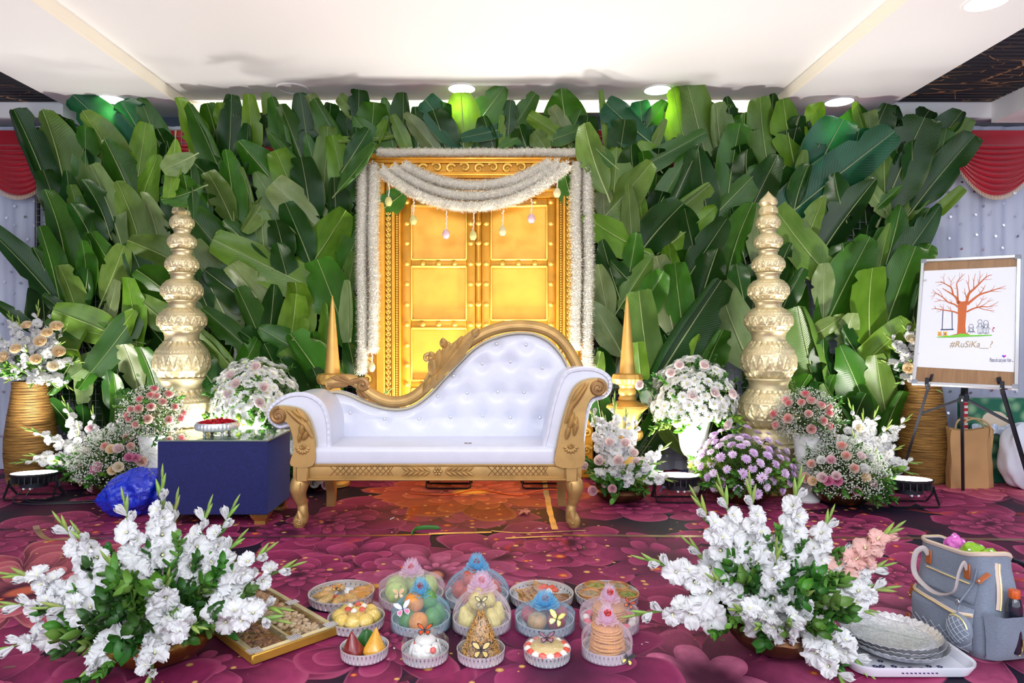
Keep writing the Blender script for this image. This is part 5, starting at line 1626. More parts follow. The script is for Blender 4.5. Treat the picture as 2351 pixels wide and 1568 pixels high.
# ---- white pedestal urns with domes of white chrysanthemums
WP = mat('white_urn_plastic', (.84, .84, .83), .4)
def urn(x, y, label, seed, pinks):
    rr = random.Random(seed)
    t = thing('pedestal_urn', (x, y, 0), label, 'flower arrangement', 'white pedestal urns of chrysanthemums')
    prof = [(.075, 0), (.082, .012), (.07, .03), (.035, .06), (.03, .14), (.03, .2), (.04, .225), (.06, .24), (.075, .265), (.085, .30), (.098, .40), (.115, .46), (.118, .475), (.11, .48)]
    MB().lathe(prof, 60, mod=lambda a, i, r, z: r * (1 + (.035 * abs(math.cos(10 * a)) if 7 <= i <= 10 else 0))).build('urn', WP, t, local=True)
    c = vec(x, y, .60)
    rx, rz = .265, .29
    core_leaves(t, c, rx, rz, 420, rr, (.06, .17, .02), -.45)
    n = 165
    for k in range(n):
        zz = 1 - 1.42 * (k + .5) / n
        a = k * 2.39996
        q = math.sqrt(max(0, 1 - zz * zz))
        d = vec(q * math.cos(a), q * math.sin(a), zz)
        if rr.random() < .06: continue
        kk = rr.uniform(.88, 1.06)
        p = c + vec(d.x * rx * kk, d.y * rx * kk, d.z * rz * kk)
        R = frame(d + vec(rr.uniform(-.3, .3), rr.uniform(-.3, .3), .25), (0, 0, 1)) @ Euler((0, 0, rr.uniform(0, 6))).to_matrix()
        put('chrysanthemum', MUMS[k % 2], t, M=TRS(p, R, rr.uniform(.034, .043)), color=(.90, .90, .88), world=True)
    for (px, py) in pinks:
        p = P(px, py, y - .25)
        rose(t, p, (p - c).normalized() + vec(0, -.4, .1), .030, srgb(252, 238, 236), False, rr)
    for k in range(26):
        a = rr.uniform(0, 2 * PI)
        sprig(t, c + vec(math.cos(a) * .12, math.sin(a) * .12, -.11), vec(math.cos(a), math.sin(a), rr.uniform(-.35, .25)), rr.uniform(.12, .2), rr, LIME + LEAFG)
    for k in range(12):
        d = vec(rr.gauss(0, 1), rr.gauss(0, 1), rr.uniform(.2, 1)).normalized()
        sprig(t, c + vec(d.x * rx * .7, d.y * rx * .7, d.z * rz * .7), d, .13, rr, LEAFG)
    return t
urn(1.295, 4.60, 'white pedestal urn with a dome of white chrysanthemums, beside the high arm of the sofa', 31, [(1616, 840), (1540, 858), (1470, 885), (1590, 908), (1640, 902), (1680, 905), (1560, 840), (1668, 975)])
urn(-1.655, 4.60, 'white urn with a dome of white chrysanthemums behind the blue velvet table', 32, [(588, 842), (542, 882), (606, 890), (596, 925), (524, 905), (530, 862)])

# ---- white column vases with two-tone roses and gypsophila
def column_vase(x, y, label, seed, roses, bc, rx):
    rr = random.Random(seed)
    t = thing('flower_vase', (x, y, 0), label, 'flower arrangement', 'white column vases of pink roses')
    MB().lathe([(.082, 0), (.088, .012), (.075, .03), (.045, .06), (.05, .09), (.058, .2), (.068, .34), (.078, .40), (.082, .41), (.074, .415)], 64, mod=lambda a, i, r, z: r * (1 + (.03 * abs(math.cos(12 * a)) if 3 <= i <= 6 else 0))).build('vase', WP, t, local=True)
    c = vec(x, y, .0) + vec(0, 0, bc)
    core_leaves(t, c, rx, rx * .9, 260, rr, (.05, .13, .025), -.5)
    gyp(t, ball_pts(c, rx, rx * .95, 2300, rr, -.75, .7), .0046)
    gyp(t, [c + vec(rr.gauss(0, .05), -.09 + rr.gauss(0, .015), -.22 + rr.gauss(0, .05)) for _ in range(260)])
    for px, py in roses:
        p = P(px, py, y)
        dx_, dz_ = p.x - c.x, p.z - c.z
        dp = math.sqrt(max(.0009, (rx * 1.05) ** 2 - dx_ ** 2 - dz_ ** 2))
        p = P(px, py, y - dp)
        rose(t, p, (p - c).normalized() + vec(0, -.1, .35), .026 * rr.uniform(.9, 1.15), rr.choice((srgb(244, 150, 150), srgb(246, 172, 172), srgb(240, 130, 140))), True, rr)
    for k in range(14):
        d = vec(rr.gauss(0, 1), rr.gauss(0, 1), rr.gauss(0, .7)).normalized()
        sprig(t, c + d * rx * .6, d, .11, rr)
column_vase(1.935, 4.33, 'white vase of pink-tipped roses and gypsophila between the lilac flowers and the rose bowl', 41,
            [(1849, 908), (1812, 928), (1840, 926), (1862, 922), (1884, 932), (1902, 936), (1780, 952), (1811, 962), (1856, 951), (1888, 967), (1784, 976), (1862, 985), (1903, 978), (1912, 1002), (1806, 920), (1900, 950)], .525, .20)
column_vase(-2.215, 4.33, 'white vase of pink-tipped roses and gypsophila behind the corner of the blue table', 42,
            [(354, 896), (346, 910), (359, 912), (322, 919), (386, 908), (373, 925), (320, 940), (347, 936), (303, 941), (400, 936), (294, 955), (300, 962), (340, 963), (386, 965), (314, 974), (413, 962), (420, 950)], .545, .195)
# ---- low bowls of roses and gypsophila
def rose_bowl(x, y, label, seed, roses, rx, rz, zc):
    rr = random.Random(seed)
    t = thing('rose_bowl', (x, y, 0), label, 'flower arrangement', 'low bowls of roses and gypsophila')
    bowl(t, (x, y, 0), .17, .10, COPPER)
    c = vec(x, y, zc)
    core_leaves(t, c, rx, rz, 420, rr, (.05, .15, .02), -.5)
    gyp(t, ball_pts(c, rx, rz, 4200, rr, -.35, .8), .0048)
    for px, py, col in roses:
        p = P(px, py, y)
        q = 1 - ((p.x - c.x) / rx) ** 2 - ((p.z - c.z) / rz) ** 2
        p = P(px, py, y - rx * math.sqrt(max(.05, q)))
        rose(t, p, (p - c).normalized() + vec(0, -.3, .2), .027 * rr.uniform(.9, 1.2), col, col is CORAL or col is WHITE and False, rr)
    for k in range(34):
        a = rr.uniform(0, 2 * PI)
        sprig(t, c + vec(math.cos(a) * rx * .6, math.sin(a) * rx * .6, rr.uniform(-.08, .02)), vec(math.cos(a), math.sin(a), rr.uniform(-.35, .4)), .13, rr)
rose_bowl(2.12, 4.25, 'low copper bowl of mixed roses and gypsophila near the easel floodlight', 51,
          [(1908, 1056, PINK), (1942, 1048, CORAL), (1976, 1048, PALEPINK), (1886, 1057, WHITE), (1864, 1066, CORAL), (1996, 1052, WHITE), (1982, 1076, WHITE), (1888, 1096, PALEPINK), (1901, 1104, HOTP), (1923, 1104, HOTP), (1920, 1092, PALEPINK), (1866, 1104, PEACH), (1986, 1097, PEACH), (2002, 1110, PINK), (1966, 1127, PINK), (2031, 1102, PINK), (1852, 1097, CORAL), (1932, 1026, CORAL), (1960, 1076, CORAL)], .27, .24, .17)
rose_bowl(-2.50, 4.48, 'low bowl of mixed roses and gypsophila behind the blue refuse bag', 52,
          [(243, 1026, CORAL), (256, 1032, PEACH), (272, 1030, PALEPINK), (294, 1006, CORAL), (296, 1050, HOTP), (312, 1052, HOTP), (300, 1026, CORAL), (188, 1070, CORAL), (220, 1078, HOTP), (226, 1072, PINK), (258, 1080, PEACH), (272, 1072, CREAM), (188, 1105, PEACH), (209, 1118, PINK), (180, 1056, WHITE), (325, 1060, CORAL)], .28, .25, .20)
# ---- bowl of lilac chrysanthemums
rr = random.Random(61)
t = thing('chrysanthemum_bowl', (1.52, 4.30, 0), 'low copper bowl heaped with lilac chrysanthemums in front of the golden pot tower', 'flower arrangement')
bowl(t, (1.52, 4.30, 0), .17, .10, COPPER)
c = vec(1.52, 4.30, .16)
core_leaves(t, c, .29, .25, 700, rr, (.09, .20, .03), -.4)
for k in range(130):
    zz = 1 - 1.2 * (k + .5) / 130
    a = k * 2.39996
    q = math.sqrt(max(0, 1 - zz * zz))
    if rr.random() < .15: continue
    kk = rr.uniform(.9, 1.08)
    p = c + vec(q * math.cos(a) * .30 * kk, q * math.sin(a) * .27 * kk, zz * .285 * kk)
    R = frame(vec(q * math.cos(a), q * math.sin(a), zz) + vec(rr.uniform(-.3, .3), rr.uniform(-.3, .3), .2), (0, 0, 1))
    put('chrysanthemum', MUML[0], t, M=TRS(p, R, rr.uniform(.027, .036)), color=rr.choice((srgb(244, 220, 248), srgb(234, 204, 242), srgb(248, 230, 250))), world=True)
for k in range(46):
    a = rr.uniform(0, 2 * PI)
    sprig(t, c + vec(math.cos(a) * .16, math.sin(a) * .16, rr.uniform(-.05, .08)), vec(math.cos(a), math.sin(a), rr.uniform(-.3, .6)), .15, rr, LEAFG + LIME)
# ================================================================ GIFT TRAYS
SIL = NT('stamped_silver')
SIL.color(srgb(232, 233, 236)); SIL.set(Roughness=.3, Metallic=.55)
SIL = SIL.m
SIL_DARK = mat('dark_silver', srgb(70, 66, 76), .45, .5)
ZR_ = .036
TRAY_ME = {}
def tray_mesh(R, h=ZR_):
    n = max(36, int(R * 560 / 2) * 2 // 2 * 1)
    prof = [(.0005, .002), (R * .90, .002), (R * .92, 0), (R * .97, .004)] + [(R * (.97 + .03 * i / 6), .004 + (h - .008) * i / 6) for i in range(1, 7)] + [(R * 1.015, h - .003), (R * 1.015, h), (R * .985, h), (R * .97, h - .002), (R * .94, .006), (.0005, .005)]
    def mod(a, i, r, z):
        if 4 <= i <= 8:
            t = (z - .004) / (h - .008)
            c = abs(math.cos(a * n / 2))
            return r - R * .060 * max(0, (1 - c * 1.5)) ** .7 * math.sin(PI * min(1, t * 1.05)) + R * .010 * c
        return r
    seg = n * 8
    mb = MB().lathe(prof, seg, mod=mod, cap0=False, cap1=False)
    for i in range(4, 9):                                            # stamped hollows take the darker silver
        lim = .30 if i in (6, 7) else .16
        for k in range(seg):
            if abs(math.cos(2 * PI * (k + .5) / seg * n / 2)) < lim: mb.m[i * seg + k] = 1
    return mb.mesh('gift_tray', [SIL, SIL_DARK], True, 35)
def tray(px, py, w, label):
    d = F * (H - ZR_) / (py - CY)
    R = w / 2 * d / F / 1.02
    x = (px - CX) * d / F
    o = put('gift_tray', tray_mesh(R), loc=(x, d, 0), label=label, cat='tray', group='round silver gift trays')
    return x, d, R
NETM = {'pink': see_through('pink_net', srgb(250, 232, 246), .12), 'blue': see_through('blue_net', srgb(176, 226, 250), .14)}
RUF = {'pink': see_through('pink_net_gathered', srgb(252, 230, 248), .42), 'blue': see_through('blue_net_gathered', srgb(150, 220, 252), .48)}
FILM = see_through('clear_film', (1, 1, 1), .035, gloss=.30, rough_g=.08, fold=22)
REDP = mat('red_satin_ribbon', srgb(236, 56, 44), .45, trans=.3)
REDROSE = rose_mesh(9, REDP)
def pleat_dome(R, zn, rn, k, amp, p=2.2, z0=.004, seg=200, rows=16):
    def fn(u, v):
        a = 2 * PI * u
        t = v
        r = R * 1.035 if t < .12 else lerp(rn, R * 1.035, max(0, 1 - ((t - .12) / .88) ** p) ** (1 / 1.6))
        z = lerp(z0, ZR_ * 1.05, t / .12) if t < .12 else lerp(ZR_ * 1.05, zn, ((t - .12) / .88))
        q = amp * (math.sin(a * k * 1.7 + math.sin(a * 3) * 2) * .6 + math.sin(a * (k * 2 + 1)) * .4) * min(1, t * 1.6)
        r = r * (1 + q * .17) if t < .85 else r * (1 + q * .35)
        return vec(r * math.cos(a), r * math.sin(a), z)
    return MB().grid(fn, seg, rows, closed_u=True)
def ruffle(r, z, h, seed, layers=6):
    rr = random.Random(seed)
    mb = MB()
    for L in range(layers):
        ph, k, tilt = rr.uniform(0, 6), rr.choice((8, 9, 11)), .04 + .24 * L
        def fn(u, v):
            a = 2 * PI * u
            q = .012 + (r * (1 - .12 * L) - .012) * v
            w = math.sin(k * a + ph) * .26 * v ** .8 + math.sin((2 * k + 3) * a + ph * 2) * .10 * v
            q *= 1.12 + .05 * math.sin(5 * a + ph * 3) * v
            return vec(q * math.cos(a + .15 * w), q * math.sin(a + .15 * w), z + h * (v * tilt * 1.5 + w * .45))
        mb.grid(fn, 150, 5, closed_u=True)
    return mb
def butterfly(parent, loc, size, cols, rot, name='butterfly'):
    """four printed wings and a body; cols: (main, edge, hind)"""
    ms = [mat('wing_%02d%02d%02d' % tuple(int(99 * q) for q in c), c, .5) for c in cols] + [mat('butterfly_body', (.02, .018, .02), .6)]
    mb = MB()
    fore = [(0, .05), (.12, .42), (.42, .72), (.86, .78), (.96, .62), (.74, .28), (.34, .04)]
    hind = [(0, -.02), (.34, .0), (.66, -.10), (.72, -.42), (.46, -.66), (.22, -.46)]
    for s in (-1, 1):
        for pts, mi in ((fore, 0), (hind, 2)):
            ctr = (sum(p[0] for p in pts) / len(pts), sum(p[1] for p in pts) / len(pts))
            lift = lambda q: vec(s * q[0] * .92, q[1], .38 * q[0])
            o = [lift(p) for p in pts]
            i = [lift((lerp(ctr[0], p[0], .72), lerp(ctr[1], p[1], .72))) + vec(0, 0, .012) for p in pts]
            n = len(pts)
            for k in range(n): mb.add([o[k], o[(k + 1) % n], i[(k + 1) % n], i[k]], [(0, 1, 2, 3)], 1)
            mb.add(i, [tuple(range(n))], mi)
            mb.add([q + vec(0, 0, -.014) for q in o], [tuple(range(n))[::-1]], 1)
    mb.tube([vec(0, -.45, .02), vec(0, 0, .05), vec(0, .35, .04)], [.03, .06, .04], 6, mi=3)
    for s in (-1, 1): mb.tube([vec(0, .35, .04), vec(s * .18, .7, .1)], .012, 3, mi=3)
    return put(name, mb.mesh(name, ms, False), parent, M=TRS(loc, Euler(rot).to_matrix(), size))
def net_cover(c, R, kind, zn, rr_, label, seed, k=13, amp=.5, p=2.2, wing=None, rh=.03):
    t = thing('net_cover', (c[0], c[1], 0), label, 'net wrap', 'net covers gathered over gift trays')
    pleat_dome(R, zn, .013, k, amp, p).build('net', NETM[kind], t, local=True, sharp=None)
    ruffle(rr_, zn, rh, seed).build('ruffle', RUF[kind], t, local=True, sharp=None)
    put('ribbon_rose', REDROSE, t, M=TRS(vec(0, -.016, zn + rh * 1.15), frame((0, -.8, .6)), .0115))
    if wing: butterfly(t, *wing)
    return t
def film_cover(c, R, zt, label, wing=None, shape=None):
    t = thing('film_cover', (c[0], c[1], 0), label, 'clear wrap', 'clear film covers on gift trays')
    pr = shape or [(R * 1.02, ZR_ - .012), (R * 1.02, ZR_ + .001), (R * .93, ZR_ + (zt - ZR_) * .35), (R * .7, ZR_ + (zt - ZR_) * .75), (R * .35, ZR_ + (zt - ZR_) * .97), (.001, zt)]
    MB().lathe(pr, 64, cap0=False, cap1=False, mod=lambda a, i, r, z: r * (1 + .012 * math.sin(a * 9 + i) * (i > 1))).build('film', FILM, t, local=True, sharp=None)
    if wing: butterfly(t, *wing)
    return t
def item(name, me, loc, label, cat, group, rot=(0, 0, 0), sc=1.0, color=None):
    return put(name, me, M=TRS(vec(*loc), Euler(rot).to_matrix(), sc), label=label, cat=cat, group=group, color=color)
FRUIT = tinted('fruit_skin', .42, 0, .25)
STALK = mat('brown_stalk', srgb(84, 62, 36), .8)
def fruit_mesh(prof, bump=0.0):
    mb = MB().lathe(prof, 24, mod=lambda a, i, r, z: r * (1 + bump * math.sin(5 * a + i)), cap0=False, cap1=False)
    z = prof[-1][1]
    mb.tube([vec(0, 0, z - .02), vec(.02, 0, z + .12), vec(.05, 0, z + .2)], .03, 5, mi=1)
    return mb.mesh('fruit', [FRUIT, STALK], True, None)
sph = lambda n=12, sx=1.0, dip=0.0: [(max(.001, sx * math.cos(-PI / 2 + PI * i / n)), math.sin(-PI / 2 + PI * i / n) - (dip * max(0, (i / n - .8) / .2) ** 2)) for i in range(n + 1)]
ORANGE, APPLE = fruit_mesh(sph(14, 1, .08), .01), fruit_mesh([(.001, -.78), (.25, -.86), (.6, -.72), (.92, -.2), (1.0, .15), (.86, .58), (.55, .80), (.25, .78), (.08, .62), (.001, .58)], .015)
MANGO = fruit_mesh([(.001, -1.1), (.4, -.98), (.72, -.6), (.88, -.1), (.86, .35), (.66, .8), (.34, 1.06), (.001, 1.12)], .02)
GUAVA = fruit_mesh([(.001, -.95), (.4, -.88), (.8, -.5), (1.0, 0), (.92, .45), (.62, .82), (.3, .98), (.001, 1.0)], .03)
PEAR = fruit_mesh([(.001, -.95), (.5, -.88), (.85, -.5), (.92, -.1), (.72, .4), (.46, .85), (.3, 1.15), (.001, 1.25)], .01)

# back row -------------------------------------------------------------------
x, d, R = tray(784, 1357, 150, 'silver tray of fried pastries beside the top corner of the nut box')
PAS = tinted('fried_dough', .55, 0, .3)
def crescent(seed):
    rr = random.Random(seed)
    return MB().grid(lambda u, v: vec((v - .5) * 2.0, .52 * math.sin(PI * v) * math.cos(2 * PI * u) + .28 * math.sin(PI * v), .34 * math.sin(PI * v) ** .7 * math.sin(2 * PI * u) * (1 + .05 * math.sin(30 * v))), 12, 14, closed_u=True).mesh('pastry', PAS)
CR, BAR = crescent(1), MB().box((0, 0, 0), (2, .52, .3), .12, seg=2).mesh('pastry_stick', PAS)
for k in range(6):
    a = PI * .55 + k * .72
    item('fried_pastry', CR, (x + R * .56 * math.cos(a), d + R * .56 * math.sin(a), .022), 'golden crescent pastry under film in the tray by the nut box', 'pastry', 'crescent pastries in the tray', (.25, .2, a), .046, rr.choice((srgb(226, 176, 96), srgb(216, 160, 80), srgb(232, 190, 120))))
for k in range(4):
    item('pastry_stick', BAR, (x + R * .42 + .012 * k, d - R * .35 + .034 * k, .022 + .002 * k), 'flat golden pastry stick under film in the tray by the nut box', 'pastry', 'pastry sticks in the tray', (0, 0, .25 + .06 * k), .052, srgb(214, 150, 66))
item('red_rosette', REDROSE, (x - .005, d - R * .42, .030), 'small red ribbon rose among the crescent pastries', 'ribbon rose', None, (0, 0, 0), .014)
film_cover((x, d), R, .050, 'clear film stretched over the tray of crescent pastries', (vec(-.015, -.02, .052), .024, (srgb(236, 140, 40), (.02, .02, .02), srgb(244, 180, 90)), (.3, 0, .1)))
x, d, R = tray(945, 1360, 147, 'silver tray of guavas under pink net in the back row')
for k, (a, q) in enumerate(((0.4, .052), (1.6, .05), (2.8, .052), (3.9, .06), (5.3, .06))):
    item('guava', GUAVA, (x + q * 1.25 * math.cos(a), d + q * 1.15 * math.sin(a), .050), 'pale green guava under the pink net in the back row', 'fruit', 'guavas under the pink net', (rr.uniform(-.8, .8), rr.uniform(-.8, .8), 0), .044, srgb(176, 208, 112))
net_cover((x, d), R, 'pink', .110, .046, 'pink net gathered over the tray of pale green guavas', 3, 11, .35, 3.4, (vec(-.035, -.105, .068), .024, (srgb(244, 182, 128), srgb(250, 214, 170), srgb(246, 224, 180)), (1.0, 0, .2)))
x, d, R = tray(1095, 1362, 145, 'silver tray of pomegranates under blue net in the back row')
for k, (a, q, z) in enumerate(((.3, .06, .046), (1.7, .06, .046), (3.1, .06, .046), (4.3, .064, .046), (5.4, .062, .046), (3.7, .02, .098))):
    item('pomegranate', GUAVA, (x + q * math.cos(a), d + q * math.sin(a), z), 'orange-red pomegranate under the tall blue net in the back row', 'fruit', 'pomegranates under the blue net', (rr.uniform(-.8, .8), rr.uniform(-.8, .8), 0), .040, srgb(220, 96, 70))
net_cover((x, d), R, 'blue', .134, .046, 'blue net gathered in a peak over the pomegranates', 4, 14, .5, 1.7)
x, d, R = tray(1243, 1358, 148, 'silver tray of folded brown wafers and cinnamon-coloured sticks in the back row')
WAF = tinted('baked_wafer', .5, 0, .3)
def wafer_mesh(s):
    return MB().grid(lambda u, v: vec((u - .5) * 1.6 + .2 * math.sin(3 * v + s), (v - .5) * 1.1, .25 * math.sin(2.5 * u + s) * (1 - v) + .2 * v), 10, 8).mesh('wafer', WAF)
for k in range(6):
    item('folded_wafer', wafer_mesh(k), (x - R * .42 + .010 * k, d - .03 + .011 * k, .014 + .003 * k), 'thin folded brown wafer under film, back-row tray with gold bow', 'wafer', 'folded wafers in the tray', (.35, .1, .3 * k), .066, srgb(202, 148, 84))
STK = MB().tube([vec(-1, 0, 0), vec(0, 0, .02), vec(1, 0, 0)], .09, 8).mesh('stick', WAF)
for k in range(8):
    item('sweet_stick', STK, (x + R * .42, d - R * .42 + .010 * k, .012 + .004 * (k % 3)), 'thin brown sweet stick under film, beside the folded wafers', 'sweet', 'sweet sticks in the tray', (0, 0, -.35 + .05 * k), .056, srgb(150, 92, 40))
CREAMR = mat('white_cream', srgb(246, 242, 232), .5)
REDC = mat('red_cream', srgb(224, 72, 52), .45)
def dollop(m):
    mb = MB().lathe([(.9, -.3), (1.0, 0), (.8, .32), (.5, .58), (.2, .8), (.01, .9)], 28, mod=lambda a, i, r, z: r * (1 + .12 * math.cos(7 * a + i * .5)))
    return mb.mesh('dollop', m)
DW, DR = dollop(CREAMR), dollop(REDC)
for k, (ox, oy) in enumerate(((.0, .055), (.03, .05), (.055, .04), (.03, .025), (.045, .065), (.015, .075))):
    item('sweet_rosette', (DR, DR, DR, DW, DR, DR)[k], (x + ox, d + oy - .02, .034), ('white' if k == 3 else 'red') + ' rosette on the tray of folded wafers', 'rosette', 'rosettes on the wafer tray', (0, 0, k), .015)
film_cover((x, d), R, .060, 'clear film tied with a gold bow over the tray of folded wafers')
x, d, R = tray(1393, 1358, 147, 'silver tray of green-filled pastry cups in the back row, nearest the copper flower bowl')
GRS = mat('green_filling', srgb(128, 138, 56), .8, var=.4, vs=30, bump=.6, bs=60)
BRF = mat('brown_filling', srgb(150, 130, 96), .8, var=.4, vs=30, bump=.6, bs=60)
for k, (ox, oy, f) in enumerate(((-.068, -.022, 1), (-.035, .066, 0), (.052, .058, 1), (.074, -.030, 0), (.003, -.050, 0))):
    t = thing('pastry_cup', (x + ox, d + oy, .006), 'brown pastry cup with ' + ('green' if not f else 'grey-brown') + ' filling in the tray nearest the copper bowl', 'pastry', 'filled pastry cups in the tray')
    MB().lathe([(.030, 0), (.041, .014), (.047, .034), (.042, .036), (.037, .027)], 28, mod=lambda a, i, r, z: r * (1 + .03 * math.sin(7 * a)), cap1=False).build('cup', mat('cup_crust', srgb(196, 128, 60), .5, var=.2), t, local=True)
    MB().lathe([(.038, .025), (.030, .032), (.014, .035), (.001, .036)], 20, cap0=False, mod=lambda a, i, r, z: r * (1 + .08 * math.sin(5 * a + i))).build('filling', BRF if f else GRS, t, local=True)
film_cover((x, d), R, .050, 'clear film over the tray of filled pastry cups')
# middle row -----------------------------------------------------------------
x, d, R = tray(818, 1414, 130, 'silver tray of yellow laddus touching the corner of the nut box')
LAD = mat('yellow_laddu', srgb(250, 208, 104), .5, var=.2, vs=9, bump=.35, bs=40)
LADM = MB().ell((0, 0, 0), (1, 1, .88), 30, 20)
LADM.v = [tuple(Vector(v) * (1 + .10 * mnoise.noise(Vector(v) * 5) + .05 * mnoise.noise(Vector(v) * 12))) for v in LADM.v]
LADM = LADM.mesh('laddu', LAD)
for k in range(8):
    a = k * PI / 4
    item('laddu', LADM, (x + R * .60 * math.cos(a), d + R * .60 * math.sin(a), .036), 'round yellow laddu in the film-wrapped tray at the nut box corner', 'sweet', 'laddus in the silver tray', (0, 0, a), .0275)
item('laddu', LADM, (x, d, .040), 'yellow laddu in the very middle of the laddu tray', 'sweet', 'laddus in the silver tray', (0, 0, 0), .030)
for k in range(6):
    a = k * PI / 3 + .5
    item('sweet_rosette', DR if k % 2 else DW, (x + .030 * math.cos(a), d + .030 * math.sin(a) - .004, .068), ('red' if k % 2 else 'white') + ' rosette on the yellow laddus', 'rosette', 'rosettes on the laddus', (0, 0, k), .0115)
film_cover((x, d), R, .083, 'clear film puffed over the tray of yellow laddus', shape=[(R * 1.02, ZR_ - .012), (R * 1.02, ZR_ + .001), (R * .97, .055), (R * .8, .072), (R * .4, .082), (.001, .083)])
x, d, R = tray(966, 1415, 134, 'silver tray of mangoes and oranges under blue net')
for k, (a, q, z, o) in enumerate(((.2, .058, .042, 0), (1.4, .058, .042, 0), (2.6, .058, .042, 0), (3.9, .060, .042, 0), (4.7, .060, .040, 1), (5.6, .058, .042, 0), (3.7, .026, .092, 1), (.2, .028, .095, 0))):
    item('orange' if o else 'mango', ORANGE if o else MANGO, (x + q * math.cos(a), d + q * math.sin(a), z), ('orange' if o else 'green mango') + ' under the blue net with the white-and-pink butterfly', 'fruit', 'oranges under the blue net' if o else 'green mangoes under the blue net', (0, rr.uniform(-.4, .4), a), .036, srgb(240, 150, 60) if o else srgb(104, 152, 66))
net_cover((x, d), R, 'blue', .118, .040, 'blue net gathered over the mangoes and oranges', 5, 12, .45, 1.9, (vec(-.052, -.085, .095), .034, (srgb(230, 230, 244), srgb(200, 204, 230), srgb(234, 120, 150)), (1.0, -.2, .2)))
x, d, R = tray(1106, 1416, 132, 'silver tray of yellow pears under the tall pink net behind the film cone')
for k, (a, q, z) in enumerate(((.3, .056, .04), (1.5, .056, .04), (2.7, .056, .04), (3.6, .06, .04), (5.4, .058, .04), (.6, .022, .10), (3.9, .02, .105))):
    item('pear', PEAR, (x + q * math.cos(a), d + q * math.sin(a), z), 'pale yellow pear under the tall pink net', 'fruit', 'pears under the pink net', (rr.uniform(-.3, .3), rr.uniform(-.3, .3), a), .036, srgb(226, 214, 130))
net_cover((x, d), R, 'pink', .140, .050, 'pink net gathered in a tall peak over the pears', 6, 13, .5, 1.7, (vec(0, -.062, .112), .026, (srgb(214, 206, 150), (.02, .02, .02), srgb(190, 186, 140)), (1.1, 0, 0)))
x, d, R = tray(1251, 1418, 134, 'silver tray of red apples under blue net')
for k, (a, q) in enumerate(((.3, .052), (1.6, .052), (2.9, .052), (4.15, .056), (5.4, .056))):
    item('apple', APPLE, (x + q * math.cos(a), d + q * math.sin(a), .040), 'red and pale green apple under the blue net with the yellow butterfly', 'fruit', 'apples under the blue net', (rr.uniform(-.4, .4), rr.uniform(-.4, .4), a), .036, (srgb(186, 70, 66), srgb(206, 90, 70), srgb(190, 60, 60), srgb(200, 150, 90), srgb(170, 58, 64))[k])
net_cover((x, d), R, 'blue', .082, .050, 'blue net gathered low over the red apples', 7, 12, .4, 3.6, (vec(.035, -.092, .068), .034, (srgb(244, 240, 150), srgb(214, 210, 110), srgb(246, 244, 180)), (1.0, .1, -.5)), .026)
x, d, R = tray(1399, 1417, 133, 'silver tray with a stack of round cookies under pink net in the middle row')
CK = mat('golden_cookie', srgb(214, 160, 100), .6, var=.25, vs=25, bump=.5, bs=60)
CKM = MB().lathe([(.001, -.07), (.96, -.07), (1.0, 0), (.96, .07), (.3, .085), (.001, .085)], 36, mod=lambda a, i, r, z: r * (1 + .012 * math.sin(11 * a)), cap0=False, cap1=False).mesh('cookie', CK)
for k in range(8):
    item('cookie', CKM, (x + rr.uniform(-.002, .002), d + rr.uniform(-.002, .002), .012 + .0088 * k), 'round golden cookie in the stack ringed with sweets under pink net', 'cookie', 'cookies in the middle-row stack', (0, 0, k), .061)
SWT = MB().ell((0, 0, 0), 1, 14, 10).mesh('sweet_ball', tinted('sweet_coating', .45, 0, .1))
for k in range(13):
    a = k * 2 * PI / 13
    item('sweet_ball', SWT, (x + R * .82 * math.cos(a), d + R * .82 * math.sin(a), .024), ('pink' if k % 2 else 'white') + ' sweet ball around the cookie stack', 'sweet', 'sweet balls around the cookies', (0, 0, 0), .0165, srgb(236, 110, 130) if k % 2 else (.85, .83, .8))
net_cover((x, d), R, 'pink', .098, .036, 'pink net gathered over the cookie stack, middle row', 8, 12, .35, 3.2, (vec(.062, -.048, .100), .024, (srgb(196, 70, 50), (.03, .02, .02), srgb(214, 110, 70)), (.7, .3, -.4)))
# front row ------------------------------------------------------------------
x, d, R = tray(837, 1480, 111, 'silver tray holding red and yellow powder cones in the front row')
CONEM = lambda seed: MB().lathe([(.001, -.02), (.85, 0), (1.0, .25), (.92, .6), (.6, 1.2), (.25, 1.9), (.04, 2.3)], 30, mod=lambda a, i, r, z: r * (1 + .07 * math.sin(4 * a + seed + i * .8) * (i > 1)))
for ox, c_, nm, lb, rot, sc in ((-.034, srgb(128, 34, 34), 'powder_cone', 'film cone of dark red powder in the front tray', (.1, -.05, 0), .036), (.034, srgb(226, 164, 50), 'powder_cone', 'film cone of yellow powder in the front tray', (-.1, .22, 1), .037)):
    MBc = CONEM(ox * 50)
    put(nm, MBc.mesh(nm, mat('powder_%d' % int(c_[0] * 99), c_, .3, var=.1, coat=1.0)), M=TRS(vec(x + ox, d - .012, .007), Euler(rot).to_matrix(), sc), label=lb, cat='powder cone')
put('betel_leaf', MB().grid(lambda u, v: vec((u * 2 - 1) * .030 * math.sin(PI * min(1, .05 + v * .95)) ** .6, .012 * abs(u * 2 - 1), .008 + .066 * v), 6, 10).mesh('betel_leaf', mat('betel_green', srgb(40, 96, 34), .35, var=.2)), M=TRS(vec(x + .006, d + .018, 0), Euler((-.25, 0, .3)).to_matrix(), 1), label='glossy green leaf standing behind the powder cones', cat='leaf')
x, d, R = tray(976, 1486, 109, 'silver tray of white leaf-shaped sweets in the front row')
WS = tinted('white_fondant', .4, 0, .06)
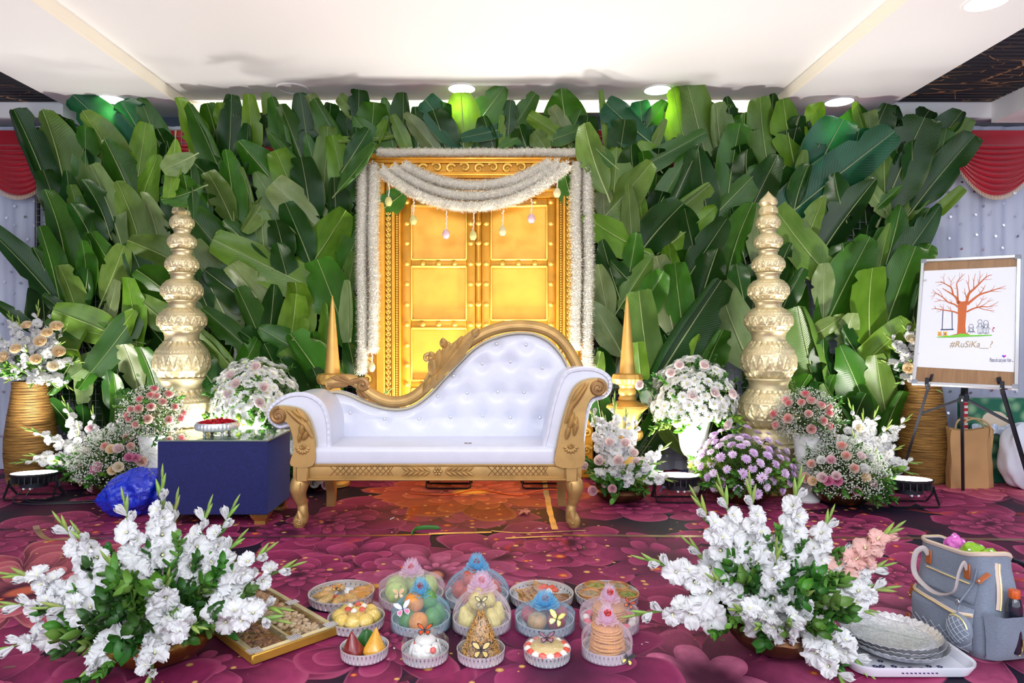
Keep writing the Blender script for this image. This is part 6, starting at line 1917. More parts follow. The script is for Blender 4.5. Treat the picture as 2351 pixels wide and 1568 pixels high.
LFM = MB().grid(lambda u, v: vec((u * 2 - 1) * .55 * math.sin(PI * min(1, .06 + v * .9)) ** .6, -.16 * (1 - abs(u * 2 - 1)) * math.sin(PI * v) - .02 * math.cos(20 * u), v * 1.0), 12, 10).mesh('leaf_sweet', WS)
for k in range(8):
    a = k * PI / 4 + .2
    item('leaf_sweet', LFM, (x + R * .66 * math.cos(a), d + R * .66 * math.sin(a), .010), 'white leaf-shaped sweet standing round the rim of the front tray', 'sweet', 'white leaf sweets', (-.25, 0, a + PI / 2), (.052, .052, .052), (.80, .79, .76))
item('dome_sweet', MB().ell((0, 0, 0), (1, 1, .7), 20, 12).mesh('dome_sweet', WS), (x, d + .01, .05), 'white dome-shaped sweet at the centre of the leaf-shaped sweets', 'sweet', None, (0, 0, 0), .036, (.80, .79, .76))
for k, (ox, oy, c_) in enumerate(((-.02, -.036, (.85, .84, .8)), (.012, -.042, (.85, .84, .8)), (.035, -.02, (.85, .84, .8)), (.03, -.04, srgb(222, 76, 60)), (-.036, .0, srgb(222, 76, 60)))):
    item('sweet_ball', SWT, (x + ox, d + oy, .044), ('red' if k > 2 else 'white') + ' sweet ball tucked among the white leaf sweets', 'sweet', 'sweet balls among the leaf sweets', (0, 0, 0), .0105, c_)
film_cover((x, d), R, .092, 'clear film over the tray of white leaf sweets', (vec(.0, -.012, .094), .030, (srgb(214, 90, 34), (.03, .02, .02), srgb(206, 76, 30)), (.5, 0, 0)), [(R * 1.02, ZR_ - .012), (R * 1.02, ZR_ + .001), (R, .062), (R * .72, .082), (R * .3, .091), (.001, .092)])
x, d, R = tray(1104, 1486, 111, 'silver tray under the tall film cone in the front row')
mb = MB()
for k in range(1500):
    z = .012 + .140 * (1 - math.sqrt(rr.random()))
    rmax = R * .90 * (1 - z / .168) ** .9
    q = rmax * math.sqrt(rr.uniform(.35, 1))
    a = rr.uniform(0, 2 * PI)
    c_ = vec(q * math.cos(a), q * math.sin(a), z)
    dv = vec(rr.gauss(0, .5), rr.gauss(0, .5), rr.gauss(0, 1)).normalized() * .009
    mb.tube([c_ - dv, c_ + dv], .0021, 4)
put('crisp_noodle_heap', mb.mesh('crisp_noodle_heap', mat('crisp_noodle', srgb(196, 146, 66), .45, var=.3, vs=30)), loc=(x, d, 0), label='cone-shaped heap of crisp golden noodles in clear film', cat='snack', kind='stuff')
film_cover((x, d), R, .178, 'tall clear film cone with a striped butterfly', (vec(.003, -.066, .056), .036, (srgb(222, 200, 130), srgb(50, 36, 44), srgb(214, 190, 110)), (1.25, 0, 0)), [(R * 1.02, ZR_ - .012), (R * 1.0, ZR_ + .002), (R * .66, .085), (R * .36, .135), (R * .16, .162), (R * .22, .172), (R * .05, .178)])
x, d, R = tray(1256, 1486, 109, 'silver tray of a flat round sweet ringed with rosettes in the front row')
item('round_sweet', MB().lathe([(.001, 0), (1.0, 0), (1.0, .5), (.92, .6), (.001, .62)], 40, cap0=False, cap1=False).mesh('round_sweet', mat('beige_fudge', srgb(216, 190, 128), .4, coat=.5)), (x, d, .008), 'flat beige round sweet ringed with red and white rosettes', 'sweet', None, (0, 0, 0), (.056, .056, .062))
for k in range(16):
    a = k * PI / 8 + .1
    item('sweet_rosette', DR if k % 2 else DW, (x + R * .83 * math.cos(a), d + R * .83 * math.sin(a), .034), ('red' if k % 2 else 'white') + ' rosette around the flat beige sweet', 'rosette', 'rosettes around the beige sweet', (0, 0, k), .0138)
film_cover((x, d), R, .056, 'clear film over the beige sweet, with a purple-brown butterfly', (vec(0, .010, .058), .032, (srgb(150, 110, 130), srgb(46, 26, 40), srgb(170, 120, 140)), (.35, 0, 0)), [(R * 1.02, ZR_ - .012), (R * 1.02, ZR_), (R * .9, .050), (R * .5, .055), (.001, .056)])
x, d, R = tray(1393, 1480, 113, 'silver tray with a tall stack of crisps under pink net in the front row')
SPI = MB()
for q in range(5):
    r = 1 - q * .2
    SPI.tube([vec(r * math.cos(i * PI / 14), r * math.sin(i * PI / 14), .02 * math.sin(i)) for i in range(28)], .1, 5, closed=True)
SPI = SPI.mesh('spiral_crisp', mat('fried_spiral', srgb(206, 150, 84), .5, var=.3, vs=20))
for k in range(11):
    item('spiral_crisp', SPI, (x + rr.uniform(-.003, .003), d + rr.uniform(-.003, .003), .012 + .0085 * k), 'round spiral crisp in the front stack under pink net', 'snack', 'spiral crisps in the front stack', (rr.uniform(-.06, .06), rr.uniform(-.06, .06), k), .057 - .0012 * k)
net_cover((x, d), R, 'pink', .112, .034, 'pink net gathered over the tall stack of spiral crisps, front row', 9, 13, .45, 2.6, (vec(.056, -.066, .020), .026, ((.02, .02, .02), (.03, .03, .03), srgb(226, 214, 110)), (1.2, .2, -.3)))

# ================================================================ NUT BOX
A, B, C_ = G(660, 1324, .035), G(765, 1437, .035), G(583, 1499, .035)
ex = (B - C_); ey = (A - B)
ex.z = ey.z = 0
wx, wy = ex.length, ey.length
exn = ex.normalized()
eyn = (ey - exn * ey.dot(exn)).normalized()
ctr = C_ + ex / 2 + eyn * wy / 2
box = thing('nut_box', (ctr.x, ctr.y, 0), 'gold-framed four-compartment box of nuts under clear film', 'gift box', rz=math.atan2(exn.y, exn.x))
GB = gold('gold_brocade', srgb(206, 160, 64), .4, .6, .35)
GBL = gold('pale_gold_braid', srgb(236, 222, 170), .4, .5, .2)
hx, hy = wx / 2, wy / 2
MB().box((0, 0, .003), (wx, wy, .006)).build('base', GB, box, local=True)
for k, (cx_, cy_, sx_, sy_) in enumerate(((0, -hy, wx, .022), (0, hy, wx, .022), (-hx, 0, .022, wy), (hx, 0, .022, wy))):
    MB().box((cx_, cy_, .017), (sx_ + (.022 if sx_ > .03 else 0), sy_, .032), .004).build('side_rail', GB, box, local=True)
    mb = MB()
    for o in (-.006, 0, .006):
        if sx_ > .03: mb.tube([vec(-hx, cy_ + o, .035), vec(hx, cy_ + o, .035)], .0034, 6)
        else: mb.tube([vec(cx_ + o, -hy, .035), vec(cx_ + o, hy, .035)], .0034, 6)
    mb.build('braid_trim', GBL, box, local=True)
MB().box((0, 0, .016), (.010, wy - .02, .026)).box((0, 0, .016), (wx - .02, .010, .026)).build('divider', GBL, box, local=True)
CRY = mat('rhinestone', (.86, .88, .92), .06, .75)
stone = MB()
for i in range(7):
    for j in range(6): stone.lathe([(.0028, 0), (.0026, .0012), (.0012, .0024)], 6, (-.0195 + .0065 * i, -.0162 + .0065 * j, .0385))
stone = stone.mesh('rhinestone_clasp', CRY, False)
for cx_, cy_ in ((-hx, -hy), (hx, -hy), (-hx, hy), (hx, hy), (0, -hy), (0, hy), (-hx, 0), (hx, 0)): put('rhinestone_clasp', stone, box, loc=(cx_ * .97, cy_ * .97, 0))
MB().grid(lambda u, v: vec(lerp(-hx, hx, u), lerp(-hy, hy, v), .0375 + .004 * mnoise.noise((u * 5, v * 5, 1))), 30, 30).build('film', FILM, box, local=True, sharp=None)
butterfly(box, vec(-.005, -.02, .05), .030, (srgb(70, 44, 56), srgb(40, 26, 34), srgb(226, 190, 60)), (.5, .3, .8))
NUT = tinted('nut_shell', .5, 0, .3)
ALM = MB().lathe([(.001, -1), (.38, -.8), (.55, -.3), (.5, .2), (.3, .7), (.001, 1)], 8, sx=1, sy=.6, cap0=False, cap1=False).mesh('almond', NUT)
PIS = MB().lathe([(.001, -.8), (.5, -.6), (.62, -.1), (.55, .4), (.25, .85), (.001, .95)], 8, sy=.9, cap0=False, cap1=False).mesh('pistachio', NUT)
WAL = MB().grid(lambda u, v: (lambda a, b: vec(math.cos(a) * math.sin(b), math.sin(a) * math.sin(b), .8 * math.cos(b)) * (1 + .28 * mnoise.noise((math.cos(a) * 2 * math.sin(b), math.sin(a) * 2 * math.sin(b), 2 * math.cos(b)))))(2 * PI * u, PI * v), 10, 7, closed_u=True).mesh('walnut', NUT)
CAS = MB().tube([vec(-.7, -.2, 0), vec(-.4, .25, 0), vec(.2, .35, 0), vec(.7, -.05, 0), vec(.75, -.35, 0)], [.2, .36, .38, .3, .15], 7).mesh('cashew', NUT)
Rb = Matrix.Rotation(box.rotation_euler[2], 3, 'Z')
for nm, me, qx, qy, n, sc, cols, lb in (('almond', ALM, -1, -1, 92, .0165, (srgb(160, 100, 58), srgb(176, 116, 70), srgb(146, 88, 50)), 'brown almond in the nearest compartment of the nut box'),
                                    ('pistachio', PIS, 1, -1, 92, .0135, (srgb(220, 190, 148), srgb(206, 172, 130), srgb(230, 206, 168)), 'pale pistachio in the compartment of the nut box next to the laddus'),
                                    ('walnut', WAL, 1, 1, 60, .0155, (srgb(190, 140, 90), srgb(170, 118, 72), srgb(206, 164, 112)), 'walnut piece in the far compartment of the nut box'),
                                    ('cashew', CAS, -1, 1, 46, .016, (srgb(232, 212, 170), srgb(224, 198, 150)), 'cashew in the nut box compartment under the white flowers')):
    for k in range(n):
        p = vec(qx * (hx * .5 + (rr.uniform(-1, 1)) * (hx * .5 - .026)), qy * (hy * .5 + rr.uniform(-1, 1) * (hy * .5 - .028)), rr.uniform(.013, .025))
        w_ = Rb @ p + ctr
        item(nm, me, (w_.x, w_.y, p.z), lb, 'nut', nm + 's in the nut box', (rr.choice((1.4, 1.7, 1.2)), rr.uniform(-.4, .4), rr.uniform(0, 6)) if me in (ALM, PIS) else (rr.uniform(-.5, .5), rr.uniform(-.5, .5), rr.uniform(0, 6)), sc, rr.choice(cols))
# ================================================================ TABLE TOP BOWL, BLUE BAG
t = thing('petal_bowl', (-1.655, 3.98, TABZ), 'footed silver openwork bowl of red petals on the glass-topped blue table', 'bowl')
def opn(a, i, r, z): return r * (1 + .035 * abs(math.cos(16 * a)) * (2 <= i <= 5))
MB().lathe([(.05, .022), (.09, .024), (.112, .030), (.119, .042), (.119, .055), (.114, .064), (.116, .068), (.108, .068), (.1, .05)], 128, mod=opn, cap1=False).build('bowl', SIL, t, local=True)
mb = MB()
for k in range(32):
    a = 2 * PI * k / 32
    mb.ell((.117 * math.cos(a), .117 * math.sin(a), .047), (.004, .004, .013), 6, 5)
mb.build('openwork_slots', mat('dark_openwork', srgb(96, 40, 80), .6), t, local=True, kind='stuff')
for k in range(4):
    a = PI / 4 + k * PI / 2
    MB().lathe([(.012, 0), (.009, .006), (.006, .012), (.012, .02), (.010, .027)], 10, (.072 * math.cos(a), .072 * math.sin(a), 0)).build('foot', SIL, t, local=True)
MB().tube([vec(.112 * math.cos(i * PI / 20), .112 * math.sin(i * PI / 20), .069) for i in range(40)], .0035, 6, closed=True).build('rim', SIL, t, local=True)
rr = random.Random(5)
mb = MB()
for k in range(420):
    a, q = rr.uniform(0, 2 * PI), .10 * math.sqrt(rr.random())
    c = vec(q * math.cos(a), q * math.sin(a), .058 + .026 * (1 - (q / .1) ** 2) * rr.random() + .004)
    R = Euler((rr.uniform(-1.2, 1.2), rr.uniform(-1.2, 1.2), rr.uniform(0, 6))).to_matrix()
    s = rr.uniform(.009, .015)
    mb.add([c + R @ vec(x * s, y * s, z * s) for x, y, z in ((-1, 0, .2), (-.4, -.7, 0), (.5, -.6, .1), (1, .1, .25), (.4, .7, 0), (-.5, .6, .1), (0, 0, -.15))], [(0, 1, 6), (1, 2, 6), (2, 3, 6), (3, 4, 6), (4, 5, 6), (5, 0, 6)])
put('rose_petals', mb.mesh('rose_petals', mat('red_rose_petal', srgb(206, 30, 50), .5, var=.2, trans=.2)), loc=(-1.655, 3.98, TABZ), label='heap of red rose petals in the footed silver bowl', cat='petals', kind='stuff')

bg = thing('refuse_bag', (-2.13, 4.0, 0), 'crumpled blue plastic bag slumped against the blue velvet table', 'bag')
def bagfn(u, v):
    a = 2 * PI * u
    ph = -PI / 2 + PI * v
    d = vec(math.cos(a) * math.cos(ph), math.sin(a) * math.cos(ph), math.sin(ph))
    n = 1 + .12 * mnoise.noise(d * 2.2) + .05 * math.sin(9 * a + 4 * d.z + 3 * mnoise.noise(d * 2)) * math.cos(ph) - .10 * abs(mnoise.noise(d * 4.5)) - .05 * abs(mnoise.noise(d * 10 + vec(3, 1, 2)))
    x, y, z = d.x * .205 * n, d.y * .16 * n, max(-.13, d.z * .145 * n) + .13
    x += .05 * d.z
    return vec(x, y, max(.001, z))
BAGM = NT('blue_polythene')
BAGM.color(srgb(16, 48, 196)); BAGM.set(Roughness=.2); BAGM.b.inputs['Coat Weight'].default_value = .6
BAGM.bump(BAGM.noise(BAGM.obj(), 22, 4, .6, 1.5).outputs[0], .9, .015)
MB().grid(bagfn, 96, 48, closed_u=True).build('sack', BAGM.m, bg, local=True, sharp=None)
mb = MB().grid(lambda u, v: vec(.135 + v * .07 + .0 * u, (.02 + .03 * v) * math.cos(2 * PI * u) * (1 + .3 * math.sin(7 * u * 2 * PI)) - .02, .235 + .035 * v + (.015 + .03 * v) * math.sin(2 * PI * u)), 40, 6, closed_u=True)
mb.build('gathered_neck', BAGM.m, bg, local=True, sharp=None)

# ================================================================ EASEL AND BOARD
BL, BR, TR, TL = vec(2.652, 4.405, .729), vec(3.086, 4.070, .722), vec(3.339, 4.380, 1.560), vec(2.904, 4.716, 1.566)     # turned to face the room and leaning back
bc = (BL + BR + TR + TL) / 4
bx = ((BR - BL) + (TR - TL)) / 2
bz = ((TL - BL) + (TR - BR)) / 2
bw = bx.length
bxn = bx.normalized()
bz = bz - bxn * bz.dot(bxn)
bh = bz.length
bzn = bz.normalized()
byn = bzn.cross(bxn)
BM = Matrix((bxn, byn, bzn)).transposed().to_4x4()
BM.translation = bc
board = thing('sign_board', bc, 'aluminium-framed wood board with a tree drawing on white paper, on the easel', 'board')
board.rotation_euler = BM.to_euler()
def woodm():
    t = NT('walnut_laminate')
    mp = t.n('ShaderNodeMapping'); t.l(t.obj(), mp.inputs[0]); mp.inputs['Scale'].default_value = (18, 1, 1.6)
    n = t.noise(mp.outputs[0], 2.2, 4, .6, .8)
    t.color(t.mix(n.outputs[0], srgb(116, 82, 54), srgb(178, 136, 92)))
    t.set(Roughness=.45)
    return t.m
ALU = mat('brushed_aluminium', srgb(206, 210, 216), .3, .75)
MB().box((0, .004, 0), (bw - .01, .012, bh - .01)).build('panel', woodm(), board, local=True)
for c, s in (((0, 0, bh / 2 - .011), (bw - .05, .024, .022)), ((0, 0, -bh / 2 + .011), (bw - .05, .024, .022)), ((-bw / 2 + .011, 0, 0), (.022, .024, bh - .05)), ((bw / 2 - .011, 0, 0), (.022, .024, bh - .05))):
    MB().box(c, s, .003).build('frame_rail', ALU, board, local=True)
for sx in (-1, 1):
    for sz in (-1, 1): MB().box((sx * (bw / 2 - .016), 0, sz * (bh / 2 - .016)), (.036, .028, .036), .008, seg=2).build('corner_cap', mat('grey_corner_plastic', srgb(140, 144, 152), .5), board, local=True)
def Bq(x, y, off=.0075):
    k = (y - 73) / 1422
    xl, xr_ = 122 - 107 * k, 1250 - 34 * k
    u = (x - xl) / (xr_ - xl)
    yt, yb = lerp(73, 39, u), lerp(1495, 1534, u)
    v = 1 - (y - yt) / (yb - yt)
    return vec((u - .5) * bw, -off, (v - .5) * bh)
PAP = mat('white_paper', srgb(238, 239, 244), .7)
pc = [Bq(140, 210, .0035), Bq(1230, 174, .0035), Bq(1168, 1352, .0035), Bq(45, 1305, .0035)]
mb = MB().add(pc, [(0, 3, 2, 1)])
mb.add([p + vec(0, .002, 0) for p in pc], [(0, 1, 2, 3)])
paper = mb.build('paper', PAP, board, local=True, smooth=False)
def ink(name, polys, strokes, m, off=.0048):
    mb = MB()
    for p in polys: mb.add([Bq(x, y, off) for x, y in p], [tuple(range(len(p)))[::-1]])
    for pts, w0, w1 in strokes:
        q = catmull([(x, y, 0) for x, y in pts], 4) if len(pts) > 2 else [Vector((x, y, 0)) for x, y in pts]
        n = len(q)
        vs = []
        for i, p in enumerate(q):
            t_ = (q[min(n - 1, i + 1)] - q[max(0, i - 1)]).normalized()
            nn = Vector((-t_.y, t_.x, 0)) * lerp(w0, w1, i / (n - 1)) / 2
            vs += [Bq(p.x + nn.x, p.y + nn.y, off), Bq(p.x - nn.x, p.y - nn.y, off)]
        mb.add(vs, [(2 * i, 2 * i + 1, 2 * i + 3, 2 * i + 2) for i in range(n - 1)])
    return mb.build(name, m, paper, local=True, smooth=False)
INK_T, INK_B = mat('russet_paint', srgb(206, 106, 56), .7), mat('blue_black_ink', srgb(40, 44, 96), .7)
trunk = [(548, 940), (556, 800), (556, 640), (552, 560), (600, 578), (645, 572), (662, 590), (652, 700), (640, 850), (648, 930), (690, 950), (600, 945), (470, 960)]
BRS = [([(560, 600), (545, 545), (495, 495), (376, 420)], 40, 5), ([(500, 495), (480, 415), (420, 375), (350, 335)], 22, 3), ([(420, 375), (360, 350), (290, 350)], 9, 2), ([(400, 365), (390, 300), (405, 245)], 7, 2), ([(385, 300), (352, 280)], 4, 2), ([(370, 372), (312, 390)], 5, 2),
       ([(478, 410), (478, 350), (530, 270)], 7, 2), ([(478, 345), (440, 285)], 5, 2), ([(480, 380), (515, 345)], 4, 2), ([(556, 555), (552, 450), (545, 360), (600, 285), (635, 255)], 18, 3), ([(548, 350), (575, 300), (575, 235)], 5, 2), ([(560, 345), (625, 310)], 5, 2), ([(545, 425), (512, 420)], 5, 2), ([(598, 288), (605, 240)], 4, 2),
       ([(655, 590), (680, 490), (740, 430), (800, 370), (880, 290), (940, 268)], 34, 4), ([(690, 470), (675, 390), (650, 330)], 12, 3), ([(672, 380), (682, 320), (678, 262)], 8, 3), ([(735, 430), (738, 340), (756, 250)], 11, 3), ([(738, 350), (722, 305)], 5, 2), ([(790, 380), (806, 290), (803, 212)], 9, 2), ([(806, 300), (842, 262)], 5, 2), ([(790, 370), (780, 300)], 4, 2), ([(872, 300), (884, 240)], 6, 2), ([(860, 325), (942, 318)], 5, 2),
       ([(655, 540), (640, 480), (630, 420)], 12, 3), ([(640, 490), (606, 466)], 6, 2), ([(660, 612), (720, 560), (800, 500), (900, 465), (1000, 432), (1090, 400)], 32, 3), ([(800, 495), (840, 440), (866, 385)], 12, 3), ([(845, 430), (812, 402)], 6, 2), ([(805, 480), (786, 430)], 5, 2), ([(915, 460), (950, 430), (966, 392)], 7, 2), ([(1000, 432), (1095, 434)], 5, 2), ([(920, 462), (1040, 465)], 5, 2),
       ([(655, 695), (740, 655), (830, 636), (910, 636), (1010, 580)], 20, 3), ([(760, 650), (810, 590), (850, 510)], 9, 2), ([(830, 560), (890, 532)], 6, 2), ([(826, 555), (800, 530)], 4, 2), ([(770, 630), (764, 594)], 5, 2), ([(800, 640), (870, 600), (930, 538)], 8, 2), ([(890, 580), (955, 560)], 4, 2), ([(795, 650), (880, 676), (970, 682)], 8, 2), ([(900, 676), (962, 702)], 4, 2), ([(905, 638), (1000, 624)], 5, 2), ([(880, 668), (945, 650)], 4, 2),
       ([(556, 640), (520, 610), (440, 580), (380, 525), (300, 475), (262, 436)], 20, 3), ([(340, 490), (240, 470)], 5, 2), ([(300, 484), (235, 520)], 4, 2), ([(285, 498), (248, 552)], 4, 2), ([(380, 520), (350, 460), (310, 425)], 6, 2), ([(425, 560), (412, 515)], 5, 2), ([(440, 575), (360, 560), (300, 538)], 7, 2), ([(355, 560), (275, 580)], 7, 2), ([(480, 600), (490, 552)], 7, 2), ([(478, 590), (462, 550)], 5, 2),
       ([(556, 710), (500, 690), (385, 672), (300, 656), (248, 660)], 18, 3), ([(298, 656), (282, 622)], 8, 3), ([(384, 672), (392, 600)], 6, 2), ([(384, 660), (346, 604)], 5, 2), ([(372, 640), (325, 625)], 4, 2), ([(478, 686), (468, 625)], 7, 2), ([(472, 668), (430, 625)], 6, 2), ([(360, 680), (305, 698)], 4, 2)]
ink('tree_drawing', [trunk], BRS, INK_T, .0052)
ink('grass_drawing', [[(310, 978), (400, 968), (540, 955), (580, 940), (640, 942), (700, 956), (935, 952), (935, 962), (800, 970), (640, 976), (460, 984), (320, 984)]], [], mat('green_paint', srgb(120, 206, 60), .7), .0058)
ink('swing_drawing', [[(357, 890), (508, 887), (508, 899), (357, 902)]], [([(384, 676), (374, 890)], 9, 9), ([(489, 694), (491, 890)], 9, 9)], INK_B)
def circ(cx_, cy_, r, n=20): return [(cx_ + r * math.cos(2 * PI * i / n), cy_ + r * math.sin(2 * PI * i / n)) for i in range(n + 1)]
fig = []
for x, y, s, skirt in ((706, 858, 24, 1), (805, 808, 24, 0), (870, 818, 26, 1)):
    fig.append((circ(x, y, s), 4, 4))
    hh = 950 if s > 24 or not skirt else 936
    w = 32 if skirt else 24
    fig += [([(x - 14, y + s), (x - 20, y + s + 30), (x - w, hh - 16)], 4, 4), ([(x + 14, y + s), (x + 20, y + s + 30), (x + w, hh - 16)], 4, 4), ([(x - w, hh - 16), (x + w, hh - 16)], 4, 4), ([(x - 10, hh - 16), (x - 10, hh)], 4, 4), ([(x + 10, hh - 16), (x + 10, hh)], 4, 4), ([(x - 20, y + s + 30), (x + 20, y + s + 30)], 3, 3),
            ([(x - 16, y + s + 8), (x - 44, y + s + 50)], 4, 4), ([(x + 16, y + s + 8), (x + 46, y + s + 50)], 4, 4), ([(x - 8, y + 8), (x, y + 12), (x + 8, y + 8)], 2.5, 2.5)]
    if skirt: fig += [([(x - s, y), (x - s - 4, y + 40)], 4, 4), ([(x + s, y), (x + s + 4, y + 40)], 4, 4), ([(x - 4, y + s + 30), (x - 8, hh - 16)], 3, 3), ([(x + 4, y + s + 30), (x + 8, hh - 16)], 3, 3)]
    else: fig.append(([(x, y + s + 34), (x, hh - 16)], 3, 3))
ink('family_drawing', [], fig, INK_B)
YEL = mat('yellow_paint', srgb(240, 186, 60), .7)
for x, hc in ((347, srgb(236, 90, 170)), (409, srgb(50, 70, 200))):
    ink('toy_bear_drawing', [circ(x, 945, 22, 14)[:-1], circ(x - 14, 925, 9, 10)[:-1], circ(x + 14, 925, 9, 10)[:-1], circ(x - 18, 960, 8, 10)[:-1], circ(x + 18, 960, 8, 10)[:-1]], [], YEL, .0062)
    ink('heart_drawing', [[(x, 958), (x - 11, 944), (x - 6, 936), (x, 941), (x + 6, 936), (x + 11, 944)]], [], mat('heart_%d' % int(hc[0] * 99), hc, .7), .0066)
ink('heart_drawing', [[(1066, 1202), (1042, 1184), (1050, 1170), (1066, 1178)]], [], mat('blue_print', srgb(50, 90, 220), .7))
ink('heart_drawing', [[(1066, 1202), (1066, 1178), (1080, 1170), (1090, 1182)]], [], mat('pink_print', srgb(230, 50, 150), .7))
ink('heart_drawing', [[(1156, 1246), (1149, 1238), (1156, 1234), (1163, 1238)], [(950, 920), (938, 912), (950, 908), (958, 912)]], [], mat('dark_red_ink', srgb(150, 20, 70), .7))
def text(body, x0, x1, y, h, m, name, shear=.25):
    cu = bpy.data.curves.new(name, 'FONT')
    cu.body = body
    cu.size = 1.0
    cu.shear = shear
    cu.offset = 0.0
    o = put(name, cu, paper)
    cu.materials.append(m)
    bpy.context.view_layer.update()
    me = bpy.data.meshes.new_from_object(o.evaluated_get(bpy.context.evaluated_depsgraph_get()))
    bpy.data.objects.remove(o)
    xs = [v.co.x for v in me.vertices]
    lo, w = min(xs), max(xs) - min(xs)
    for v in me.vertices: v.co = Bq(x0 + (v.co.x - lo) / w * (x1 - x0), y - v.co.y / .72 * h, .0056)
    put(name, me, paper)
text('#RuSiKa__?', 462, 945, 1090, 70, mat('gold_glitter_ink', srgb(176, 152, 112), .5, .3), 'gold_lettering')
text('Please do cast your Vote', 908, 1140, 1246, 44, INK_B, 'small_lettering', .4)
text('?', 936, 966, 906, 40, mat('crimson_ink', srgb(190, 30, 80), .7), 'question_mark', .1)
for x, y, a in ((146, 328, .25), (64, 1180, .85)):
    p = Bq(x, y, .008)
    MB().box(p, (.042, .003, .013), .001, rot=Euler((0, -a, 0)).to_matrix()).build('tape_tab', see_through('clear_tape', (.85, .87, .9), .35, gloss=.5), board, local=True)
EB = mat('easel_black_metal', srgb(52, 54, 60), .35, .7)
easel = thing('easel', (3.05, 4.66, 0), 'black folding metal easel carrying the tree drawing', 'easel')
def bar(name, a, b, w=.024, th=.010):
    MB().tube([Vector(a), Vector(b)], w / 2 * 1.3, 4, flat=(1.0, .55), up=vec(1, 0, 1)).build(name, EB, easel, smooth=False)
back = byn * .035
lt, rt = BL.lerp(BR, .16) + back, BL.lerp(BR, .86) + back
lf, rf, cf = vec(2.735, 4.70, 0), vec(3.29, 4.19, 0), vec(3.115, 4.60, 0)
hubp = BL.lerp(BR, .5) + back * 3 + vec(0, 0, -.03)
apex = hubp + bzn * .85 + back
bar('leg', lf, lt + (lt - lf) * .12); bar('leg', rf, rt + (rt - rf) * .12); bar('leg', cf, hubp + vec(0, .02, .0))
bar('mast', hubp, apex, .03)
for a in (lt.lerp(lf, .25), rt.lerp(rf, .28)): bar('brace', hubp, a, .016)
MB().box(hubp, (.05, .04, .05), .008).build('hub', EB, easel)
for p in (lt, rt):
    Rp = BM.to_3x3()
    MB().box(p + Rp @ vec(0, -.045, -.014), (.022, .10, .012), .003, rot=Rp).box(p + Rp @ vec(0, -.092, .006), (.022, .010, .045), .003, rot=Rp).build('peg', EB, easel)

# ================================================================ BAGS BEHIND THE EASEL
KR = mat('kraft_paper', srgb(190, 148, 98), .8, var=.12, vs=4, bump=.3, bs=12)
bx0, bx1, by0, bzt = 3.07, 3.40, 4.66, .405
kb = thing('paper_bag', ((bx0 + bx1) / 2, by0 + .04, 0), 'brown paper carrier bag with rope handles behind the easel', 'bag')
def kfn(u, v):
    per = [(bx0, by0), (bx1 - .07, by0 + .0), (bx1, by0 + .05), (bx1 - .01, by0 + .09), (bx0 + .02, by0 + .085)]
    k = u * 5
    i = int(k) % 5
    a, b = per[i], per[(i + 1) % 5]
    f = k - int(k)
    s = .012 * math.sin(v * 6 + i) * v
    cx_ = (bx0 + bx1) / 2
    x = lerp(a[0], b[0], f)
    return vec(cx_ + (x - cx_) * (1 - .06 * v) + s, lerp(a[1], b[1], f) + .006 * mnoise.noise((x * 9, v * 6, i)), bzt * v * (1 - .03 * math.sin(u * 20) * (v > .95)))
MB().grid(kfn, 50, 14, closed_u=True).build('sack', KR, kb, smooth=True, sharp=25)
for yy in (by0 + .01, by0 + .08):
    MB().tube(catmull([vec(3.15, yy, bzt - .04), vec(3.17, yy - .01, bzt + .05), vec(3.26, yy - .015, bzt + .07), vec(3.34, yy - .01, bzt + .02), vec(3.35, yy, bzt - .05)], 6), .006, 6).build('rope_handle', mat('paper_rope', srgb(200, 168, 120), .8), kb)
WSK = mat('white_woven_sack', srgb(214, 218, 230), .5, var=.05, bump=.5, bs=18)
ws = thing('white_sack', (3.62, 4.66, 0), 'bulging white plastic sack with green and red print at the edge of the photo', 'bag')
def skfn(u, v):
    a = 2 * PI * u
    ph = -PI / 2 + PI * v
    d = vec(math.cos(a) * math.cos(ph), math.sin(a) * math.cos(ph), math.sin(ph))
    n = 1 + .06 * mnoise.noise(d * 2.5) + .02 * math.sin(8 * a + 5 * d.z)
    return vec(math.copysign(abs(d.x) ** .7, d.x) * .20 * n, math.copysign(abs(d.y) ** .7, d.y) * .10 * n, max(.001, .22 + math.copysign(abs(d.z) ** .75, d.z) * .225 * n))
MB().grid(skfn, 64, 36, closed_u=True).build('sack', WSK, ws, local=True, sharp=None)
def patch(u0, u1, v0, v1, slope): return MB().grid(lambda a, b: skfn(lerp(u0, u1, a) + slope * b, lerp(v0, v1, b)) * 1.006 + vec(0, 0, 0), 8, 12)
patch(.70, .725, .22, .55, .06).build('green_band', mat('green_print_ink', srgb(20, 120, 70), .5), ws, local=True, sharp=None)
patch(.69, .80, .19, .23, 0).build('red_band', mat('red_print_ink', srgb(200, 30, 40), .5), ws, local=True, sharp=None)
pk = thing('printed_carton', (3.52, 4.86, 0), 'upright green carton with red edges behind the paper bag and white sack', 'carton')
CG = NT('green_leafy_print')
_v = CG.n('ShaderNodeTexVoronoi'); _v.inputs['Scale'].default_value = 11
CG.l(CG.obj(), _v.inputs['Vector'])
CG.color(CG.mix(CG.ss(_v.outputs['Distance'], .1, .6), srgb(150, 196, 150), srgb(40, 110, 84))); CG.set(Roughness=.35)
MB().box((0, 0, .30), (.50, .07, .60), .006).build('carton_body', CG.m, pk, local=True)
RD = mat('carton_red', srgb(190, 24, 44), .5)
for k in range(2): MB().box(((-.235, .235)[k], -.036, .42), (.03, .006, .36)).build('red_edge', RD, pk, local=True)
mb = MB()
for k in range(9): mb.box((-.235, -.040, .26 + .04 * k), (.024, .003, .018))
mb.build('white_print', mat('white_print_ink', (.8, .8, .8), .6), pk, local=True, kind='stuff')
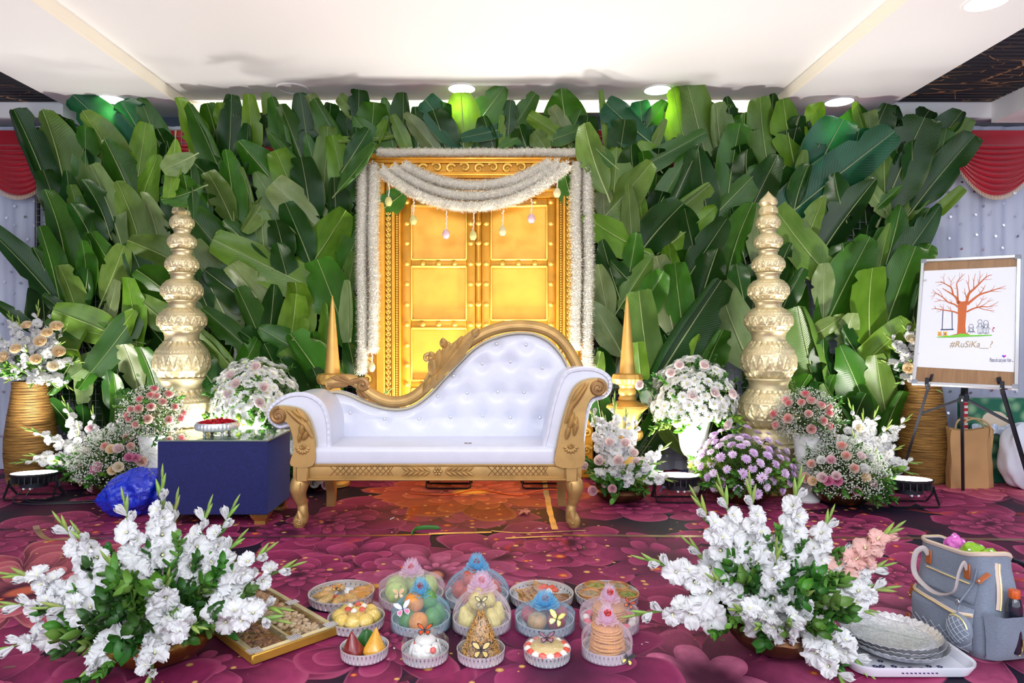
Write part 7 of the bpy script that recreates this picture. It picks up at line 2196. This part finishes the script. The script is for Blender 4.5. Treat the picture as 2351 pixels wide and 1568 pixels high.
mb = MB().ell((-.03, -.036, .45), (.09, .004, .06), 14, 6)
mb.ell((.04, -.036, .42), (.06, .004, .05), 14, 6)
mb.build('cream_photo_print', mat('cream_print', srgb(226, 206, 180), .5), pk, local=True)
put('folded_cloth', MB().grid(lambda u, v: vec(3.30 + .34 * u, 4.77 + .035 * v + .01 * math.sin(12 * u), .35 + .065 * math.sin(PI * v) + .012 * math.sin(17 * u)), 30, 10).mesh('folded_cloth', mat('dotted_blue_white_cloth', srgb(196, 206, 222), .8, var=.25, vs=60)), label='folded pale cloth squeezed between the paper bag and the green carton', cat='cloth')

# ================================================================ SILVER TRAYS ON A WHITE TRAY
MEL = mat('white_melamine', srgb(226, 228, 238), .25, coat=.4)
wt = thing('white_tray', (1.288, 2.225, 0), 'white plastic serving tray with dark flowers beneath the silver trays', 'tray')
def rr_outline(hx, hy, r, n=8):
    out = []
    for cx_, cy_, a0 in ((hx - r, hy - r, 0), (-hx + r, hy - r, PI / 2), (-hx + r, -hy + r, PI), (hx - r, -hy + r, 3 * PI / 2)):
        for i in range(n + 1):
            a = a0 + PI / 2 * i / n
            out.append((cx_ + r * math.cos(a), cy_ + r * math.sin(a)))
    return out
loops = [(.165, .105, .05, .004), (.178, .118, .055, .006), (.190, .130, .06, .032), (.197, .137, .062, .036), (.197, .137, .062, .030), (.184, .124, .058, .002), (.165, .105, .05, 0)]
vs, fs = [], []
for hx, hy, r, z in loops:
    for x, y in rr_outline(hx, hy, r): vs.append(vec(x, y, z + (.012 * max(0, 1 - (abs(x) / .09) ** 2) if z > .025 and abs(y) > .12 else 0)))
n = len(vs) // len(loops)
for k in range(len(loops) - 1):
    for i in range(n): fs.append((k * n + i, k * n + (i + 1) % n, (k + 1) * n + (i + 1) % n, (k + 1) * n + i))
fs.append(tuple(range(n)))
fs.append(tuple((len(loops) - 1) * n + i for i in range(n))[::-1])
MB().add(vs, fs).build('dish', MEL, wt, local=True, sharp=35)
mb = MB()
rr = random.Random(8)
for k in range(26):
    x, y = rr.uniform(-.15, .16), rr.choice((rr.uniform(-.10, -.06), rr.uniform(-.1, .09)))
    for q in range(5):
        a = q * 2 * PI / 5
        mb.add([vec(x + .006 * math.cos(a) + .004 * math.cos(b), y + .006 * math.sin(a) + .004 * math.sin(b), .0052) for b in (0, 1.26, 2.5, 3.8, 5)], [(0, 1, 2, 3, 4)])
for k in range(9): mb.add([vec(-.055 + .013 * k + dx_ * .004, -.1265 - .0045 - .0009, .020 + dz_ * .006) for dx_, dz_ in ((-1, -.5), (1, -1), (.6, 1), (-1, .8))], [(0, 1, 2, 3)])
mb.build('printed_flowers', mat('navy_print', srgb(40, 36, 92), .4), wt, local=True, smooth=False, kind='stuff')
ENG = NT('engraved_silver')
_o = ENG.obj()
_s = ENG.n('ShaderNodeSeparateXYZ'); ENG.l(_o, _s.inputs[0])
_st = ENG.math('SINE', ENG.math('MULTIPLY', _s.outputs[0], 62.0))
_nz = ENG.noise(_o, 85, 3, .6, 1.6)
_h = ENG.math('MULTIPLY', ENG.math('SUBTRACT', 1.0, ENG.ss(_st, .86, .92)), _nz.outputs[0])
ENG.bump(_h, .45, .006); ENG.color(ENG.mix(ENG.ss(_nz.outputs[0], .4, .6), srgb(206, 208, 214), srgb(240, 241, 244))); ENG.set(Roughness=.32, Metallic=.7)
def strays():
    R = .152
    pr = [(.001, .004), (R * .72, .004), (R * .76, .007), (R * .80, .004), (R * .86, .004), (R * .95, .014), (R, .020), (R * 1.0, .018), (R * .93, .010), (R * .85, 0), (.001, 0)]
    mb = MB().lathe(pr, 168, cap0=False, cap1=False, mod=lambda a, i, r, z: r * (1 + (.022 * abs(math.sin(21 * a)) - .01 if 4 < i < 9 else 0)))
    mb.v = [(x, y, z + (.005 * abs(math.sin(21 * math.atan2(y, x))) if math.hypot(x, y) > R * .9 else 0)) for x, y, z in mb.v]
    return mb.mesh('silver_tray', [ENG.m], True, 40)
sm = strays()
for k, (dx_, dy_, rz, lb) in enumerate(((.012, -.004, .2, 'lowest of the three stacked scalloped silver trays on the white tray'), (.004, .002, .5, 'middle one of the three stacked scalloped silver trays'), (-.004, .006, .9, 'topmost of the three stacked scalloped silver trays, engraved pattern in full view'))):
    put('silver_tray', sm, M=TRS(vec(1.295 + dx_, 2.262 + dy_, .030 + .0125 * k), Euler((.0, .0, rz)).to_matrix(), 1), label=lb, cat='tray', group='stacked scalloped silver trays')

# ================================================================ GREY BACKPACK
def denim(name, c1, c2):
    t = NT(name)
    mp = t.n('ShaderNodeMapping'); t.l(t.obj(), mp.inputs[0]); mp.inputs['Scale'].default_value = (60, 60, 400)
    n = t.noise(mp.outputs[0], 2, 3)
    t.color(t.mix(n.outputs[0], c1, c2)); t.set(Roughness=.9)
    t.b.inputs['Sheen Weight'].default_value = .2
    t.bump(n.outputs[0], .25, .003)
    return t.m
GRY = denim('grey_canvas', srgb(88, 98, 116), srgb(142, 152, 168))
QLT = denim('grey_quilted_canvas', srgb(92, 102, 120), srgb(140, 150, 166))
BEI, TAN, NVY = mat('beige_webbing', srgb(206, 186, 172), .7), mat('tan_leather', srgb(168, 92, 48), .5, var=.1), mat('navy_strap', srgb(26, 30, 46), .7)
ZIP = mat('brass_zip', srgb(226, 210, 150), .35, .5)
STC = mat('pale_stitching', srgb(196, 204, 214), .7)
bp = thing('backpack', (1.600, 2.345, 0), 'open grey canvas backpack with tan leather tabs beside the silver trays', 'backpack', rz=math.radians(-78))
def sec(u, z):
    """soft rounded-rectangle section of the bag at height z (local x: wide, y: deep)"""
    a = 2 * PI * u
    c, s = math.cos(a), math.sin(a)
    k = z / .31
    w = .140 - .012 * k + .012 * math.sin(PI * min(1, k * 1.1))
    dp = .080 + .014 * math.sin(PI * min(1, k * 1.4)) - .006 * k
    e = .42
    x = math.copysign(abs(c) ** e, c) * w
    y = math.copysign(abs(s) ** e, s) * dp
    x += .02 * k * -1
    n = mnoise.noise((x * 14, y * 14, z * 11)) * .006
    return vec(x + n - .012 * k, y + n + .025 * k, z)
mb = MB()
def body(u, v):
    z = .31 * v
    p = sec(u, z)
    if v < .06:
        q = .93 + .07 * (v / .06)
        p = vec(p.x * q, p.y * q, z)
    p.z += (.018 * math.sin(2 * PI * u + 2.6) + .01 * math.cos(4 * PI * u)) * v ** 3
    return p
mb.grid(body, 96, 30, closed_u=True)
mb.add([body(i / 48, 0) for i in range(48)], [tuple(range(48))[::-1]])
main = mb.build('main_body', GRY, bp, local=True, sharp=None)
MB().grid(lambda u, v: (lambda p: vec(p.x * .955, p.y * .93, p.z + .001))(body(u, 1 - .75 * v)), 72, 14, closed_u=True).add([body(i / 48, .28) * .95 for i in range(48)], [tuple(range(48))]).build('lining', mat('dark_lining', srgb(58, 64, 84), .8), bp, local=True, sharp=None)
rim = [body(i / 72, 1) for i in range(72)]
MB().tube(rim, .0085, 6, closed=True, flat=(1, .6)).build('rim_tape', BEI, bp, local=True)
MB().tube([p + vec(0, 0, .006) for p in rim], .0028, 5, closed=True).build('rim_zip', ZIP, bp, local=True)
fy = lambda x, z, o=.004: vec(x, min(body(i / 200, z / .31).y for i in range(100, 200) if abs(body(i / 200, z / .31).x - x) < .02) - o, z)
def face(xs, zs, out, nu=16, nv=14):
    """bulging pocket panel on the front face"""
    def fn(u, v):
        x, z = lerp(xs[0], xs[1], u), lerp(zs[0], zs[1], v)
        e = (max(0, min(1, u / .12, (1 - u) / .12)) * max(0, min(1, v / .12, (1 - v) / .12))) ** .5
        q = fy(x, z, 0)
        return q + vec(0, -(.002 + out * e), 0)
    return MB().grid(fn, nu, nv), fn
mb, pf = face((-.135, .10), (.012, .155), .036)
pkt = mb.build('front_pocket', QLT, bp, local=True, sharp=None)
mb = MB()
for k in range(7):
    a = k / 7
    mb.tube([pf(min(1, a + t_ * .36), .03 + .42 * t_) + vec(0, -.001, 0) for t_ in [i / 6 for i in range(7)]], .0009, 4)
    mb.tube([pf(max(0, a + .12 - t_ * .36), .03 + .42 * t_) + vec(0, -.001, 0) for t_ in [i / 6 for i in range(7)]], .0009, 4)
mb.build('quilt_stitching', STC, pkt, local=True)
zl = [pf(u_, .97 - .12 * u_) + vec(0, -.004, .002) for u_ in [i / 14 for i in range(15)]]
MB().tube(zl, .008, 6, flat=(1, .5)).build('pocket_tape', BEI, pkt, local=True)
MB().tube([p + vec(0, -.005, 0) for p in zl], .003, 5).build('pocket_zip', ZIP, pkt, local=True)
mb, p2 = face((-.125, .095), (.168, .235), .006)
up = mb.build('upper_pocket', GRY, bp, local=True, sharp=None)
MB().tube([p2(u_, .92) + vec(0, -.003, 0) for u_ in [i / 10 for i in range(1, 10)]], .003, 5).build('pocket_zip', ZIP, up, local=True)
def tab(p, dr, L=.042, w=.018, name='leather_pull', par=bp):
    dr = Vector(dr).normalized()
    R = frame(dr, (0, 1, 0))
    mb = MB().box(Vector(p) + dr * L / 2, (w, .004, L) if abs((R @ vec(0, 1, 0)).y) > .5 else (.004, w, L), .0018, rot=R)
    o = mb.build(name, TAN, par, local=True)
    MB().ell(Vector(p) + dr * (L - .010) + vec(0, -.004, 0), (.0045, .003, .0045), 8, 5).build('stud', mat('steel_stud', srgb(220, 220, 224), .2, .9), o, local=True)
    return o
q0 = zl[0]
tab(q0 + vec(-.006, -.004, .0), (-.1, -.2, -1), .05)
tab(fy(-.125, .06, .04), (0, 0, -1), .04)
# carry loops and their leather tabs
for x0 in (-.10, .055):
    p = fy(x0, .262, .004)
    MB().box(p + vec(0, 0, .002), (.024, .005, .05), .002).build('handle_tab', TAN, bp, local=True)
pa, pb = fy(-.10, .285, .006), fy(.055, .285, .006)
path = catmull([pa + vec(0, 0, -.012), pa + vec(-.004, -.02, .010), pa + vec(-.012, -.045, -.015), pa + vec(.0, -.055, -.08), lerp(pa, pb, .5) + vec(0, -.052, -.115), pb + vec(.0, -.055, -.085), pb + vec(.012, -.045, -.018), pb + vec(.006, -.02, .010), pb + vec(0, 0, -.012)], 6)
MB().tube(path, .0085, 6, flat=(1.1, .42)).build('carry_handle', mat('grey_beige_webbing', srgb(176, 166, 164), .7), bp, local=True)
# side facing the room: bottle pocket, zip and tab
sx = lambda y, z, o=.003: vec(max(body(i / 200, z / .31).x for i in list(range(0, 50)) + list(range(150, 200)) if abs(body(i / 200, z / .31).y - y) < .02) + o, y, z)
def sidefn(u, v):
    y, z = lerp(-.070, .095, u), lerp(.012, .158, v)
    e = (max(0, min(1, u / .15, (1 - u) / .15))) ** .5
    return sx(y, z, .004 + .052 * e * (.35 + .65 * v))
sp = MB().grid(sidefn, 14, 12).build('side_pocket', GRY, bp, local=True, sharp=None)
MB().tube([sidefn(.55 + .02 * i, .12 + .075 * i) + vec(.003, 0, 0) for i in range(7)], .004, 5).build('pocket_zip', ZIP, sp, local=True)
o = MB().box(sidefn(.62, .32) + vec(.008, 0, 0), (.004, .016, .048), .0018, rot=Euler((.1, 0, 0)).to_matrix()).build('leather_pull', TAN, sp, local=True)
for z0_, z1_ in ((.16, .30),):
    MB().tube([sx(.02 - .03 * t_, lerp(z1_, z0_, t_), .003) for t_ in [i / 6 for i in range(7)]], .012, 6, flat=(1, .35), up=vec(0, 1, 0)).build('gusset_tape', BEI, bp, local=True)
    MB().tube([sx(.02 - .03 * t_, lerp(z1_, z0_, t_), .008) for t_ in [i / 6 for i in range(7)]], .0028, 5).build('gusset_zip', ZIP, bp, local=True)
tab(sx(-.03, .275, .012), (-.1, -.75, -.55), .05)
# little round pouch clipped to the front edge
pc_ = fy(.10, .10, .052)
pz = MB().ell(pc_, (.046, .024, .048), 20, 14).build('hanging_pouch', QLT, bp, local=True)
mb = MB()
for k in (-2, -1, 0, 1, 2):
    for s in (-1, 1):
        pts = []
        for t_ in [i / 8 for i in range(9)]:
            a, b = (t_ * 2 - 1) * .040, k * .016
            x_, z_ = (a + b) * .7, (a - b) * .7 * s
            if (x_ / .046) ** 2 + (z_ / .048) ** 2 < .9: pts.append(pc_ + vec(x_, -.0245 * math.sqrt(1 - (x_ / .046) ** 2 - (z_ / .048) ** 2), z_))
        if len(pts) > 2: mb.tube(pts, .0009, 4)
mb.build('quilt_stitching', STC, pz, local=True)
MB().tube([pc_ + vec(.042 * math.cos(a), -.012, .044 * math.sin(a)) for a in [i * PI / 10 for i in range(1, 8)]], .003, 5).build('pouch_zip', ZIP, pz, local=True)
MB().tube([pc_ + vec(-.012, .006, .045), pc_ + vec(-.016, .014, .075), fy(.082, .235, .004), fy(.088, .285, .004)], .003, 5).build('clip_strap', GRY, bp, local=True)
MB().tube([pc_ + vec(-.016 + .007 * math.cos(a), .008, .078 + .010 * math.sin(a)) for a in [i * PI / 8 for i in range(16)]], .0018, 5, closed=True).build('clip_ring', mat('steel_ring', srgb(200, 200, 206), .2, .95), bp, local=True)
# shoulder straps on the back, loose webbing on the floor
for x0 in (-.06, .09):
    MB().tube(catmull([vec(x0 - .02, .105, .30), vec(x0 + .01, .145, .27), vec(x0 + .02, .165, .16), vec(x0 + .02, .150, .06), vec(x0, .105, .02)], 6), .026, 6, flat=(1.0, .3), up=vec(1, 0, 0)).build('shoulder_strap', NVY, bp, local=True)
MB().tube(catmull([vec(.08, .112, .29), vec(.10, .15, .28), vec(.11, .165, .22), vec(.12, .155, .15)], 6), .009, 5, flat=(1, .3), up=vec(1, 0, 0)).build('webbing', BEI, bp, local=True)
MB().tube(catmull([vec(.13, .07, .008), vec(.17, .10, .004), vec(.20, .16, .004), vec(.20, .26, .004)], 6), .011, 5, flat=(1, .25), up=vec(1, 0, 0)).build('loose_webbing', BEI, bp, local=True)
RB = Matrix.Rotation(math.radians(-78), 3, 'Z')
loc2w = lambda p: RB @ Vector(p) + vec(1.600, 2.345, 0)
# things carried in it
q = loc2w(sx(.02, .12, .024))
b = thing('drink_bottle', (q.x, q.y, .034), 'dark soft-drink bottle with an orange cap in the side pocket of the backpack', 'bottle')
MB().lathe([(.020, 0), (.0225, .006), (.0225, .12), (.022, .150), (.018, .168), (.013, .176)], 24).build('bottle', mat('dark_cola_glass', srgb(28, 30, 44), .06, coat=1.0), b, local=True)
MB().lathe([(.0145, .174), (.016, .176), (.016, .198), (.015, .2), (.001, .2)], 32, mod=lambda a, i, r, z: r * (1 + .03 * math.sin(24 * a)) if 0 < i < 3 else r, cap1=False).build('cap', mat('orange_cap', srgb(206, 92, 36), .4), b, local=True)
def crumple(name, c, r, m, label, cat, seed, kids=None):
    w_ = loc2w(c)
    t = thing(name, (w_.x, w_.y, w_.z), label, cat)
    fn = lambda u, v: (lambda d: vec(d.x * r[0], d.y * r[1], d.z * r[2]) * (1 + .22 * mnoise.noise(d * 1.9 + vec(seed, 0, 0)) + .10 * abs(mnoise.noise(d * 5 + vec(0, seed, 0)))))(vec(math.cos(2 * PI * u) * math.sin(PI * v), math.sin(2 * PI * u) * math.sin(PI * v), -math.cos(PI * v)))
    MB().grid(fn, 36, 22, closed_u=True).build('wrapper', m, t, local=True, sharp=25)
    rr = random.Random(seed)
    mb = MB()
    for k in range(16):
        p = fn(rr.random(), rr.uniform(.35, .95))
        n_ = p.normalized()
        R = frame(n_)
        s = rr.uniform(.004, .007)
        mb.add([p * 1.03 + R @ vec(s * math.cos(a), s * .8 * math.sin(a), 0) for a in [i * PI / 4 for i in range(8)]], [tuple(range(8))])
    mb.build('printed_dots', kids, t, local=True, smooth=False)
crumple('dotted_packet', (-.085, .04, .300), (.034, .030, .040), mat('pink_plastic', srgb(226, 110, 200), .4, trans=.2), 'pink packet with pale dots sticking out of the backpack', 'packet', 1, mat('pale_dot', srgb(240, 200, 236), .5))
crumple('printed_packet', (-.005, .035, .292), (.042, .036, .042), mat('lime_plastic', srgb(150, 200, 50), .35, trans=.2), 'lime green packet with white print in the middle of the backpack opening', 'packet', 2, mat('white_dot', (.85, .88, .9), .5))
crumple('printed_packet', (.060, .03, .288), (.036, .036, .044), mat('lime_plastic', srgb(150, 200, 50), .35, trans=.2), 'lime green packet with a silver patch at the front of the backpack opening', 'packet', 3, mat('white_dot', (.85, .88, .9), .5))

# ================================================================ TAPE AND SCRAPS ON THE CARPET
TAP = see_through('old_parcel_tape', srgb(206, 186, 160), .5, gloss=.3, rough_g=.3)
TAPG = gold('gold_parcel_tape', srgb(220, 192, 134), .35, .4, .35)
def tape(pts, w, m, label, lift=0.0):
    pts = [G(x, y, .002) for x, y in pts]
    q = catmull(pts, 5)
    rr = random.Random(len(label))
    def fn(u, v):
        k = u * (len(q) - 1)
        i = min(int(k), len(q) - 2)
        p = q[i].lerp(q[i + 1], k - i)
        t_ = (q[i + 1] - q[i]).normalized()
        n_ = vec(-t_.y, t_.x, 0)
        return p + n_ * (v - .5) * w * (.85 + .25 * mnoise.noise((u * 9, v * 2, len(label)))) + vec(0, 0, .0012 + .001 * mnoise.noise((u * 20, v * 3, 0)) + lift * max(0, 1 - u * 5) ** 2)
    o = put('tape_strip', MB().grid(fn, max(20, len(q) * 3), 4).mesh('tape_strip', m), label=label, cat='tape', group='tape strips on the carpet')
tape([(330, 1237), (560, 1234), (720, 1231), (860, 1230), (990, 1227)], .030, TAP, 'faded tape along the carpet seam between the blue table and the sofa')
tape([(985, 1226), (1050, 1224), (1128, 1222)], .034, TAPG, 'short frayed gold tape on the seam below the middle of the sofa')
tape([(1128, 1219), (1200, 1224), (1300, 1220), (1345, 1218)], .016, TAPG, 'thin twisted tape on the seam in front of the high end of the sofa')
tape([(1160, 1236), (1230, 1233), (1290, 1231)], .022, TAPG, 'torn gold tape lying just before the seam at the sofa leg')
tape([(1290, 1229), (1500, 1231), (1800, 1233), (2100, 1236), (2360, 1240)], .042, TAP, 'long grey tape along the seam on the side of the copper flower bowl')
tape([(1250, 1104), (1256, 1140), (1264, 1180), (1274, 1216)], .040, TAPG, 'crinkled gold tape running under the sofa beside its leg')
tape([(82, 1222), (110, 1238), (150, 1238), (200, 1236), (340, 1237)], .034, TAP, 'peeling tape curling up near the tall gladioli', .035)
tape([(8, 1533), (36, 1531)], .016, TAP, 'small scrap of clear tape near the tips of the low gladioli')
def scrap(px, py, col, r, label, cat, n=7, group=None, seed=1, name='fallen_petal'):
    g = G(px, py, .004)
    rr = random.Random(seed)
    mb = MB()
    for k in range(n):
        a = rr.uniform(0, 6.28)
        c = vec(rr.uniform(-.6, .6) * r, rr.uniform(-.6, .6) * r, rr.uniform(0, .4) * r) if n > 1 else vec(0, 0, 0)
        R = Euler((rr.uniform(-.5, .5), rr.uniform(-.5, .5), a)).to_matrix()
        mb.grid(lambda u, v: c + R @ vec((u * 2 - 1) * r * .35 * math.sin(PI * (.08 + .84 * v)), (v - .5) * r * 1.2, .12 * r * math.sin(6 * u + k) + .1 * r), 4, 4)
    z0_ = min(v[2] for v in mb.v)
    mb.v = [(x, y, z - z0_ + .001) for x, y, z in mb.v]
    put(name, mb.mesh(name, mat('scrap_%d_%d' % (int(col[0] * 99), int(col[1] * 99)), col, .6, trans=.2)), loc=(g.x, g.y, 0), label=label, cat=cat, group=group)
scrap(1203, 1178, srgb(236, 150, 120), .034, 'crumpled salmon flower fallen on the carpet in front of the sofa', 'flower', 9, seed=3, name='fallen_flower')
for k, (px, py, s) in enumerate(((902, 1190, .018), (914, 1193, .012), (897, 1192, .012), (1240, 1213, .018), (1255, 1213, .012), (900, 1222, .012))):
    scrap(px, py, (.84, .84, .82), s, 'small white petal fallen on the carpet near the sofa legs', 'petal', 1, 'white petals near the sofa', k)
for k, (px, py) in enumerate(((905, 1487), (892, 1512), (1474, 1478), (1485, 1474))):
    scrap(px, py, (.84, .84, .82), .010, 'small white petal fallen on the carpet beside the gift trays', 'petal', 1, 'white petals near the trays', k + 10)
for k, (px, py) in enumerate(((1095, 1187), (1120, 1189))):
    scrap(px, py, srgb(206, 40, 46), .010, 'tiny red petal fallen on the carpet before the sofa', 'petal', 2, 'red petals near the sofa', k + 20)
mb = MB().tube(catmull([G(945, 1226, .006), G(955, 1215, .008), G(980, 1211, .01), G(1012, 1213, .007)], 6), [.010, .016] + [.014] * 15 + [.006, .003], 6, flat=(1, .25))
put('leaf_strip', mb.mesh('leaf_strip', mat('cut_leaf_green', srgb(60, 120, 50), .4)), label='cut green leaf strip lying across the seam in front of the sofa', cat='leaf')
for k, (px, py, lb) in enumerate(((1340, 1257, 'small green leaf on the carpet below the high end of the sofa'), (1392, 1323, 'small green leaf on the carpet behind the tray of filled pastry cups'), (1660, 1470, 'small pale green leaf on the carpet beside the copper bowl'))):
    scrap(px, py, srgb(90, 150, 50), .016, lb, 'leaf', 1, None, k + 30, 'fallen_leaf')
